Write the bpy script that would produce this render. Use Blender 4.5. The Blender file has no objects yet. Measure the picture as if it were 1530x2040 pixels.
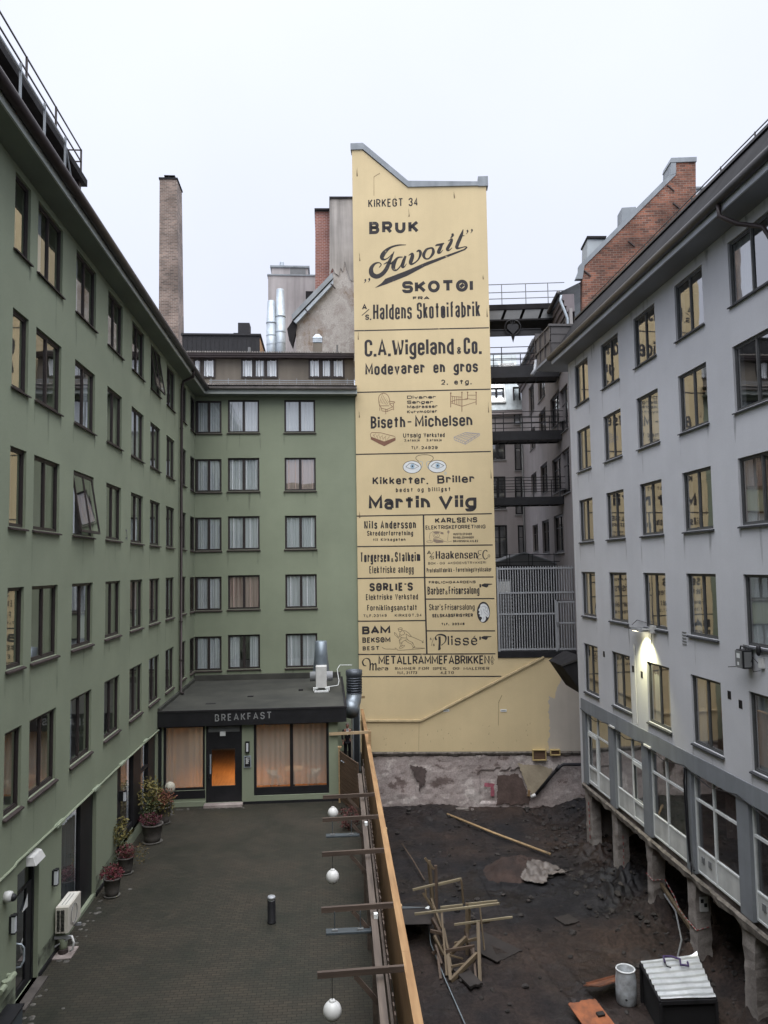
import bpy, bmesh, math, random
from mathutils import Vector, Matrix, noise
import numpy as np
random.seed(7)
R = math.radians
C = bpy.context.scene.collection
S = bpy.context.scene

# ------------------------------------------------------------------ camera
F_PX, CX, CY = 1532.0, 765.0, 1020.0
CAM_Z = 9.2
_n = np.array([.0152, 1, -109 / F_PX]); _n /= np.linalg.norm(_n)
_y = np.array([650 - CX, 109 - .0152 * (650 - CX), F_PX]); _y -= _n * _y.dot(_n); _y /= np.linalg.norm(_y)
_M = np.stack([np.cross(_y, -_n), _y, -_n])
cam = bpy.data.objects.new('camera', bpy.data.cameras.new('camera')); C.objects.link(cam)
cam.data.sensor_fit = 'VERTICAL'; cam.data.sensor_height = 36.0
cam.data.lens = F_PX / 2040 * 36; cam.data.clip_start = .05; cam.data.clip_end = 2000
cam.matrix_world = Matrix(((_M[0, 0], -_M[0, 1], -_M[0, 2], 0), (_M[1, 0], -_M[1, 1], -_M[1, 2], 0),
                           (_M[2, 0], -_M[2, 1], -_M[2, 2], CAM_Z), (0, 0, 0, 1)))
S.camera = cam
# ------------------------------------------------------------------ sky: bright even overcast, brightest overhead
SUN_EL, SUN_AZ = R(58), R(176)          # azimuth the light comes from, clockwise from +Y
W = bpy.data.worlds.new('World'); S.world = W; W.use_nodes = True
wn, wl = W.node_tree.nodes, W.node_tree.links
for q in list(wn): wn.remove(q)
sky = wn.new('ShaderNodeTexSky'); sky.sky_type = 'NISHITA'; sky.sun_disc = False
sky.sun_elevation = SUN_EL; sky.sun_rotation = SUN_AZ; sky.dust_density = 6; sky.air_density = 1.2
tc = wn.new('ShaderNodeTexCoord'); sx = wn.new('ShaderNodeSeparateXYZ'); wl.new(tc.outputs['Generated'], sx.inputs[0])
rp = wn.new('ShaderNodeValToRGB'); wl.new(sx.outputs['Z'], rp.inputs[0])
rp.color_ramp.elements[0].position = 0; rp.color_ramp.elements[0].color = (.445, .47, .545, 1)
rp.color_ramp.elements[1].position = 1; rp.color_ramp.elements[1].color = (2.9, 3.0, 3.2, 1)
e = rp.color_ramp.elements.new(.35); e.color = (.45, .475, .56, 1)
e = rp.color_ramp.elements.new(.68); e.color = (.52, .545, .62, 1)
sc = wn.new('ShaderNodeVectorMath'); sc.operation = 'SCALE'; sc.inputs['Scale'].default_value = 10
wl.new(rp.outputs[0], sc.inputs[0])
cl = wn.new('ShaderNodeTexNoise'); cl.inputs['Scale'].default_value = 2.2; cl.inputs['Detail'].default_value = 5; wl.new(tc.outputs['Generated'], cl.inputs['Vector'])   # faint cloud structure
cr = wn.new('ShaderNodeMapRange'); cr.inputs[1].default_value = .3; cr.inputs[2].default_value = .7; cr.inputs[3].default_value = 9.6; cr.inputs[4].default_value = 10.3
wl.new(cl.outputs['Fac'], cr.inputs[0]); wl.new(cr.outputs[0], sc.inputs['Scale'])
mx = wn.new('ShaderNodeMix'); mx.data_type = 'RGBA'; mx.inputs[0].default_value = .96
wl.new(sky.outputs[0], mx.inputs[6]); wl.new(sc.outputs[0], mx.inputs[7])
bg = wn.new('ShaderNodeBackground'); bg.inputs['Strength'].default_value = .1
wl.new(mx.outputs[2], bg.inputs['Color'])
wo = wn.new('ShaderNodeOutputWorld'); wl.new(bg.outputs[0], wo.inputs[0])
sl = bpy.data.lights.new('sun', 'SUN'); sl.energy = 1.2; sl.angle = R(60); sl.color = (1, .97, .93)
so = bpy.data.objects.new('sun', sl); C.objects.link(so)
_d = Vector((math.sin(SUN_AZ) * math.cos(SUN_EL), math.cos(SUN_AZ) * math.cos(SUN_EL), math.sin(SUN_EL)))
so.rotation_euler = _d.to_track_quat('Z', 'Y').to_euler(); so.location = _d * 80
S.view_settings.view_transform = 'Standard'; S.view_settings.look = 'None'
S.view_settings.exposure = .95; S.view_settings.gamma = 1
S.render.engine = 'CYCLES'; S.cycles.use_denoising = True; S.cycles.max_bounces = 8
S.cycles.transparent_max_bounces = 16; S.cycles.caustics_reflective = False; S.cycles.caustics_refractive = False
S.cycles.sample_clamp_indirect = 6

# ------------------------------------------------------------------ measuring: pixel of the photo -> point on a real plane
def ray(x, y): return _M @ np.array([x - CX, y - CY, F_PX])
def onX(x, y, X): d = ray(x, y); t = X / d[0]; return Vector((X, d[1] * t, CAM_Z + d[2] * t))
def onY(x, y, Y): d = ray(x, y); t = Y / d[1]; return Vector((d[0] * t, Y, CAM_Z + d[2] * t))
def onZ(x, y, Z): d = ray(x, y); t = (Z - CAM_Z) / d[2]; return Vector((d[0] * t, d[1] * t, Z))
TH = R(7); P0 = Vector((1.6, 39.3, 0))     # the sign wall stands 7 degrees askew
MW = Matrix.Translation(P0) @ Matrix.Rotation(-TH, 4, 'Z')
MWI = MW.inverted()
def onW(x, y, v=0.0):                      # -> (u, z) on the plane v of the askew frame
    d = Vector(ray(x, y)); nv = Vector((math.sin(TH), math.cos(TH), 0)); o = Vector((0, 0, CAM_Z))
    t = ((P0 + nv * v) - o).dot(nv) / d.dot(nv); q = MWI @ (o + d * t); return q.x, q.z

# ------------------------------------------------------------------ materials
def nt(m): return m.node_tree.nodes, m.node_tree.links
def mat(name, col, rough=.8, var=.12, scale=1.5, bump=.0, bscale=40, metal=0., streak=0., spec=.4, dark=None, fine=0.):
    m = bpy.data.materials.new(name); m.use_nodes = True; n, l = nt(m); b = n['Principled BSDF']
    b.inputs['Roughness'].default_value = rough; b.inputs['Metallic'].default_value = metal
    b.inputs['Specular IOR Level'].default_value = spec
    t = n.new('ShaderNodeTexCoord')
    ns = n.new('ShaderNodeTexNoise'); ns.inputs['Scale'].default_value = scale; ns.inputs['Detail'].default_value = 7
    ns.inputs['Roughness'].default_value = .62; l.new(t.outputs['Object'], ns.inputs['Vector'])
    r = n.new('ShaderNodeValToRGB'); l.new(ns.outputs['Fac'], r.inputs[0])
    c = Vector(col); lo = c * (1 - var * 1.6) if dark is None else Vector(dark); hi = c * (1 + var)
    r.color_ramp.elements[0].position = .3; r.color_ramp.elements[0].color = (*lo, 1)
    r.color_ramp.elements[1].position = .7; r.color_ramp.elements[1].color = (*hi, 1)
    out = r.outputs[0]
    def mult(vec_scale, amt, lo_=.35, hi_=.65, det=5):
        nonlocal out
        mp = n.new('ShaderNodeMapping'); mp.inputs['Scale'].default_value = vec_scale; l.new(t.outputs['Object'], mp.inputs[0])
        q = n.new('ShaderNodeTexNoise'); q.inputs['Scale'].default_value = 1; q.inputs['Detail'].default_value = det
        l.new(mp.outputs[0], q.inputs['Vector'])
        k = n.new('ShaderNodeMapRange'); k.inputs[1].default_value = lo_; k.inputs[2].default_value = hi_
        k.inputs[3].default_value = 1 - amt; k.inputs[4].default_value = 1 + amt * .4; l.new(q.outputs['Fac'], k.inputs[0])
        x = n.new('ShaderNodeMix'); x.data_type = 'RGBA'; x.blend_type = 'MULTIPLY'; x.inputs[0].default_value = 1
        l.new(out, x.inputs[6]); l.new(k.outputs[0], x.inputs[7]); out = x.outputs[2]
    if streak: mult((2.6, 2.6, .16), streak)
    if fine: mult((22, 22, 22), fine, .3, .7)
    l.new(out, b.inputs['Base Color'])
    if bump:
        q = n.new('ShaderNodeTexNoise'); q.inputs['Scale'].default_value = bscale; q.inputs['Detail'].default_value = 6
        l.new(t.outputs['Object'], q.inputs['Vector'])
        bp = n.new('ShaderNodeBump'); bp.inputs['Strength'].default_value = bump; bp.inputs['Distance'].default_value = .03
        l.new(q.outputs['Fac'], bp.inputs['Height']); l.new(bp.outputs[0], b.inputs['Normal'])
    return m
def brick(name, c1, c2, mortar, bw=.24, bh=.078, stain=.35, bump=.5, plaster=None):
    m = bpy.data.materials.new(name); m.use_nodes = True; n, l = nt(m); b = n['Principled BSDF']
    b.inputs['Roughness'].default_value = .9
    t = n.new('ShaderNodeTexCoord'); s = n.new('ShaderNodeSeparateXYZ'); l.new(t.outputs['Object'], s.inputs[0])
    a = n.new('ShaderNodeMath'); l.new(s.outputs[0], a.inputs[0]); l.new(s.outputs[1], a.inputs[1])
    v = n.new('ShaderNodeCombineXYZ'); l.new(a.outputs[0], v.inputs[0]); l.new(s.outputs[2], v.inputs[1])
    k = n.new('ShaderNodeTexBrick'); k.inputs['Scale'].default_value = 1; k.inputs['Brick Width'].default_value = bw
    k.inputs['Row Height'].default_value = bh; k.inputs['Mortar Size'].default_value = .011; k.inputs['Bias'].default_value = -.1
    k.inputs['Color1'].default_value = (*c1, 1); k.inputs['Color2'].default_value = (*c2, 1); k.inputs['Mortar'].default_value = (*mortar, 1)
    l.new(v.outputs[0], k.inputs['Vector'])
    q = n.new('ShaderNodeTexNoise'); q.inputs['Scale'].default_value = .55; q.inputs['Detail'].default_value = 8
    l.new(t.outputs['Object'], q.inputs['Vector'])
    r = n.new('ShaderNodeMapRange'); r.inputs[1].default_value = .35; r.inputs[2].default_value = .65
    r.inputs[3].default_value = 1 - stain; r.inputs[4].default_value = 1.12; l.new(q.outputs['Fac'], r.inputs[0])
    x = n.new('ShaderNodeMix'); x.data_type = 'RGBA'; x.blend_type = 'MULTIPLY'; x.inputs[0].default_value = 1
    l.new(k.outputs['Color'], x.inputs[6]); l.new(r.outputs[0], x.inputs[7]); out = x.outputs[2]
    if plaster:
        q2 = n.new('ShaderNodeTexNoise'); q2.inputs['Scale'].default_value = .45; q2.inputs['Detail'].default_value = 9
        q2.inputs['Roughness'].default_value = .7
        l.new(t.outputs['Object'], q2.inputs['Vector'])
        r2 = n.new('ShaderNodeMapRange'); r2.inputs[1].default_value = plaster[1]; r2.inputs[2].default_value = plaster[1] + .07
        l.new(q2.outputs['Fac'], r2.inputs[0])
        x2 = n.new('ShaderNodeMix'); x2.data_type = 'RGBA'; l.new(r2.outputs[0], x2.inputs[0]); l.new(out, x2.inputs[6])
        x2.inputs[7].default_value = (*plaster[0], 1); out = x2.outputs[2]
    l.new(out, b.inputs['Base Color'])
    bp = n.new('ShaderNodeBump'); bp.inputs['Strength'].default_value = bump; bp.inputs['Distance'].default_value = .02; bp.invert = True
    l.new(k.outputs['Fac'], bp.inputs['Height']); l.new(bp.outputs[0], b.inputs['Normal'])
    return m
def glass(name, tint=(.8, .85, .85), ior=2.1, wave=.0):
    m = bpy.data.materials.new(name); m.use_nodes = True; n, l = nt(m); n.remove(n['Principled BSDF'])
    o = n['Material Output']; t = n.new('ShaderNodeBsdfTransparent'); t.inputs[0].default_value = (*tint, 1)
    g = n.new('ShaderNodeBsdfGlossy'); g.inputs['Roughness'].default_value = .015
    lw = n.new('ShaderNodeLayerWeight'); lw.inputs['Blend'].default_value = .5      # Schlick, the same from both sides
    pw_ = n.new('ShaderNodeMath'); pw_.operation = 'POWER'; pw_.inputs[1].default_value = 2.7; l.new(lw.outputs['Facing'], pw_.inputs[0])
    f = n.new('ShaderNodeMapRange'); f0 = ((ior - 1) / (ior + 1)) ** 2; f.inputs[3].default_value = f0; f.inputs[4].default_value = 1; l.new(pw_.outputs[0], f.inputs[0])
    x = n.new('ShaderNodeMixShader'); l.new(f.outputs[0], x.inputs[0]); l.new(t.outputs[0], x.inputs[1]); l.new(g.outputs[0], x.inputs[2])
    tc_ = n.new('ShaderNodeTexCoord'); q = n.new('ShaderNodeTexNoise'); q.inputs['Scale'].default_value = 1.3
    l.new(tc_.outputs['Object'], q.inputs['Vector'])
    bp = n.new('ShaderNodeBump'); bp.inputs['Strength'].default_value = wave; bp.inputs['Distance'].default_value = .02
    l.new(q.outputs['Fac'], bp.inputs['Height']); l.new(bp.outputs[0], g.inputs['Normal'])
    l.new(x.outputs[0], o.inputs[0]); return m
def cloth(name, col, trans=.4):
    m = bpy.data.materials.new(name); m.use_nodes = True; n, l = nt(m); n.remove(n['Principled BSDF'])
    d = n.new('ShaderNodeBsdfDiffuse'); d.inputs[0].default_value = (*col, 1)
    t = n.new('ShaderNodeBsdfTranslucent'); t.inputs[0].default_value = (*col, 1)
    x = n.new('ShaderNodeMixShader'); x.inputs[0].default_value = trans
    l.new(d.outputs[0], x.inputs[1]); l.new(t.outputs[0], x.inputs[2])
    l.new(x.outputs[0], n['Material Output'].inputs[0]); return m
def sheer(name, col, see=.45):
    m = cloth(name, col, .5); n, l = nt(m); x0 = n['Material Output'].inputs[0].links[0].from_node
    t = n.new('ShaderNodeBsdfTransparent'); x = n.new('ShaderNodeMixShader'); x.inputs[0].default_value = see
    l.new(x0.outputs[0], x.inputs[1]); l.new(t.outputs[0], x.inputs[2]); l.new(x.outputs[0], n['Material Output'].inputs[0]); return m
def glow(name, col, st):
    m = bpy.data.materials.new(name); m.use_nodes = True; b = m.node_tree.nodes['Principled BSDF']
    b.inputs['Base Color'].default_value = (*col, 1); b.inputs['Emission Color'].default_value = (*col, 1)
    b.inputs['Emission Strength'].default_value = st; return m
def paving(name):
    m = bpy.data.materials.new(name); m.use_nodes = True; n, l = nt(m); b = n['Principled BSDF']
    t = n.new('ShaderNodeTexCoord')
    k = n.new('ShaderNodeTexBrick'); k.inputs['Scale'].default_value = 1; k.inputs['Brick Width'].default_value = .2
    k.inputs['Row Height'].default_value = .1; k.inputs['Mortar Size'].default_value = .008; k.inputs['Bias'].default_value = -.2
    k.inputs['Color1'].default_value = (.030, .0285, .0235, 1); k.inputs['Color2'].default_value = (.042, .0385, .031, 1)
    k.inputs['Mortar'].default_value = (.014, .0145, .012, 1)
    l.new(t.outputs['Object'], k.inputs['Vector'])
    q = n.new('ShaderNodeTexNoise'); q.inputs['Scale'].default_value = .55; q.inputs['Detail'].default_value = 8; q.inputs['Roughness'].default_value = .65
    l.new(t.outputs['Object'], q.inputs['Vector'])
    r = n.new('ShaderNodeValToRGB'); l.new(q.outputs['Fac'], r.inputs[0])
    r.color_ramp.elements[0].position = .33; r.color_ramp.elements[0].color = (.55, .62, .52, 1)
    r.color_ramp.elements[1].position = .66; r.color_ramp.elements[1].color = (1.25, 1.12, 1.02, 1)
    x = n.new('ShaderNodeMix'); x.data_type = 'RGBA'; x.blend_type = 'MULTIPLY'; x.inputs[0].default_value = 1
    l.new(k.outputs['Color'], x.inputs[6]); l.new(r.outputs[0], x.inputs[7])
    vo = n.new('ShaderNodeTexNoise'); vo.inputs['Scale'].default_value = 2.1; vo.inputs['Detail'].default_value = 2
    l.new(t.outputs['Object'], vo.inputs['Vector'])
    l.new(x.outputs[2], b.inputs['Base Color'])
    rr = n.new('ShaderNodeMapRange'); rr.inputs[1].default_value = .35; rr.inputs[2].default_value = .65
    rr.inputs[3].default_value = .62; rr.inputs[4].default_value = .92; b.inputs['Specular IOR Level'].default_value = .3; l.new(q.outputs['Fac'], rr.inputs[0]); l.new(rr.outputs[0], b.inputs['Roughness'])
    bp = n.new('ShaderNodeBump'); bp.inputs['Strength'].default_value = .5; bp.inputs['Distance'].default_value = .012; bp.invert = True
    l.new(k.outputs['Fac'], bp.inputs['Height'])
    bp2 = n.new('ShaderNodeBump'); bp2.inputs['Strength'].default_value = .25; bp2.inputs['Distance'].default_value = .03
    l.new(vo.outputs['Fac'], bp2.inputs['Height']); l.new(bp.outputs[0], bp2.inputs['Normal']); l.new(bp2.outputs[0], b.inputs['Normal'])
    return m
def wood(name, c1, c2, axis=2, rough=.75):
    m = bpy.data.materials.new(name); m.use_nodes = True; n, l = nt(m); b = n['Principled BSDF']; b.inputs['Roughness'].default_value = rough
    t = n.new('ShaderNodeTexCoord'); mp = n.new('ShaderNodeMapping'); s = [14, 14, 14]; s[axis] = .9
    mp.inputs['Scale'].default_value = s; l.new(t.outputs['Object'], mp.inputs[0])
    q = n.new('ShaderNodeTexNoise'); q.inputs['Scale'].default_value = 1; q.inputs['Detail'].default_value = 6; l.new(mp.outputs[0], q.inputs['Vector'])
    r = n.new('ShaderNodeValToRGB'); r.color_ramp.elements[0].position = .3; r.color_ramp.elements[0].color = (*c1, 1)
    r.color_ramp.elements[1].position = .7; r.color_ramp.elements[1].color = (*c2, 1); l.new(q.outputs['Fac'], r.inputs[0])
    q2 = n.new('ShaderNodeTexNoise'); q2.inputs['Scale'].default_value = .8; q2.inputs['Detail'].default_value = 4; l.new(t.outputs['Object'], q2.inputs['Vector'])
    k = n.new('ShaderNodeMapRange'); k.inputs[1].default_value = .3; k.inputs[2].default_value = .7; k.inputs[3].default_value = .75; k.inputs[4].default_value = 1.15
    l.new(q2.outputs['Fac'], k.inputs[0])
    x = n.new('ShaderNodeMix'); x.data_type = 'RGBA'; x.blend_type = 'MULTIPLY'; x.inputs[0].default_value = 1
    l.new(r.outputs[0], x.inputs[6]); l.new(k.outputs[0], x.inputs[7]); l.new(x.outputs[2], b.inputs['Base Color'])
    return m

def layers(name, stops, scale, bump=.5, detail=11, rough=.92, fine=14, squash=(1, 1, 1)):
    """peeling coats: a noise cut into ragged-edged layers; stops = (position, colour)"""
    m = bpy.data.materials.new(name); m.use_nodes = True; n, l = nt(m); b = n['Principled BSDF']; b.inputs['Roughness'].default_value = rough
    t = n.new('ShaderNodeTexCoord'); mp = n.new('ShaderNodeMapping'); mp.inputs['Scale'].default_value = squash; l.new(t.outputs['Object'], mp.inputs[0])
    q = n.new('ShaderNodeTexNoise'); q.inputs['Scale'].default_value = scale; q.inputs['Detail'].default_value = detail; q.inputs['Roughness'].default_value = .66; l.new(mp.outputs[0], q.inputs['Vector'])
    r = n.new('ShaderNodeValToRGB'); l.new(q.outputs['Fac'], r.inputs[0]); el = r.color_ramp.elements
    for k, (p, c) in enumerate(stops):
        e_ = el[k] if k < 2 else el.new(p)
        e_.position = p; e_.color = (*c, 1)
    f = n.new('ShaderNodeTexNoise'); f.inputs['Scale'].default_value = fine; f.inputs['Detail'].default_value = 7; l.new(t.outputs['Object'], f.inputs['Vector'])
    k = n.new('ShaderNodeMapRange'); k.inputs[1].default_value = .3; k.inputs[2].default_value = .7; k.inputs[3].default_value = .78; k.inputs[4].default_value = 1.16; l.new(f.outputs['Fac'], k.inputs[0])
    x = n.new('ShaderNodeMix'); x.data_type = 'RGBA'; x.blend_type = 'MULTIPLY'; x.inputs[0].default_value = 1; l.new(r.outputs[0], x.inputs[6]); l.new(k.outputs[0], x.inputs[7]); l.new(x.outputs[2], b.inputs['Base Color'])
    bp = n.new('ShaderNodeBump'); bp.inputs['Strength'].default_value = bump; bp.inputs['Distance'].default_value = .04; l.new(q.outputs['Fac'], bp.inputs['Height']); l.new(bp.outputs[0], b.inputs['Normal'])
    return m
def worn(name, ink, wall):
    m = layers(name, [(.30, tuple(c * .85 for c in ink)), (.55, ink), (.63, tuple(c * 1.5 for c in ink)), (.66, tuple(a * .62 + b * .38 for a, b in zip(ink, wall))), (.72, tuple(a * .4 + b * .6 for a, b in zip(ink, wall)))], 2.6, .1, 12, .8, 30); return m
def veil(name, col, amt, scale=3., squash=(1, 1, .35)):
    """thin dirt over paint: partly see-through, broken up by noise"""
    m = bpy.data.materials.new(name); m.use_nodes = True; n, l = nt(m); b = n['Principled BSDF']; b.inputs['Base Color'].default_value = (*col, 1); b.inputs['Roughness'].default_value = .95
    t = n.new('ShaderNodeTexCoord'); mp = n.new('ShaderNodeMapping'); mp.inputs['Scale'].default_value = squash; l.new(t.outputs['Object'], mp.inputs[0])
    q = n.new('ShaderNodeTexNoise'); q.inputs['Scale'].default_value = scale; q.inputs['Detail'].default_value = 8; l.new(mp.outputs[0], q.inputs['Vector'])
    k = n.new('ShaderNodeMapRange'); k.inputs[1].default_value = .38; k.inputs[2].default_value = .68; k.inputs[3].default_value = 0; k.inputs[4].default_value = amt; l.new(q.outputs['Fac'], k.inputs[0]); l.new(k.outputs[0], b.inputs['Alpha'])
    return m
def soil(name):
    m = bpy.data.materials.new(name); m.use_nodes = True; n, l = nt(m); b = n['Principled BSDF']
    t = n.new('ShaderNodeTexCoord')
    def tex(sc, det=7, ro=.6):
        q = n.new('ShaderNodeTexNoise'); q.inputs['Scale'].default_value = sc; q.inputs['Detail'].default_value = det; q.inputs['Roughness'].default_value = ro
        l.new(t.outputs['Object'], q.inputs['Vector']); return q.outputs['Fac']
    def ramp(src, p0, c0, p1, c1):
        r = n.new('ShaderNodeValToRGB'); l.new(src, r.inputs[0]); r.color_ramp.elements[0].position = p0; r.color_ramp.elements[0].color = (*c0, 1)
        r.color_ramp.elements[1].position = p1; r.color_ramp.elements[1].color = (*c1, 1); return r.outputs[0]
    big = ramp(tex(.13, 5), .42, (.0135, .0135, .0165), .58, (.034, .024, .020))
    mid = ramp(tex(.9, 9, .7), .35, (.45, .45, .47), .7, (1.35, 1.28, 1.2))
    fin = ramp(tex(11, 6), .35, (.6, .6, .6), .68, (1.5, 1.45, 1.4))
    x = n.new('ShaderNodeMix'); x.data_type = 'RGBA'; x.blend_type = 'MULTIPLY'; x.inputs[0].default_value = 1; l.new(big, x.inputs[6]); l.new(mid, x.inputs[7])
    y = n.new('ShaderNodeMix'); y.data_type = 'RGBA'; y.blend_type = 'MULTIPLY'; y.inputs[0].default_value = 1; l.new(x.outputs[2], y.inputs[6]); l.new(fin, y.inputs[7])
    l.new(y.outputs[2], b.inputs['Base Color'])
    wet = n.new('ShaderNodeMapRange'); wet.inputs[1].default_value = .40; wet.inputs[2].default_value = .52; wet.inputs[3].default_value = .28; wet.inputs[4].default_value = .9
    l.new(tex(.33, 5), wet.inputs[0]); l.new(wet.outputs[0], b.inputs['Roughness']); b.inputs['Specular IOR Level'].default_value = .32
    h = tex(5.5, 9, .7); bp = n.new('ShaderNodeBump'); bp.inputs['Strength'].default_value = .9; bp.inputs['Distance'].default_value = .07; l.new(h, bp.inputs['Height']); l.new(bp.outputs[0], b.inputs['Normal'])
    return m
GREEN = mat('green_stucco', (.236, .268, .192), .9, .08, .3, .12, 55, streak=.012, fine=.05)
GREY = mat('grey_stucco', (.525, .53, .56), .9, .065, .3, .12, 55, streak=.015, fine=.04)
GREYD = mat('dark_grey_paint', (.20, .215, .235), .85, .09, .8, .1, 50, streak=.1)
YELL = mat('yellow_plaster', (.63, .51, .305), .9, .06, .3, .1, 45, streak=.02, fine=.04)
BLK = worn('sign_black', (.030, .026, .028), (.62, .495, .285))
DIRTV = veil('drip_dirt', (.05, .048, .042), .30)
DIRTG = veil('foot_grime', (.035, .035, .03), .75, 2.2, (1, 1, 1.6))
BROWNINK = mat('sign_brown', (.20, .10, .065), .8, .1, 3)
GREYINK = mat('sign_greyblue', (.30, .30, .36), .8, .1, 3)
PALE = mat('sign_pale', (.66, .68, .68), .8, .05, 3)
BLUEINK = mat('sign_blue', (.30, .42, .52), .8, .05, 3)
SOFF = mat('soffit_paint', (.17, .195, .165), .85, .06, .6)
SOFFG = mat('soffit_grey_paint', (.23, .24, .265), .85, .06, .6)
FASC = mat('fascia_paint', (.42, .45, .42), .7, .08, 1)
FASCG = mat('fascia_grey_paint', (.46, .48, .52), .7, .08, 1)
GUTT = mat('brown_gutter_metal', (.045, .034, .034), .45, .2, 2, metal=.3)
GUTG = mat('grey_gutter_metal', (.07, .066, .066), .45, .2, 2, metal=.3)
DKMET = mat('dark_roof_metal', (.026, .025, .027), .85, .2, 1.2, streak=.2, spec=.12)
BLACKM = mat('black_metal', (.018, .018, .021), .5, .2, 2, metal=.2)
ZINC = mat('zinc_sheet', (.25, .275, .30), .6, .12, 1.2, metal=.15, streak=.15)
GALV = mat('galvanised_steel', (.40, .45, .50), .5, .12, 3, metal=.35)
STEELG = mat('grey_steel_paint', (.36, .37, .39), .55, .1, 2, metal=.3)
FRAMEB = mat('brown_window_frame', (.032, .025, .025), .5, .15, 4)
FRAMEG = mat('grey_window_frame', (.075, .077, .08), .5, .12, 4)
SILLB = mat('brown_sill_metal', (.05, .039, .037), .75, .15, 3, spec=.2)
SILLG = mat('grey_sill_metal', (.045, .047, .052), .75, .15, 3, spec=.2)
WHITEF = mat('white_window_frame', (.62, .64, .64), .5, .06, 3)
WHITEP = mat('dirty_white_panel', (.50, .51, .50), .6, .12, 1.6, streak=.15)
GLASS = glass('window_glass', (.92, .95, .95), 3.1, .06)
GLASSR = glass('office_glass', (.78, .80, .80), 3.6, .05)
GLASSC = glass('clear_glass', (.9, .92, .92), 1.5)
CURTP = cloth('curtain_rose', (.62, .47, .42), .25)
CURT = cloth('curtain_white', (.86, .90, .94), .25)
CURTW = sheer('sheer_curtain', (.80, .77, .74), .42)
ROOM = mat('room_paint', (.42, .41, .40), .9, .05, 1)
BRICKC = brick('brown_chimney_brick', (.27, .195, .16), (.125, .092, .078), (.36, .33, .295), .34, .125, .45)
BRICKR = brick('red_firewall_brick', (.345, .14, .088), (.12, .056, .043), (.33, .255, .21), .3, .115, .62, .9)
BRICKP = layers('patched_firewall', [(.36, (.225, .165, .125)), (.42, (.26, .205, .165)), (.445, (.33, .295, .275)), (.50, (.37, .345, .33)), (.515, (.46, .44, .425)), (.57, (.40, .375, .36)), (.60, (.35, .32, .305))], .42, .4, squash=(1, 1, .8))
BRICKR2 = brick('red_shaft_brick', (.30, .12, .09), (.22, .09, .075), (.42, .34, .32), .3, .11, .3)
RENDER = mat('pale_render', (.40, .375, .375), .9, .08, .5, .1, 30, streak=.25)
RENDERG = mat('grey_render', (.32, .30, .285), .9, .15, .4, .2, 20, streak=.35)
TAUPE = mat('taupe_stucco', (.17, .15, .125), .9, .12, .4, .1, 40, streak=.12)
MAUVE = mat('mauve_stucco', (.275, .255, .265), .9, .06, .5, .06, 50, streak=.08)
TILE = mat('roof_tile', (.25, .23, .215), .75, .2, 3)
CONC = mat('rough_concrete', (.31, .285, .265), .92, .22, 1.3, .5, 9, dark=(.13, .11, .10), fine=.2)
CONCP = mat('patchy_concrete', (.36, .31, .295), .92, .25, .55, .5, 7, dark=(.115, .09, .08), streak=.2, fine=.15)
CONCD = mat('broken_concrete', (.17, .15, .13), .95, .3, 3.5, .9, 8, dark=(.05, .045, .04))
PEEL = layers('peeling_plaster', [(.33, (.15, .115, .105)), (.41, (.20, .155, .145)), (.425, (.36, .305, .29)), (.50, (.43, .37, .355)), (.515, (.37, .32, .305)), (.565, (.42, .365, .35)), (.58, (.56, .505, .48)), (.68, (.50, .45, .43))], .62, squash=(1, 1, 1.25))
DIRT = soil('wet_earth')
CLAY = mat('reddish_clay', (.042, .026, .021), .85, .35, 1.6, .9, 6, dark=(.022, .016, .015), fine=.3)
PAVE = paving('wet_paving')
ROOFF = mat('roof_felt', (.05, .05, .043), .8, .2, .7, .15, 20, dark=(.026, .027, .024))
TIMB = wood('raw_timber', (.30, .20, .10), (.44, .31, .17), 0)
TIMBY = wood('timber_along', (.24, .13, .055), (.34, .205, .095), 1)
TIMBO = wood('old_timber', (.12, .085, .05), (.24, .18, .11), 0)
BROWNW = wood('brown_stained_wood', (.05, .034, .026), (.095, .066, .05), 0)
BROWNY = wood('brown_wood_along', (.06, .045, .037), (.115, .088, .07), 1)
GATEW = wood('gate_slat_wood', (.085, .05, .03), (.13, .08, .05), 0)
FLOORW = wood('orange_floor_wood', (.30, .12, .035), (.42, .18, .055), 1, .5)
RUST = mat('rusty_steel', (.19, .07, .032), .8, .3, 3, .2, 20, dark=(.05, .03, .025))
CORR = mat('corrugated_sheet', (.62, .64, .65), .4, .12, 3, metal=.7)
PLAST = mat('white_plastic', (.55, .55, .54), .45, .08, 4)
BARR = mat('dirty_barrel_plastic', (.42, .45, .48), .5, .2, 4, dark=(.2, .2, .2))
ACW = mat('beige_unit_paint', (.55, .52, .46), .5, .06, 4)
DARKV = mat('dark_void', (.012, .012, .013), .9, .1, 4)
LAMPW = mat('opal_glass', (.60, .60, .59), .3, .03, 4)
LENS = mat('frosted_lens', (.55, .57, .60), .4, .03, 4)
MIDG = mat('mid_grey', (.16, .165, .17), .6, .1, 3)
LETT = mat('letter_grey', (.24, .245, .25), .5, .05, 4)
POT = mat('grey_terracotta', (.12, .108, .10), .9, .2, 4, dark=(.055, .05, .046))
STONE = mat('pale_stone', (.10, .095, .085), .9, .35, 6, .5, 20)
LEAFR = mat('red_leaf', (.12, .02, .028), .7, .3, 9)
LEAFY = mat('yellow_leaf', (.16, .135, .04), .7, .3, 9)
LEAFG = mat('green_leaf', (.05, .062, .022), .7, .3, 9)
HEATER = mat('heater_panel', (.06, .072, .082), .4, .1, 4)
TARP = mat('pale_tarpaulin', (.15, .13, .118), .5, .25, 3, .5, 6)
SKIN = mat('skin', (.42, .20, .15), .6, .05, 6)
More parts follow.
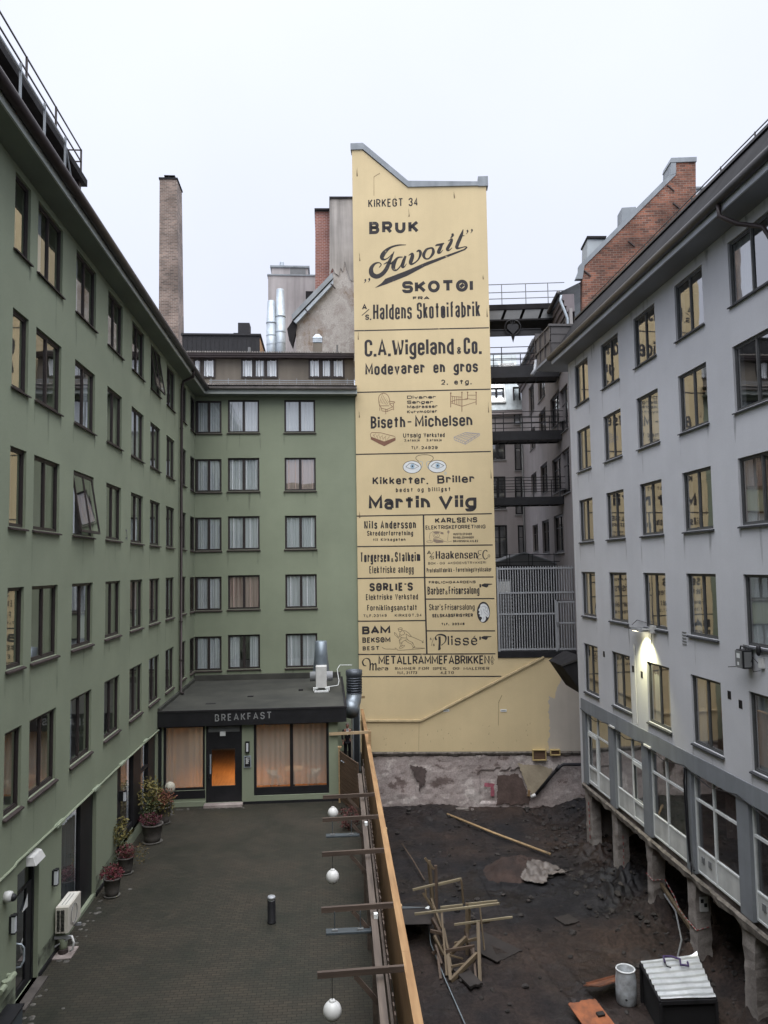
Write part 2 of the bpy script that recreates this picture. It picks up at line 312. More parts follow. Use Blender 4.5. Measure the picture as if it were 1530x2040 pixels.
SUIT = mat('dark_suit_cloth', (.014, .014, .018), .85, .1, 6)
SHIRT = mat('white_shirt_cloth', (.65, .66, .68), .8, .03, 6)
PURP = mat('purple_strap', (.06, .04, .11), .7, .1, 6)
TAPE_R = mat('red_tape', (.22, .05, .045), .6, .1, 5)
SKYL = glass('skylight_glass', (.3, .33, .36), 3.0)
LITLENS = glow('lit_lens', (1, .92, .62), 4)
LITLENS2 = glow('lit_pendant', (1, .55, .22), 9)
OSB = wood('plywood', (.52, .31, .16), (.66, .42, .24), 2)

# ------------------------------------------------------------------ mesh builder
class MB:
    def __init__(s): s.v = []; s.f = []
    def add(s, vs, fs):
        o = len(s.v); s.v += [tuple(q) for q in vs]; s.f += [[o + i for i in f] for f in fs]; return s
    def box(s, a, b):
        (x0, y0, z0), (x1, y1, z1) = a, b
        return s.add([(x0, y0, z0), (x1, y0, z0), (x1, y1, z0), (x0, y1, z0), (x0, y0, z1), (x1, y0, z1), (x1, y1, z1), (x0, y1, z1)],
                     [(3, 2, 1, 0), (4, 5, 6, 7), (0, 1, 5, 4), (1, 2, 6, 5), (2, 3, 7, 6), (3, 0, 4, 7)])
    def quad(s, a, b, c, d): return s.add([a, b, c, d], [(0, 1, 2, 3)])
    def bar(s, p, q, w, h=None, up=(0, 0, 1)):
        p, q = Vector(p), Vector(q); h = h or w; d = (q - p).normalized(); u = Vector(up)
        if abs(d.dot(u)) > .98: u = Vector((0, 1, 0))
        r = d.cross(u).normalized() * (w / 2); u = r.cross(d).normalized() * (h / 2)
        c = [p - r - u, p + r - u, p + r + u, p - r + u, q - r - u, q + r - u, q + r + u, q - r + u]
        return s.add(c, [(3, 2, 1, 0), (4, 5, 6, 7), (0, 1, 5, 4), (1, 2, 6, 5), (2, 3, 7, 6), (3, 0, 4, 7)])
    def tube(s, pts, rad, n=8, cap=True):
        pts = [Vector(p) for p in pts]; k = len(pts); rr = rad if isinstance(rad, (list, tuple)) else [rad] * k
        ref = None; rings = []
        for i, p in enumerate(pts):
            d = (pts[min(i + 1, k - 1)] - pts[max(i - 1, 0)]).normalized()
            if ref is None: ref = Vector((0, 0, 1)) if abs(d.z) < .9 else Vector((1, 0, 0))
            a = d.cross(ref).normalized(); b = a.cross(d).normalized(); ref = b
            rings.append([p + (a * math.cos(2 * math.pi * j / n) + b * math.sin(2 * math.pi * j / n)) * rr[i] for j in range(n)])
        vs = [q for g in rings for q in g]; fs = []
        for i in range(k - 1):
            for j in range(n):
                fs.append((i * n + j, i * n + (j + 1) % n, (i + 1) * n + (j + 1) % n, (i + 1) * n + j))
        if cap: fs += [tuple(reversed(range(n))), tuple(range((k - 1) * n, k * n))]
        return s.add(vs, fs)
    def lathe(s, c, prof, n=16):
        c = Vector(c); vs = []; fs = []; k = len(prof)
        for r, z in prof:
            vs += [c + Vector((r * math.cos(2 * math.pi * j / n), r * math.sin(2 * math.pi * j / n), z)) for j in range(n)]
        for i in range(k - 1):
            for j in range(n): fs.append((i * n + j, i * n + (j + 1) % n, (i + 1) * n + (j + 1) % n, (i + 1) * n + j))
        fs += [tuple(reversed(range(n))), tuple(range((k - 1) * n, k * n))]
        return s.add(vs, fs)
    def prism(s, poly, y0, y1):                 # polygon in x,z extruded along y (front face at y0 looks to -y)
        k = len(poly); vs = [(x, y0, z) for x, z in poly] + [(x, y1, z) for x, z in poly]
        fs = [tuple(range(k)), tuple(reversed(range(k, 2 * k)))] + [(i, i + k, (i + 1) % k + k, (i + 1) % k) for i in range(k)]
        return s.add(vs, fs)
    def ball(s, c, r, n=16, m=10, sc=(1, 1, 1)):
        c = Vector(c); vs = [c + Vector((0, 0, -r * sc[2]))]; fs = []
        for i in range(1, m):
            a = math.pi * i / m - math.pi / 2
            for j in range(n):
                b = 2 * math.pi * j / n
                vs.append(c + Vector((r * sc[0] * math.cos(a) * math.cos(b), r * sc[1] * math.cos(a) * math.sin(b), r * sc[2] * math.sin(a))))
        vs.append(c + Vector((0, 0, r * sc[2]))); t = len(vs) - 1
        for j in range(n):
            fs.append((0, 1 + (j + 1) % n, 1 + j)); fs.append((t, t - n + j, t - n + (j + 1) % n))
        for i in range(m - 2):
            for j in range(n):
                a = 1 + i * n + j; b = 1 + i * n + (j + 1) % n; fs.append((a, b, b + n, a + n))
        return s.add(vs, fs)
    def rough(s, amt, sc=3., seed=0.):
        s.v = [tuple(Vector(p) + noise.noise_vector(Vector(p) * sc + Vector((seed, seed * 2, 7))) * amt) for p in s.v]; return s
    def mesh(s, name, m):
        me = bpy.data.meshes.new(name); me.from_pydata(s.v, [], s.f); me.materials.append(m); me.update(); return me
WM = {}
def put(name, me, parent=None, loc=(0, 0, 0), rz=0., M=None, label=None, smooth=False, bev=0.):
    if isinstance(me, tuple): me = me[0].mesh(name, me[1])
    o = bpy.data.objects.new(name, me); C.objects.link(o)
    M = M if M is not None else Matrix.Translation(loc) @ Matrix.Rotation(rz, 4, 'Z')
    if parent is not None:
        o.parent = parent; o.matrix_parent_inverse = WM[parent.name].inverted()
    o.matrix_basis = M; WM[o.name] = M
    if label: o['label'] = label
    if smooth:
        for p in me.polygons: p.use_smooth = True
    if bev:
        b = o.modifiers.new('bevel', 'BEVEL'); b.width = bev; b.segments = 2; b.limit_method = 'ANGLE'
    return o
def tag(o, label, cat, group=None):
    o['label'] = label; o['category'] = cat
    if group: o['group'] = group
    return o
def thing(name, label, cat, loc=(0, 0, 0), rz=0., group=None, M=None):
    o = bpy.data.objects.new(name, None); C.objects.link(o); o.empty_display_size = .2
    M = M if M is not None else Matrix.Translation(loc) @ Matrix.Rotation(rz, 4, 'Z')
    o.matrix_basis = M; WM[o.name] = M
    return tag(o, label, cat, group)
def struct(name, me, **k):
    o = put(name, me, **k); o['kind'] = 'structure'; return o
I4 = Matrix.Identity(4)

# ------------------------------------------------------------------ facades and windows (local: x along the wall, z up, outside is -y)
def facade_mb(x0, x1, z0, z1, ops, depth=.2, thick=.3):
    xs = sorted({x0, x1, *[o[0] for o in ops], *[o[1] for o in ops]}); zs = sorted({z0, z1, *[o[2] for o in ops], *[o[3] for o in ops]})
    xs = [x for x in xs if x0 <= x <= x1]; zs = [z for z in zs if z0 <= z <= z1]
    b = MB()
    for i in range(len(xs) - 1):
        j = 0
        while j < len(zs) - 1:
            cx = (xs[i] + xs[i + 1]) / 2
            free = lambda jj: not any(o[0] < cx < o[1] and o[2] < (zs[jj] + zs[jj + 1]) / 2 < o[3] for o in ops)
            if not free(j): j += 1; continue
            k = j
            while k < len(zs) - 1 and free(k): k += 1
            b.quad((xs[i], 0, zs[j]), (xs[i + 1], 0, zs[j]), (xs[i + 1], 0, zs[k]), (xs[i], 0, zs[k]))
            b.quad((xs[i + 1], thick, zs[j]), (xs[i], thick, zs[j]), (xs[i], thick, zs[k]), (xs[i + 1], thick, zs[k])); j = k
    for a, c, d, e_ in [o[:4] for o in ops]:
        t = thick
        b.quad((a, 0, d), (a, 0, e_), (a, t, e_), (a, t, d)); b.quad((c, 0, e_), (c, 0, d), (c, t, d), (c, t, e_))
        b.quad((a, 0, e_), (c, 0, e_), (c, t, e_), (a, t, e_)); b.quad((c, 0, d), (a, 0, d), (a, t, d), (c, t, d))
    return b
_wc = {}
def wmesh(key, fn):
    if key not in _wc: _wc[key] = fn()
    return _wc[key]
def curtain_mb(x0, x1, z0, z1, y, wl_=.13, amp=.035, seed=0):
    n = max(6, int((x1 - x0) / .025)); b = MB(); r = random.Random(seed); ph = r.random() * 6
    pts = []
    for i in range(n + 1):
        x = x0 + (x1 - x0) * i / n
        pts.append((x, y + amp * math.sin(x / wl_ * 6.28 + ph + 1.3 * math.sin(x * 5 + ph)) + amp * .5 * math.sin(x / wl_ * 2.3 + ph)))
    vs = [(x, yy, z0) for x, yy in pts] + [(x, yy, z1) for x, yy in pts]
    return b.add(vs, [(i, i + 1, n + 2 + i, n + 1 + i) for i in range(n)])
def frame_mb(w, h, y0, y1, t, mull=(), trans=(), inner=.032):
    b = MB()
    b.box((0, y0, 0), (t, y1, h)); b.box((w - t, y0, 0), (w, y1, h)); b.box((t, y0, 0), (w - t, y1, t)); b.box((t, y0, h - t), (w - t, y1, h))
    xs = [t] + [q for m in mull for q in (m - t * .55, m + t * .55)] + [w - t]
    for m in mull: b.box((m - t * .55, y0, t), (m + t * .55, y1, h - t))
    for i in range(0, len(xs), 2):
        a, c = xs[i], xs[i + 1]; s = inner; ya, yb = y0 + .015, y1 - .015
        b.box((a, ya, t), (a + s, yb, h - t)); b.box((c - s, ya, t), (c, yb, h - t))
        b.box((a + s, ya, t), (c - s, yb, t + s)); b.box((a + s, ya, h - t - s), (c - s, yb, h - t))
        for z in trans: b.box((a + s, ya, z - .02), (c - s, yb, z + .02))
    return b
def window(parent, M, w, h, fm, sm, gm, curt=None, open_=0., rec=.13, t=.06, sill=True, name='window', cm=None, key='', trans=(), cdist=.16, mull=True):
    k = (round(w, 2), round(h, 2), fm.name, tuple(trans), mull)
    f = put(name, wmesh(('f', k, open_ > 0), lambda: (frame_mb(w, h, rec, rec + .07, t, (w / 2,) if mull else (), trans) if not open_ else frame_mb(w, h, rec, rec + .07, t * .6, (), (), .01)).mesh('window', fm)), parent, M=M)
    tilt = M
    if open_:
        tilt = M @ Matrix.Translation((0, rec, h - t)) @ Matrix.Rotation(-R(open_), 4, 'X') @ Matrix.Translation((0, -rec - .05, -h + t))
        put('open_sash', wmesh(('s', k), lambda: frame_mb(w - .1, h - .1, rec + .02, rec + .07, t * .8, ((w - .1) / 2,)).mesh('open_sash', fm)), f, M=tilt @ Matrix.Translation((.05, 0, .05)))
    put('pane', wmesh(('p', k, gm.name), lambda: MB().quad((t, rec + .04, t), (w - t, rec + .04, t), (w - t, rec + .04, h - t), (t, rec + .04, h - t)).mesh('pane', gm)), f, M=tilt)
    if sill:
        put('sill', wmesh(('l', k, sm.name), lambda: MB().add([(-.05, -.07, -.075), (w + .05, -.07, -.075), (w + .05, rec + .02, -.03), (-.05, rec + .02, -.03), (-.05, -.07, -.04), (w + .05, -.07, -.04), (w + .05, rec + .02, .012), (-.05, rec + .02, .012)],
            [(3, 2, 1, 0), (4, 5, 6, 7), (0, 1, 5, 4), (1, 2, 6, 5), (2, 3, 7, 6), (3, 0, 4, 7)]).mesh('sill', sm)), f, M=M)
    if curt:
        v = random.randrange(3)
        def mk():
            b = MB(); y = rec + cdist
            for a, c in {'full': [(.02, .52), (.5, .98)], 'sides': [(.03, .36), (.68, .97)], 'left': [(.02, .42)], 'right': [(.66, .98)], 'thin': [(.02, .26), (.80, .98)],
                         'wide': [(.02, .46), (.56, .98)]}[curt]:
                q = curtain_mb(a * w, c * w, .03, h - .04, y, .12 + .03 * v, .03, v * 7 + int(a * 10)); b.add(q.v, q.f)
            return b.mesh('curtain', cm or CURT)
        put('curtain', wmesh(('c', k, curt, v, (cm or CURT).name, cdist), mk), f, M=M, smooth=True)
    return f

XL, XR, YB = -6.61, 10.8, 39.4
TOPS = [17.86, 14.85, 11.87, 8.88, 5.90]
# ------------------------------------------------------------------ green hotel building
HOTEL = thing('hotel_building', 'green stucco hotel with two wings of dark framed windows round the paved courtyard', 'building', (XL, 20, 0))
ML = Matrix.Translation((XL, 0, 0)) @ Matrix.Rotation(R(90), 4, 'Z')     # local x = world Y
MBK = Matrix.Translation((XL, YB, 0))                                     # local x = X - XL
LC = [(16.6, 17.48), (17.93, 19.62), (20.68, 22.46), (23.71, 25.4), (26.66, 28.4), (29.5, 31.23), (32.44, 34.14), (35.5, 37.0)]
BC = [(.0, 1.34), (1.66, 3.25), (4.53, 6.12)]
WH = 1.70
ops = [(a, b, z - WH, z) for z in TOPS for a, b in LC] + [(38.1, YB - .002, z - WH - .03, z - .05) for z in TOPS]
gops = [(17.4, 18.65, .05, 2.78), (20.15, 23.05, .1, 3.0), (25.26, 30.95, .42, 3.02)]
put('wall', (facade_mb(-1.5, YB, -.3, 18.05, ops + gops, thick=.32), GREEN), HOTEL, M=ML)
bops = [(a + (.002 if a == 0 else 0), b, z - WH - (.03 if a == 0 else 0), z - (.05 if a == 0 else 0)) for z in TOPS for a, b in BC]
put('wall', (facade_mb(0, 8.22, -.2, 18.05, bops, thick=.32), GREEN), HOTEL, M=MBK)
ci = [['left', 'left', 'left', 'left', 'left', 'left', None, 'left'], [None, None, 'sides', 'left', 'full', 'left', None, None],
      [None, None, 'left', 'left', 'thin', 'thin', 'left', None], [None, None, 'sides', 'left', 'thin', 'thin', None, None], [None, None, 'left', 'left', None, None, None, None]]
for r_, z in enumerate(TOPS):
    for c_, (a, b) in enumerate(LC):
        op = 9 if (r_, c_) in ((0, 5), (2, 2)) else 0
        window(HOTEL, ML @ Matrix.Translation((a, 0, z - WH)), b - a, WH, FRAMEB, SILLB, GLASS, ci[r_][c_], op, rec=.06, t=.05, mull=c_ > 0)
    window(HOTEL, ML @ Matrix.Translation((38.12, 0, z - WH - .03)), 1.22, WH - .02, FRAMEB, SILLB, GLASS, None, rec=.02, mull=False)
    bc = [['wide', 'full', 'full'], ['wide', 'full', 'full'], ['wide', 'full', 'full'], ['wide', 'full', 'full'], ['wide', 'sides', 'full']][r_]
    for c_, (a, b) in enumerate(BC):
        o = .06 if c_ == 0 else 0
        window(HOTEL, MBK @ Matrix.Translation((a + o, 0, z - WH - o / 2)), b - a - o, WH - o / 3, FRAMEB, SILLB, GLASS, bc[c_], cm=CURTP if (r_, c_) in ((1, 2), (3, 1)) else None, rec=.05 if c_ == 0 else .08, t=.055, cdist=.075)
# rooms behind the windows: floor slabs and a corridor wall
b = MB()
for z in [2.95 + 3.0 * k for k in range(6)]:
    b.box((-11.5, 4, z + .0), (XL - .33, 45, z + .25)); b.box((XL - .33, YB + .33, z), (1.5, 45, z + .25))
b.box((-11.6, 4, -.3), (-11.5, 45, 18.3)); b.box((-11.5, 44.9, -.3), (1.5, 45, 18.3)); b.box((-11.5, 4, 18.3), (XL - .33, 45, 18.4)); b.box((XL - .33, YB + .33, 18.3), (1.5, 45, 18.4))
b.box((-11.5, 3.9, -.3), (XL, 4, 18.3)); b.box((1.45, YB + .33, -.3), (1.55, 45, 18.3))
for y in [4.8 + 3.0 * k for k in range(12)]: b.box((-11.5, y, 3.2), (XL - .34, y + .1, 18.2))
put('room_interior', (b, ROOM), HOTEL)
put('wall', (MB().box((XL, -1.8, -3.4), (XR + 12, -1.5, 18.05)), GREEN), HOTEL)          # the wing the photograph was taken from
put('roof', (MB().quad((XL + .62, 4, 18.42), (XL + .62, YB - .9, 18.42), (-13, YB - .9, 18.75), (-13, 4, 18.75)).quad((XL + .62, YB - .9, 18.42), (1.66, YB - .9, 18.42), (1.66, 41, 18.86), (XL - 1, 41, 18.86)).quad((-13, YB - .9, 18.75), (XL + .62, YB - .9, 18.42), (XL - 1, 41, 18.86), (-13, 41, 18.86)), TILE), HOTEL)
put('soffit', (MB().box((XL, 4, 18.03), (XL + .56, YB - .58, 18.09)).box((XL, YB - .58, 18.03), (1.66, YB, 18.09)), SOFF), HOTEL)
put('fascia', (MB().box((XL + .54, 4, 18.035), (XL + .6, YB - .62, 18.22)).box((XL + .54, YB - .62, 18.035), (1.66, YB - .56, 18.27)), FASC), HOTEL)
g = MB()
g.tube([(XL + .70, 4, 18.30), (XL + .70, YB - .70, 18.30)], .125, 12)
put('gutter', (g, GUTT), HOTEL, smooth=True)
put('gutter', (MB().tube([(XL + .70, YB - .73, 18.33), (1.64, YB - .73, 18.33)], .10, 12), TILE), HOTEL, smooth=True)
b = MB()                                                         # barrel tiles of the back roof strip, seen edge on
for k in range(58):
    x = XL + .75 + k * .127; b.tube([(x, YB - .86, 18.46), (x, 40.9, 18.92)], .05, 6)
put('roof_tiles', (b, TILE), HOTEL)
b = MB()
for k in range(9): x = XL + .9 + k * .86; b.bar((x, YB - .6, 18.45), (x, YB - .6, 18.82), .025)
b.bar((XL + .8, YB - .6, 18.72), (1.6, YB - .6, 18.72), .03); b.bar((XL + .8, YB - .6, 18.62), (1.6, YB - .6, 18.62), .02)
put('snow_guard', (b, ZINC), HOTEL)
b = MB()                                                         # bristles and cable loops along the long gutter
for k in range(120):
    y = 8 + k * .26; b.bar((XL + .60, y, 18.42), (XL + .60 + random.uniform(-.03, .03), y + .05, 18.46 + random.random() * .04), .02)
for y in (17.2, 18.6, 20.1): b.tube([(XL + .6, y + .35 * math.cos(a), 18.43 + .2 * max(0, math.sin(a))) for a in [i * .35 for i in range(10)]], .012, 5)
put('gutter_clips', (b, GUTT), HOTEL)
# attic storey over the back wing
b = facade_mb(-.9, 8.2, 18.8, 20.42, [], thick=.2)
AW = [(387.8, 398.8), (405.7, 426.3), (483, 503), (509, 525.6), (532, 551), (617.6, 636), (642.6, 658), (664.5, 683.5)]
put('attic_wall', (b, TAUPE), HOTEL, M=Matrix.Translation((XL, 40.95, 0)))
for a, c in AW:
    q0 = onY(a, 752.7, 40.9); q1 = onY(c, 717.5, 40.9)
    window(HOTEL, Matrix.Translation((q0.x - .07, 40.9, q0.z)), q1.x - q0.x + .14, q1.z - q0.z + .06, FRAMEB, SILLB, GLASS, 'full', rec=-.02, t=.06, sill=False, name='attic_window', mull=False, cdist=.045)
b = MB().box((XL - 1, 40.55, 20.40), (1.6, 41.2, 20.50)).box((XL - 1, 40.5, 20.50), (1.6, 41.2, 20.62))
put('attic_eave', (b, GUTT), HOTEL)
b = MB()
for k in range(66): x = XL - .95 + k * .13; b.tube([(x, 40.45, 20.66), (x, 44, 21.0)], .05, 6)
b.quad((XL - 1, 40.45, 20.63), (1.6, 40.45, 20.63), (1.6, 44, 20.97), (XL - 1, 44, 20.97))
put('attic_roof', (b, TILE), HOTEL)
put('attic_chimney', (MB().box((-.62, 41.6, 20.4), (-.1, 42.1, 21.5)), TAUPE), HOTEL)
put('attic_chimney_cowl', (MB().box((-.62, 41.6, 21.55), (-.1, 42.1, 21.8)).add([(-.64, 41.58, 21.8), (-.08, 41.58, 21.8), (-.08, 42.12, 21.8), (-.64, 42.12, 21.8), (-.45, 41.75, 22.05), (-.27, 41.75, 22.05), (-.27, 41.95, 22.05), (-.45, 41.95, 22.05)], [(0, 1, 5, 4), (1, 2, 6, 5), (2, 3, 7, 6), (3, 0, 4, 7), (4, 5, 6, 7), (3, 2, 1, 0)]), GALV), HOTEL)
put('vent_pipe', (MB().tube([(.72, 41.6, 20.5), (.72, 41.6, 21.4)], .05), MIDG), HOTEL)
put('vent_pipe', (MB().tube([(-4.1, 42, 20.5), (-4.1, 42, 21.35)], .08), MIDG), HOTEL)
# set-back dark storey over the long wing
put('upper_storey', (MB().box((-13, 4, 18.6), (-7.95, 24.3, 21.6)), DKMET), HOTEL)
put('upper_roof', (MB().box((-13.2, 4, 21.62), (-7.6, 24.75, 21.84)), DKMET), HOTEL)
put('upper_roof_bracket', (MB().box((-7.9, 24.3, 18.5), (-7.72, 24.5, 21.6)), GUTT), HOTEL)
# downpipe
put('downpipe', (MB().tube([(XL + .70, 34.9, 18.2), (XL + .66, 35.0, 17.95), (XL + .2, 35.1, 17.75), (XL + .12, 35.15, 17.4), (XL + .12, 35.15, 3.8), (XL + .25, 35.1, 3.72)], .065, 10), GUTT), HOTEL, smooth=True)
b = MB()
for z in (15.6, 11.1, 6.9, 5.2): b.lathe((XL + .12, 35.15, z), [(.085, -.03), (.085, .03)], 10)
put('downpipe_clamp', (b, GUTT), HOTEL)
# ground floor of the long wing
f = put('shop_window', (MB().box((21.95, .1, .1), (23.03, .22, 3.0)).box((20.15, .1, .1), (21.95, .2, .32)).box((20.15, .1, 2.9), (21.95, .2, 3.0)).box((20.15, .1, .32), (20.22, .2, 2.9)), BLACKM), HOTEL, M=ML)
put('pane', (MB().quad((20.2, .16, .3), (22, .16, .3), (22, .16, 2.92), (20.2, .16, 2.92)), GLASS), f, M=ML)
put('curtain', (curtain_mb(20.2, 22, .3, 2.6, .3, .2, .03, 5), cloth('dim_curtain', (.22, .24, .26), .3)), f, M=ML, smooth=True)
f = put('shop_window', (MB().box((25.26, .08, .42), (25.98, .24, 3.0)).box((27.62, .08, .42), (28.68, .24, 3.0)).box((29.85, .08, .42), (30.95, .24, 3.0)).box((25.98, .1, .42), (27.62, .2, .62)).box((28.68, .1, .42), (29.85, .2, .62)).box((28.68, .1, 1.9), (29.85, .2, 2.0)).box((25.26, .0, .36), (30.95, .08, .42)), BLACKM), HOTEL, M=ML)
put('pane', (MB().quad((25.98, .16, .6), (27.62, .16, .6), (27.62, .16, 3.0), (25.98, .16, 3.0)).quad((28.68, .16, .6), (29.85, .16, .6), (29.85, .16, 3.0), (28.68, .16, 3.0)), GLASS), f, M=ML)
put('curtain', (curtain_mb(26, 27.6, .5, 3, .3, .2, .03, 9), cloth('tan_curtain', (.34, .27, .22), .3)), f, M=ML, smooth=True)
put('curtain', (curtain_mb(28.7, 29.8, .5, 3, .3, .2, .03, 4), cloth('pale_curtain', (.36, .35, .32), .3)), f, M=ML, smooth=True)
put('plinth', (MB().box((18.7, -.03, -.1), (20.12, 0, .12)), BLACKM), HOTEL, M=ML); put('plinth', (MB().box((23.07, -.03, -.1), (25.2, 0, .12)), BLACKM), HOTEL, M=ML)
dr = put('door', (MB().box((17.4, .1, .05), (17.5, .2, 2.78)).box((18.55, .1, .05), (18.65, .2, 2.78)).box((17.5, .1, 2.68), (18.55, .2, 2.78)).box((17.5, .12, 2.2), (18.55, .18, 2.25)).box((17.5, .12, .05), (18.55, .18, .22)).box((18.25, .12, .22), (18.55, .18, 2.2)), BLACKM), HOTEL, M=ML)
put('pane', (MB().quad((17.5, .15, .2), (18.3, .15, .2), (18.3, .15, 2.2), (17.5, .15, 2.2)).quad((17.5, .15, 2.25), (18.55, .15, 2.25), (18.55, .15, 2.7), (17.5, .15, 2.7)), glass('dark_glass', (.10, .11, .11), 1.5)), dr, M=ML)
put('handle', (MB().tube([(17.56, .1, 1.3), (17.56, -.04, 1.28), (17.62, -.08, 1.18), (17.62, -.08, .92), (17.56, -.04, .82), (17.56, .1, .8)], .022, 8), GALV), dr, M=ML, smooth=True)
put('notice', (MB().add([(18.0, .118, 1.75), (18.32, .118, 1.75), (18.32, .118, 2.05)], [(0, 1, 2)]), PALE), dr, M=ML)
put('door_step', (MB().box((17.35, -.22, -.05), (18.7, .1, .05)), mat('step_stone', (.075, .066, .060), .9, .25, 3)), HOTEL, M=ML)
put('conduit', (MB().tube([(4, -.05, 3.06), (17.1, -.05, 3.06), (17.2, -.05, 3.10), (20, -.05, 3.07), (23, -.05, 3.06), (25.9, -.05, 3.06), (29, -.05, 3.02), (31, -.05, 3.0)], .03, 6), GREEN), HOTEL, M=ML)
b = MB()
for y0 in (19.6, 22.6, 25.4, 28.6): b.box((y0, -.09, 3.02), (y0 + .55, 0, 3.09))
put('conduit_cover', (b, mat('pale_green_cover', (.27, .31, .23), .8, .1, 3)), HOTEL, M=ML)
put('wall_valve', (MB().tube([(16.3, -.12, .95), (17.0, -.12, .95)], .06).tube([(16.95, -.12, .95), (16.95, .05, .95)], .05).lathe((16.6, -.12, .87), [(.085, 0), (.085, .16)], 10), GREEN), HOTEL, M=ML)
put('wall_bracket', (MB().box((26.0, -.03, 10.5), (26.06, 0, 10.56)).box((26.0, -.03, 10.25), (26.06, 0, 10.3)).bar((26.03, -.03, 10.5), (26.03, -.05, 10.2), .012), MIDG), HOTEL, M=ML)
b = MB(); rr = random.Random(31)                                # drip stains under the sill ends
def drips(b, a, c, z, rr):
    for x in (a - .03, c + .03, rr.uniform(a, c)):
        if rr.random() < .25: continue
        w = rr.uniform(.03, .08); L = rr.uniform(.25, 1.05); d = rr.uniform(-.03, .03)
        b.add([(x - w, -.003, z), (x + w, -.003, z), (x + w * .7 + d, -.003, z - L * .6), (x + d, -.003, z - L), (x - w * .6 + d, -.003, z - L * .7)], [(0, 4, 3, 2, 1)])
for z in TOPS:
    for a, c in LC: drips(b, a, c, z - WH - .075, rr)
put('drip_stains', (b, DIRTV), HOTEL, M=ML)['kind'] = 'stuff'
b = MB()
for z in TOPS:
    for a, c in BC[1:]: drips(b, a, c, z - WH - .075, rr)
put('drip_stains', (b, DIRTV), HOTEL, M=MBK)['kind'] = 'stuff'
put('foot_grime', (MB().quad((18.66, -.004, 0), (20.14, -.004, 0), (20.14, -.004, .55), (18.66, -.004, .55)).quad((23.06, -.004, 0), (25.25, -.004, 0), (25.25, -.004, .55), (23.06, -.004, .55)).quad((14, -.004, 0), (17.38, -.004, 0), (17.38, -.004, .55), (14, -.004, .55)), DIRTG), HOTEL, M=ML)['kind'] = 'stuff'
lp = bpy.data.lights.new('room_light', 'POINT'); lp.energy = 16; lp.color = (1, .5, .22); lp.shadow_soft_size = .3
lo = bpy.data.objects.new('room_light', lp); C.objects.link(lo); lo.location = (-9.2, 16.4, 5.82)
lp = bpy.data.lights.new('room_light', 'POINT'); lp.energy = 5; lp.color = (1, .5, .3); lp.shadow_soft_size = .3
lo = bpy.data.objects.new('room_light', lp); C.objects.link(lo); lo.location = (-9.8, 19.5, 5.82)
lp = bpy.data.lights.new('room_light', 'POINT'); lp.energy = 9; lp.color = (1, .5, .3); lp.shadow_soft_size = .3
lo = bpy.data.objects.new('room_light', lp); C.objects.link(lo); lo.location = (-3.6, 42.4, 8.82)

# roof railing of the set-back storey and the low guard rail at the gutter
t = thing('roof_railing', 'thin dark steel railing with three rails along the top edge of the upper roof', 'railing', (-7.7, 20, 21.84))
for y in (9.3, 11.5, 13.6, 15.7, 17.8, 19.9, 22.1, 24.4): put('post', (MB().bar((-7.7, y, 21.8), (-7.7, y, 22.68), .05), GUTT), t)
b = MB()
for z in (22.28, 22.66): b.bar((-7.7, 6, z), (-7.7, 24.4, z), .035); b.bar((-7.7, 24.4, z), (-10.4, 24.4, z), .035)
put('rail', (b, GUTT), t)
t = thing('gutter_guard_rail', 'low pale steel guard rail on short posts just behind the long brown gutter', 'railing', (-6.3, 18, 18.45))
for y in (13.3, 14.7, 16.1, 17.5, 18.9): put('post', (MB().bar((-6.35, y, 18.42), (-6.35, y, 19.95), .045), ZINC), t)
put('rail', (MB().bar((-6.35, 12, 19.8), (-6.35, 18.9, 19.8), .04).bar((-6.35, 18.9, 19.8), (-6.35, 19.9, 18.45), .03), ZINC), t)

# ------------------------------------------------------------------ grey building over the pit
GB = thing('grey_building', 'pale grey stucco building on bare concrete columns above the dug pit', 'building', (XR, 20, 0))
MG = Matrix.Translation((XR, 32.6, 0)) @ Matrix.Rotation(R(-90), 4, 'Z')    # local x = 32.6 - Y
GC = [(32.05, 30.39), (28.86, 27.1), (25.65, 23.92), (22.47, 20.72), (19.3, 17.25)]
GT = [(17.70, 1.72), (14.87, 1.74), (11.89, 1.76), (8.86, 1.82), (5.87, 2.0)]
ops = [(32.6 - a, 32.6 - b, z - h, z) for z, h in GT for a, b in GC]
put('wall', (facade_mb(0, 34.1, 3.5, 18.05, ops, thick=.32), GREY), GB, M=MG)
gc = [[None, None, None, None, 'left'], [None, None, 'full', None, None], [None, None, 'thin', None, 'thin'], ['thin', None, 'right', 'thin', 'left'], [None, 'thin', 'sides', 'thin', 'thin']]
for r_, (z, h) in enumerate(GT):
    for c_, (a, b) in enumerate(GC):
        w_ = window(GB, MG @ Matrix.Translation((32.6 - a, 0, z - h)), a - b, h, FRAMEG, SILLG, GLASSR, gc[r_][c_], rec=.06, t=.05, cm=CURT)
        if (r_, c_) == (0, 0): put('boarded_panel', (MB().box((a - b - .78, .125, .08), (a - b - .1, .14, h - .08)), OSB), w_, M=MG @ Matrix.Translation((32.6 - a, 0, z - h)))
b = MB(); rr = random.Random(32)
for z, h in GT:
    for a, c in GC: drips(b, 32.6 - a, 32.6 - c, z - h - .075, rr)
for _ in range(26):
    x = rr.uniform(.5, 17); z = rr.choice([3.5, 18.03, 18.03]) + (rr.uniform(.5, 1.6) if rr.random() < .3 else 0); z = min(z, 18.02); w = rr.uniform(.03, .12); L = rr.uniform(.3, .9)
    if z > 10: b.add([(x - w, -.0035, z), (x + w, -.0035, z), (x + .02, -.0035, z - L)], [(0, 2, 1)])
put('drip_stains', (b, DIRTV), GB, M=MG)['kind'] = 'stuff'
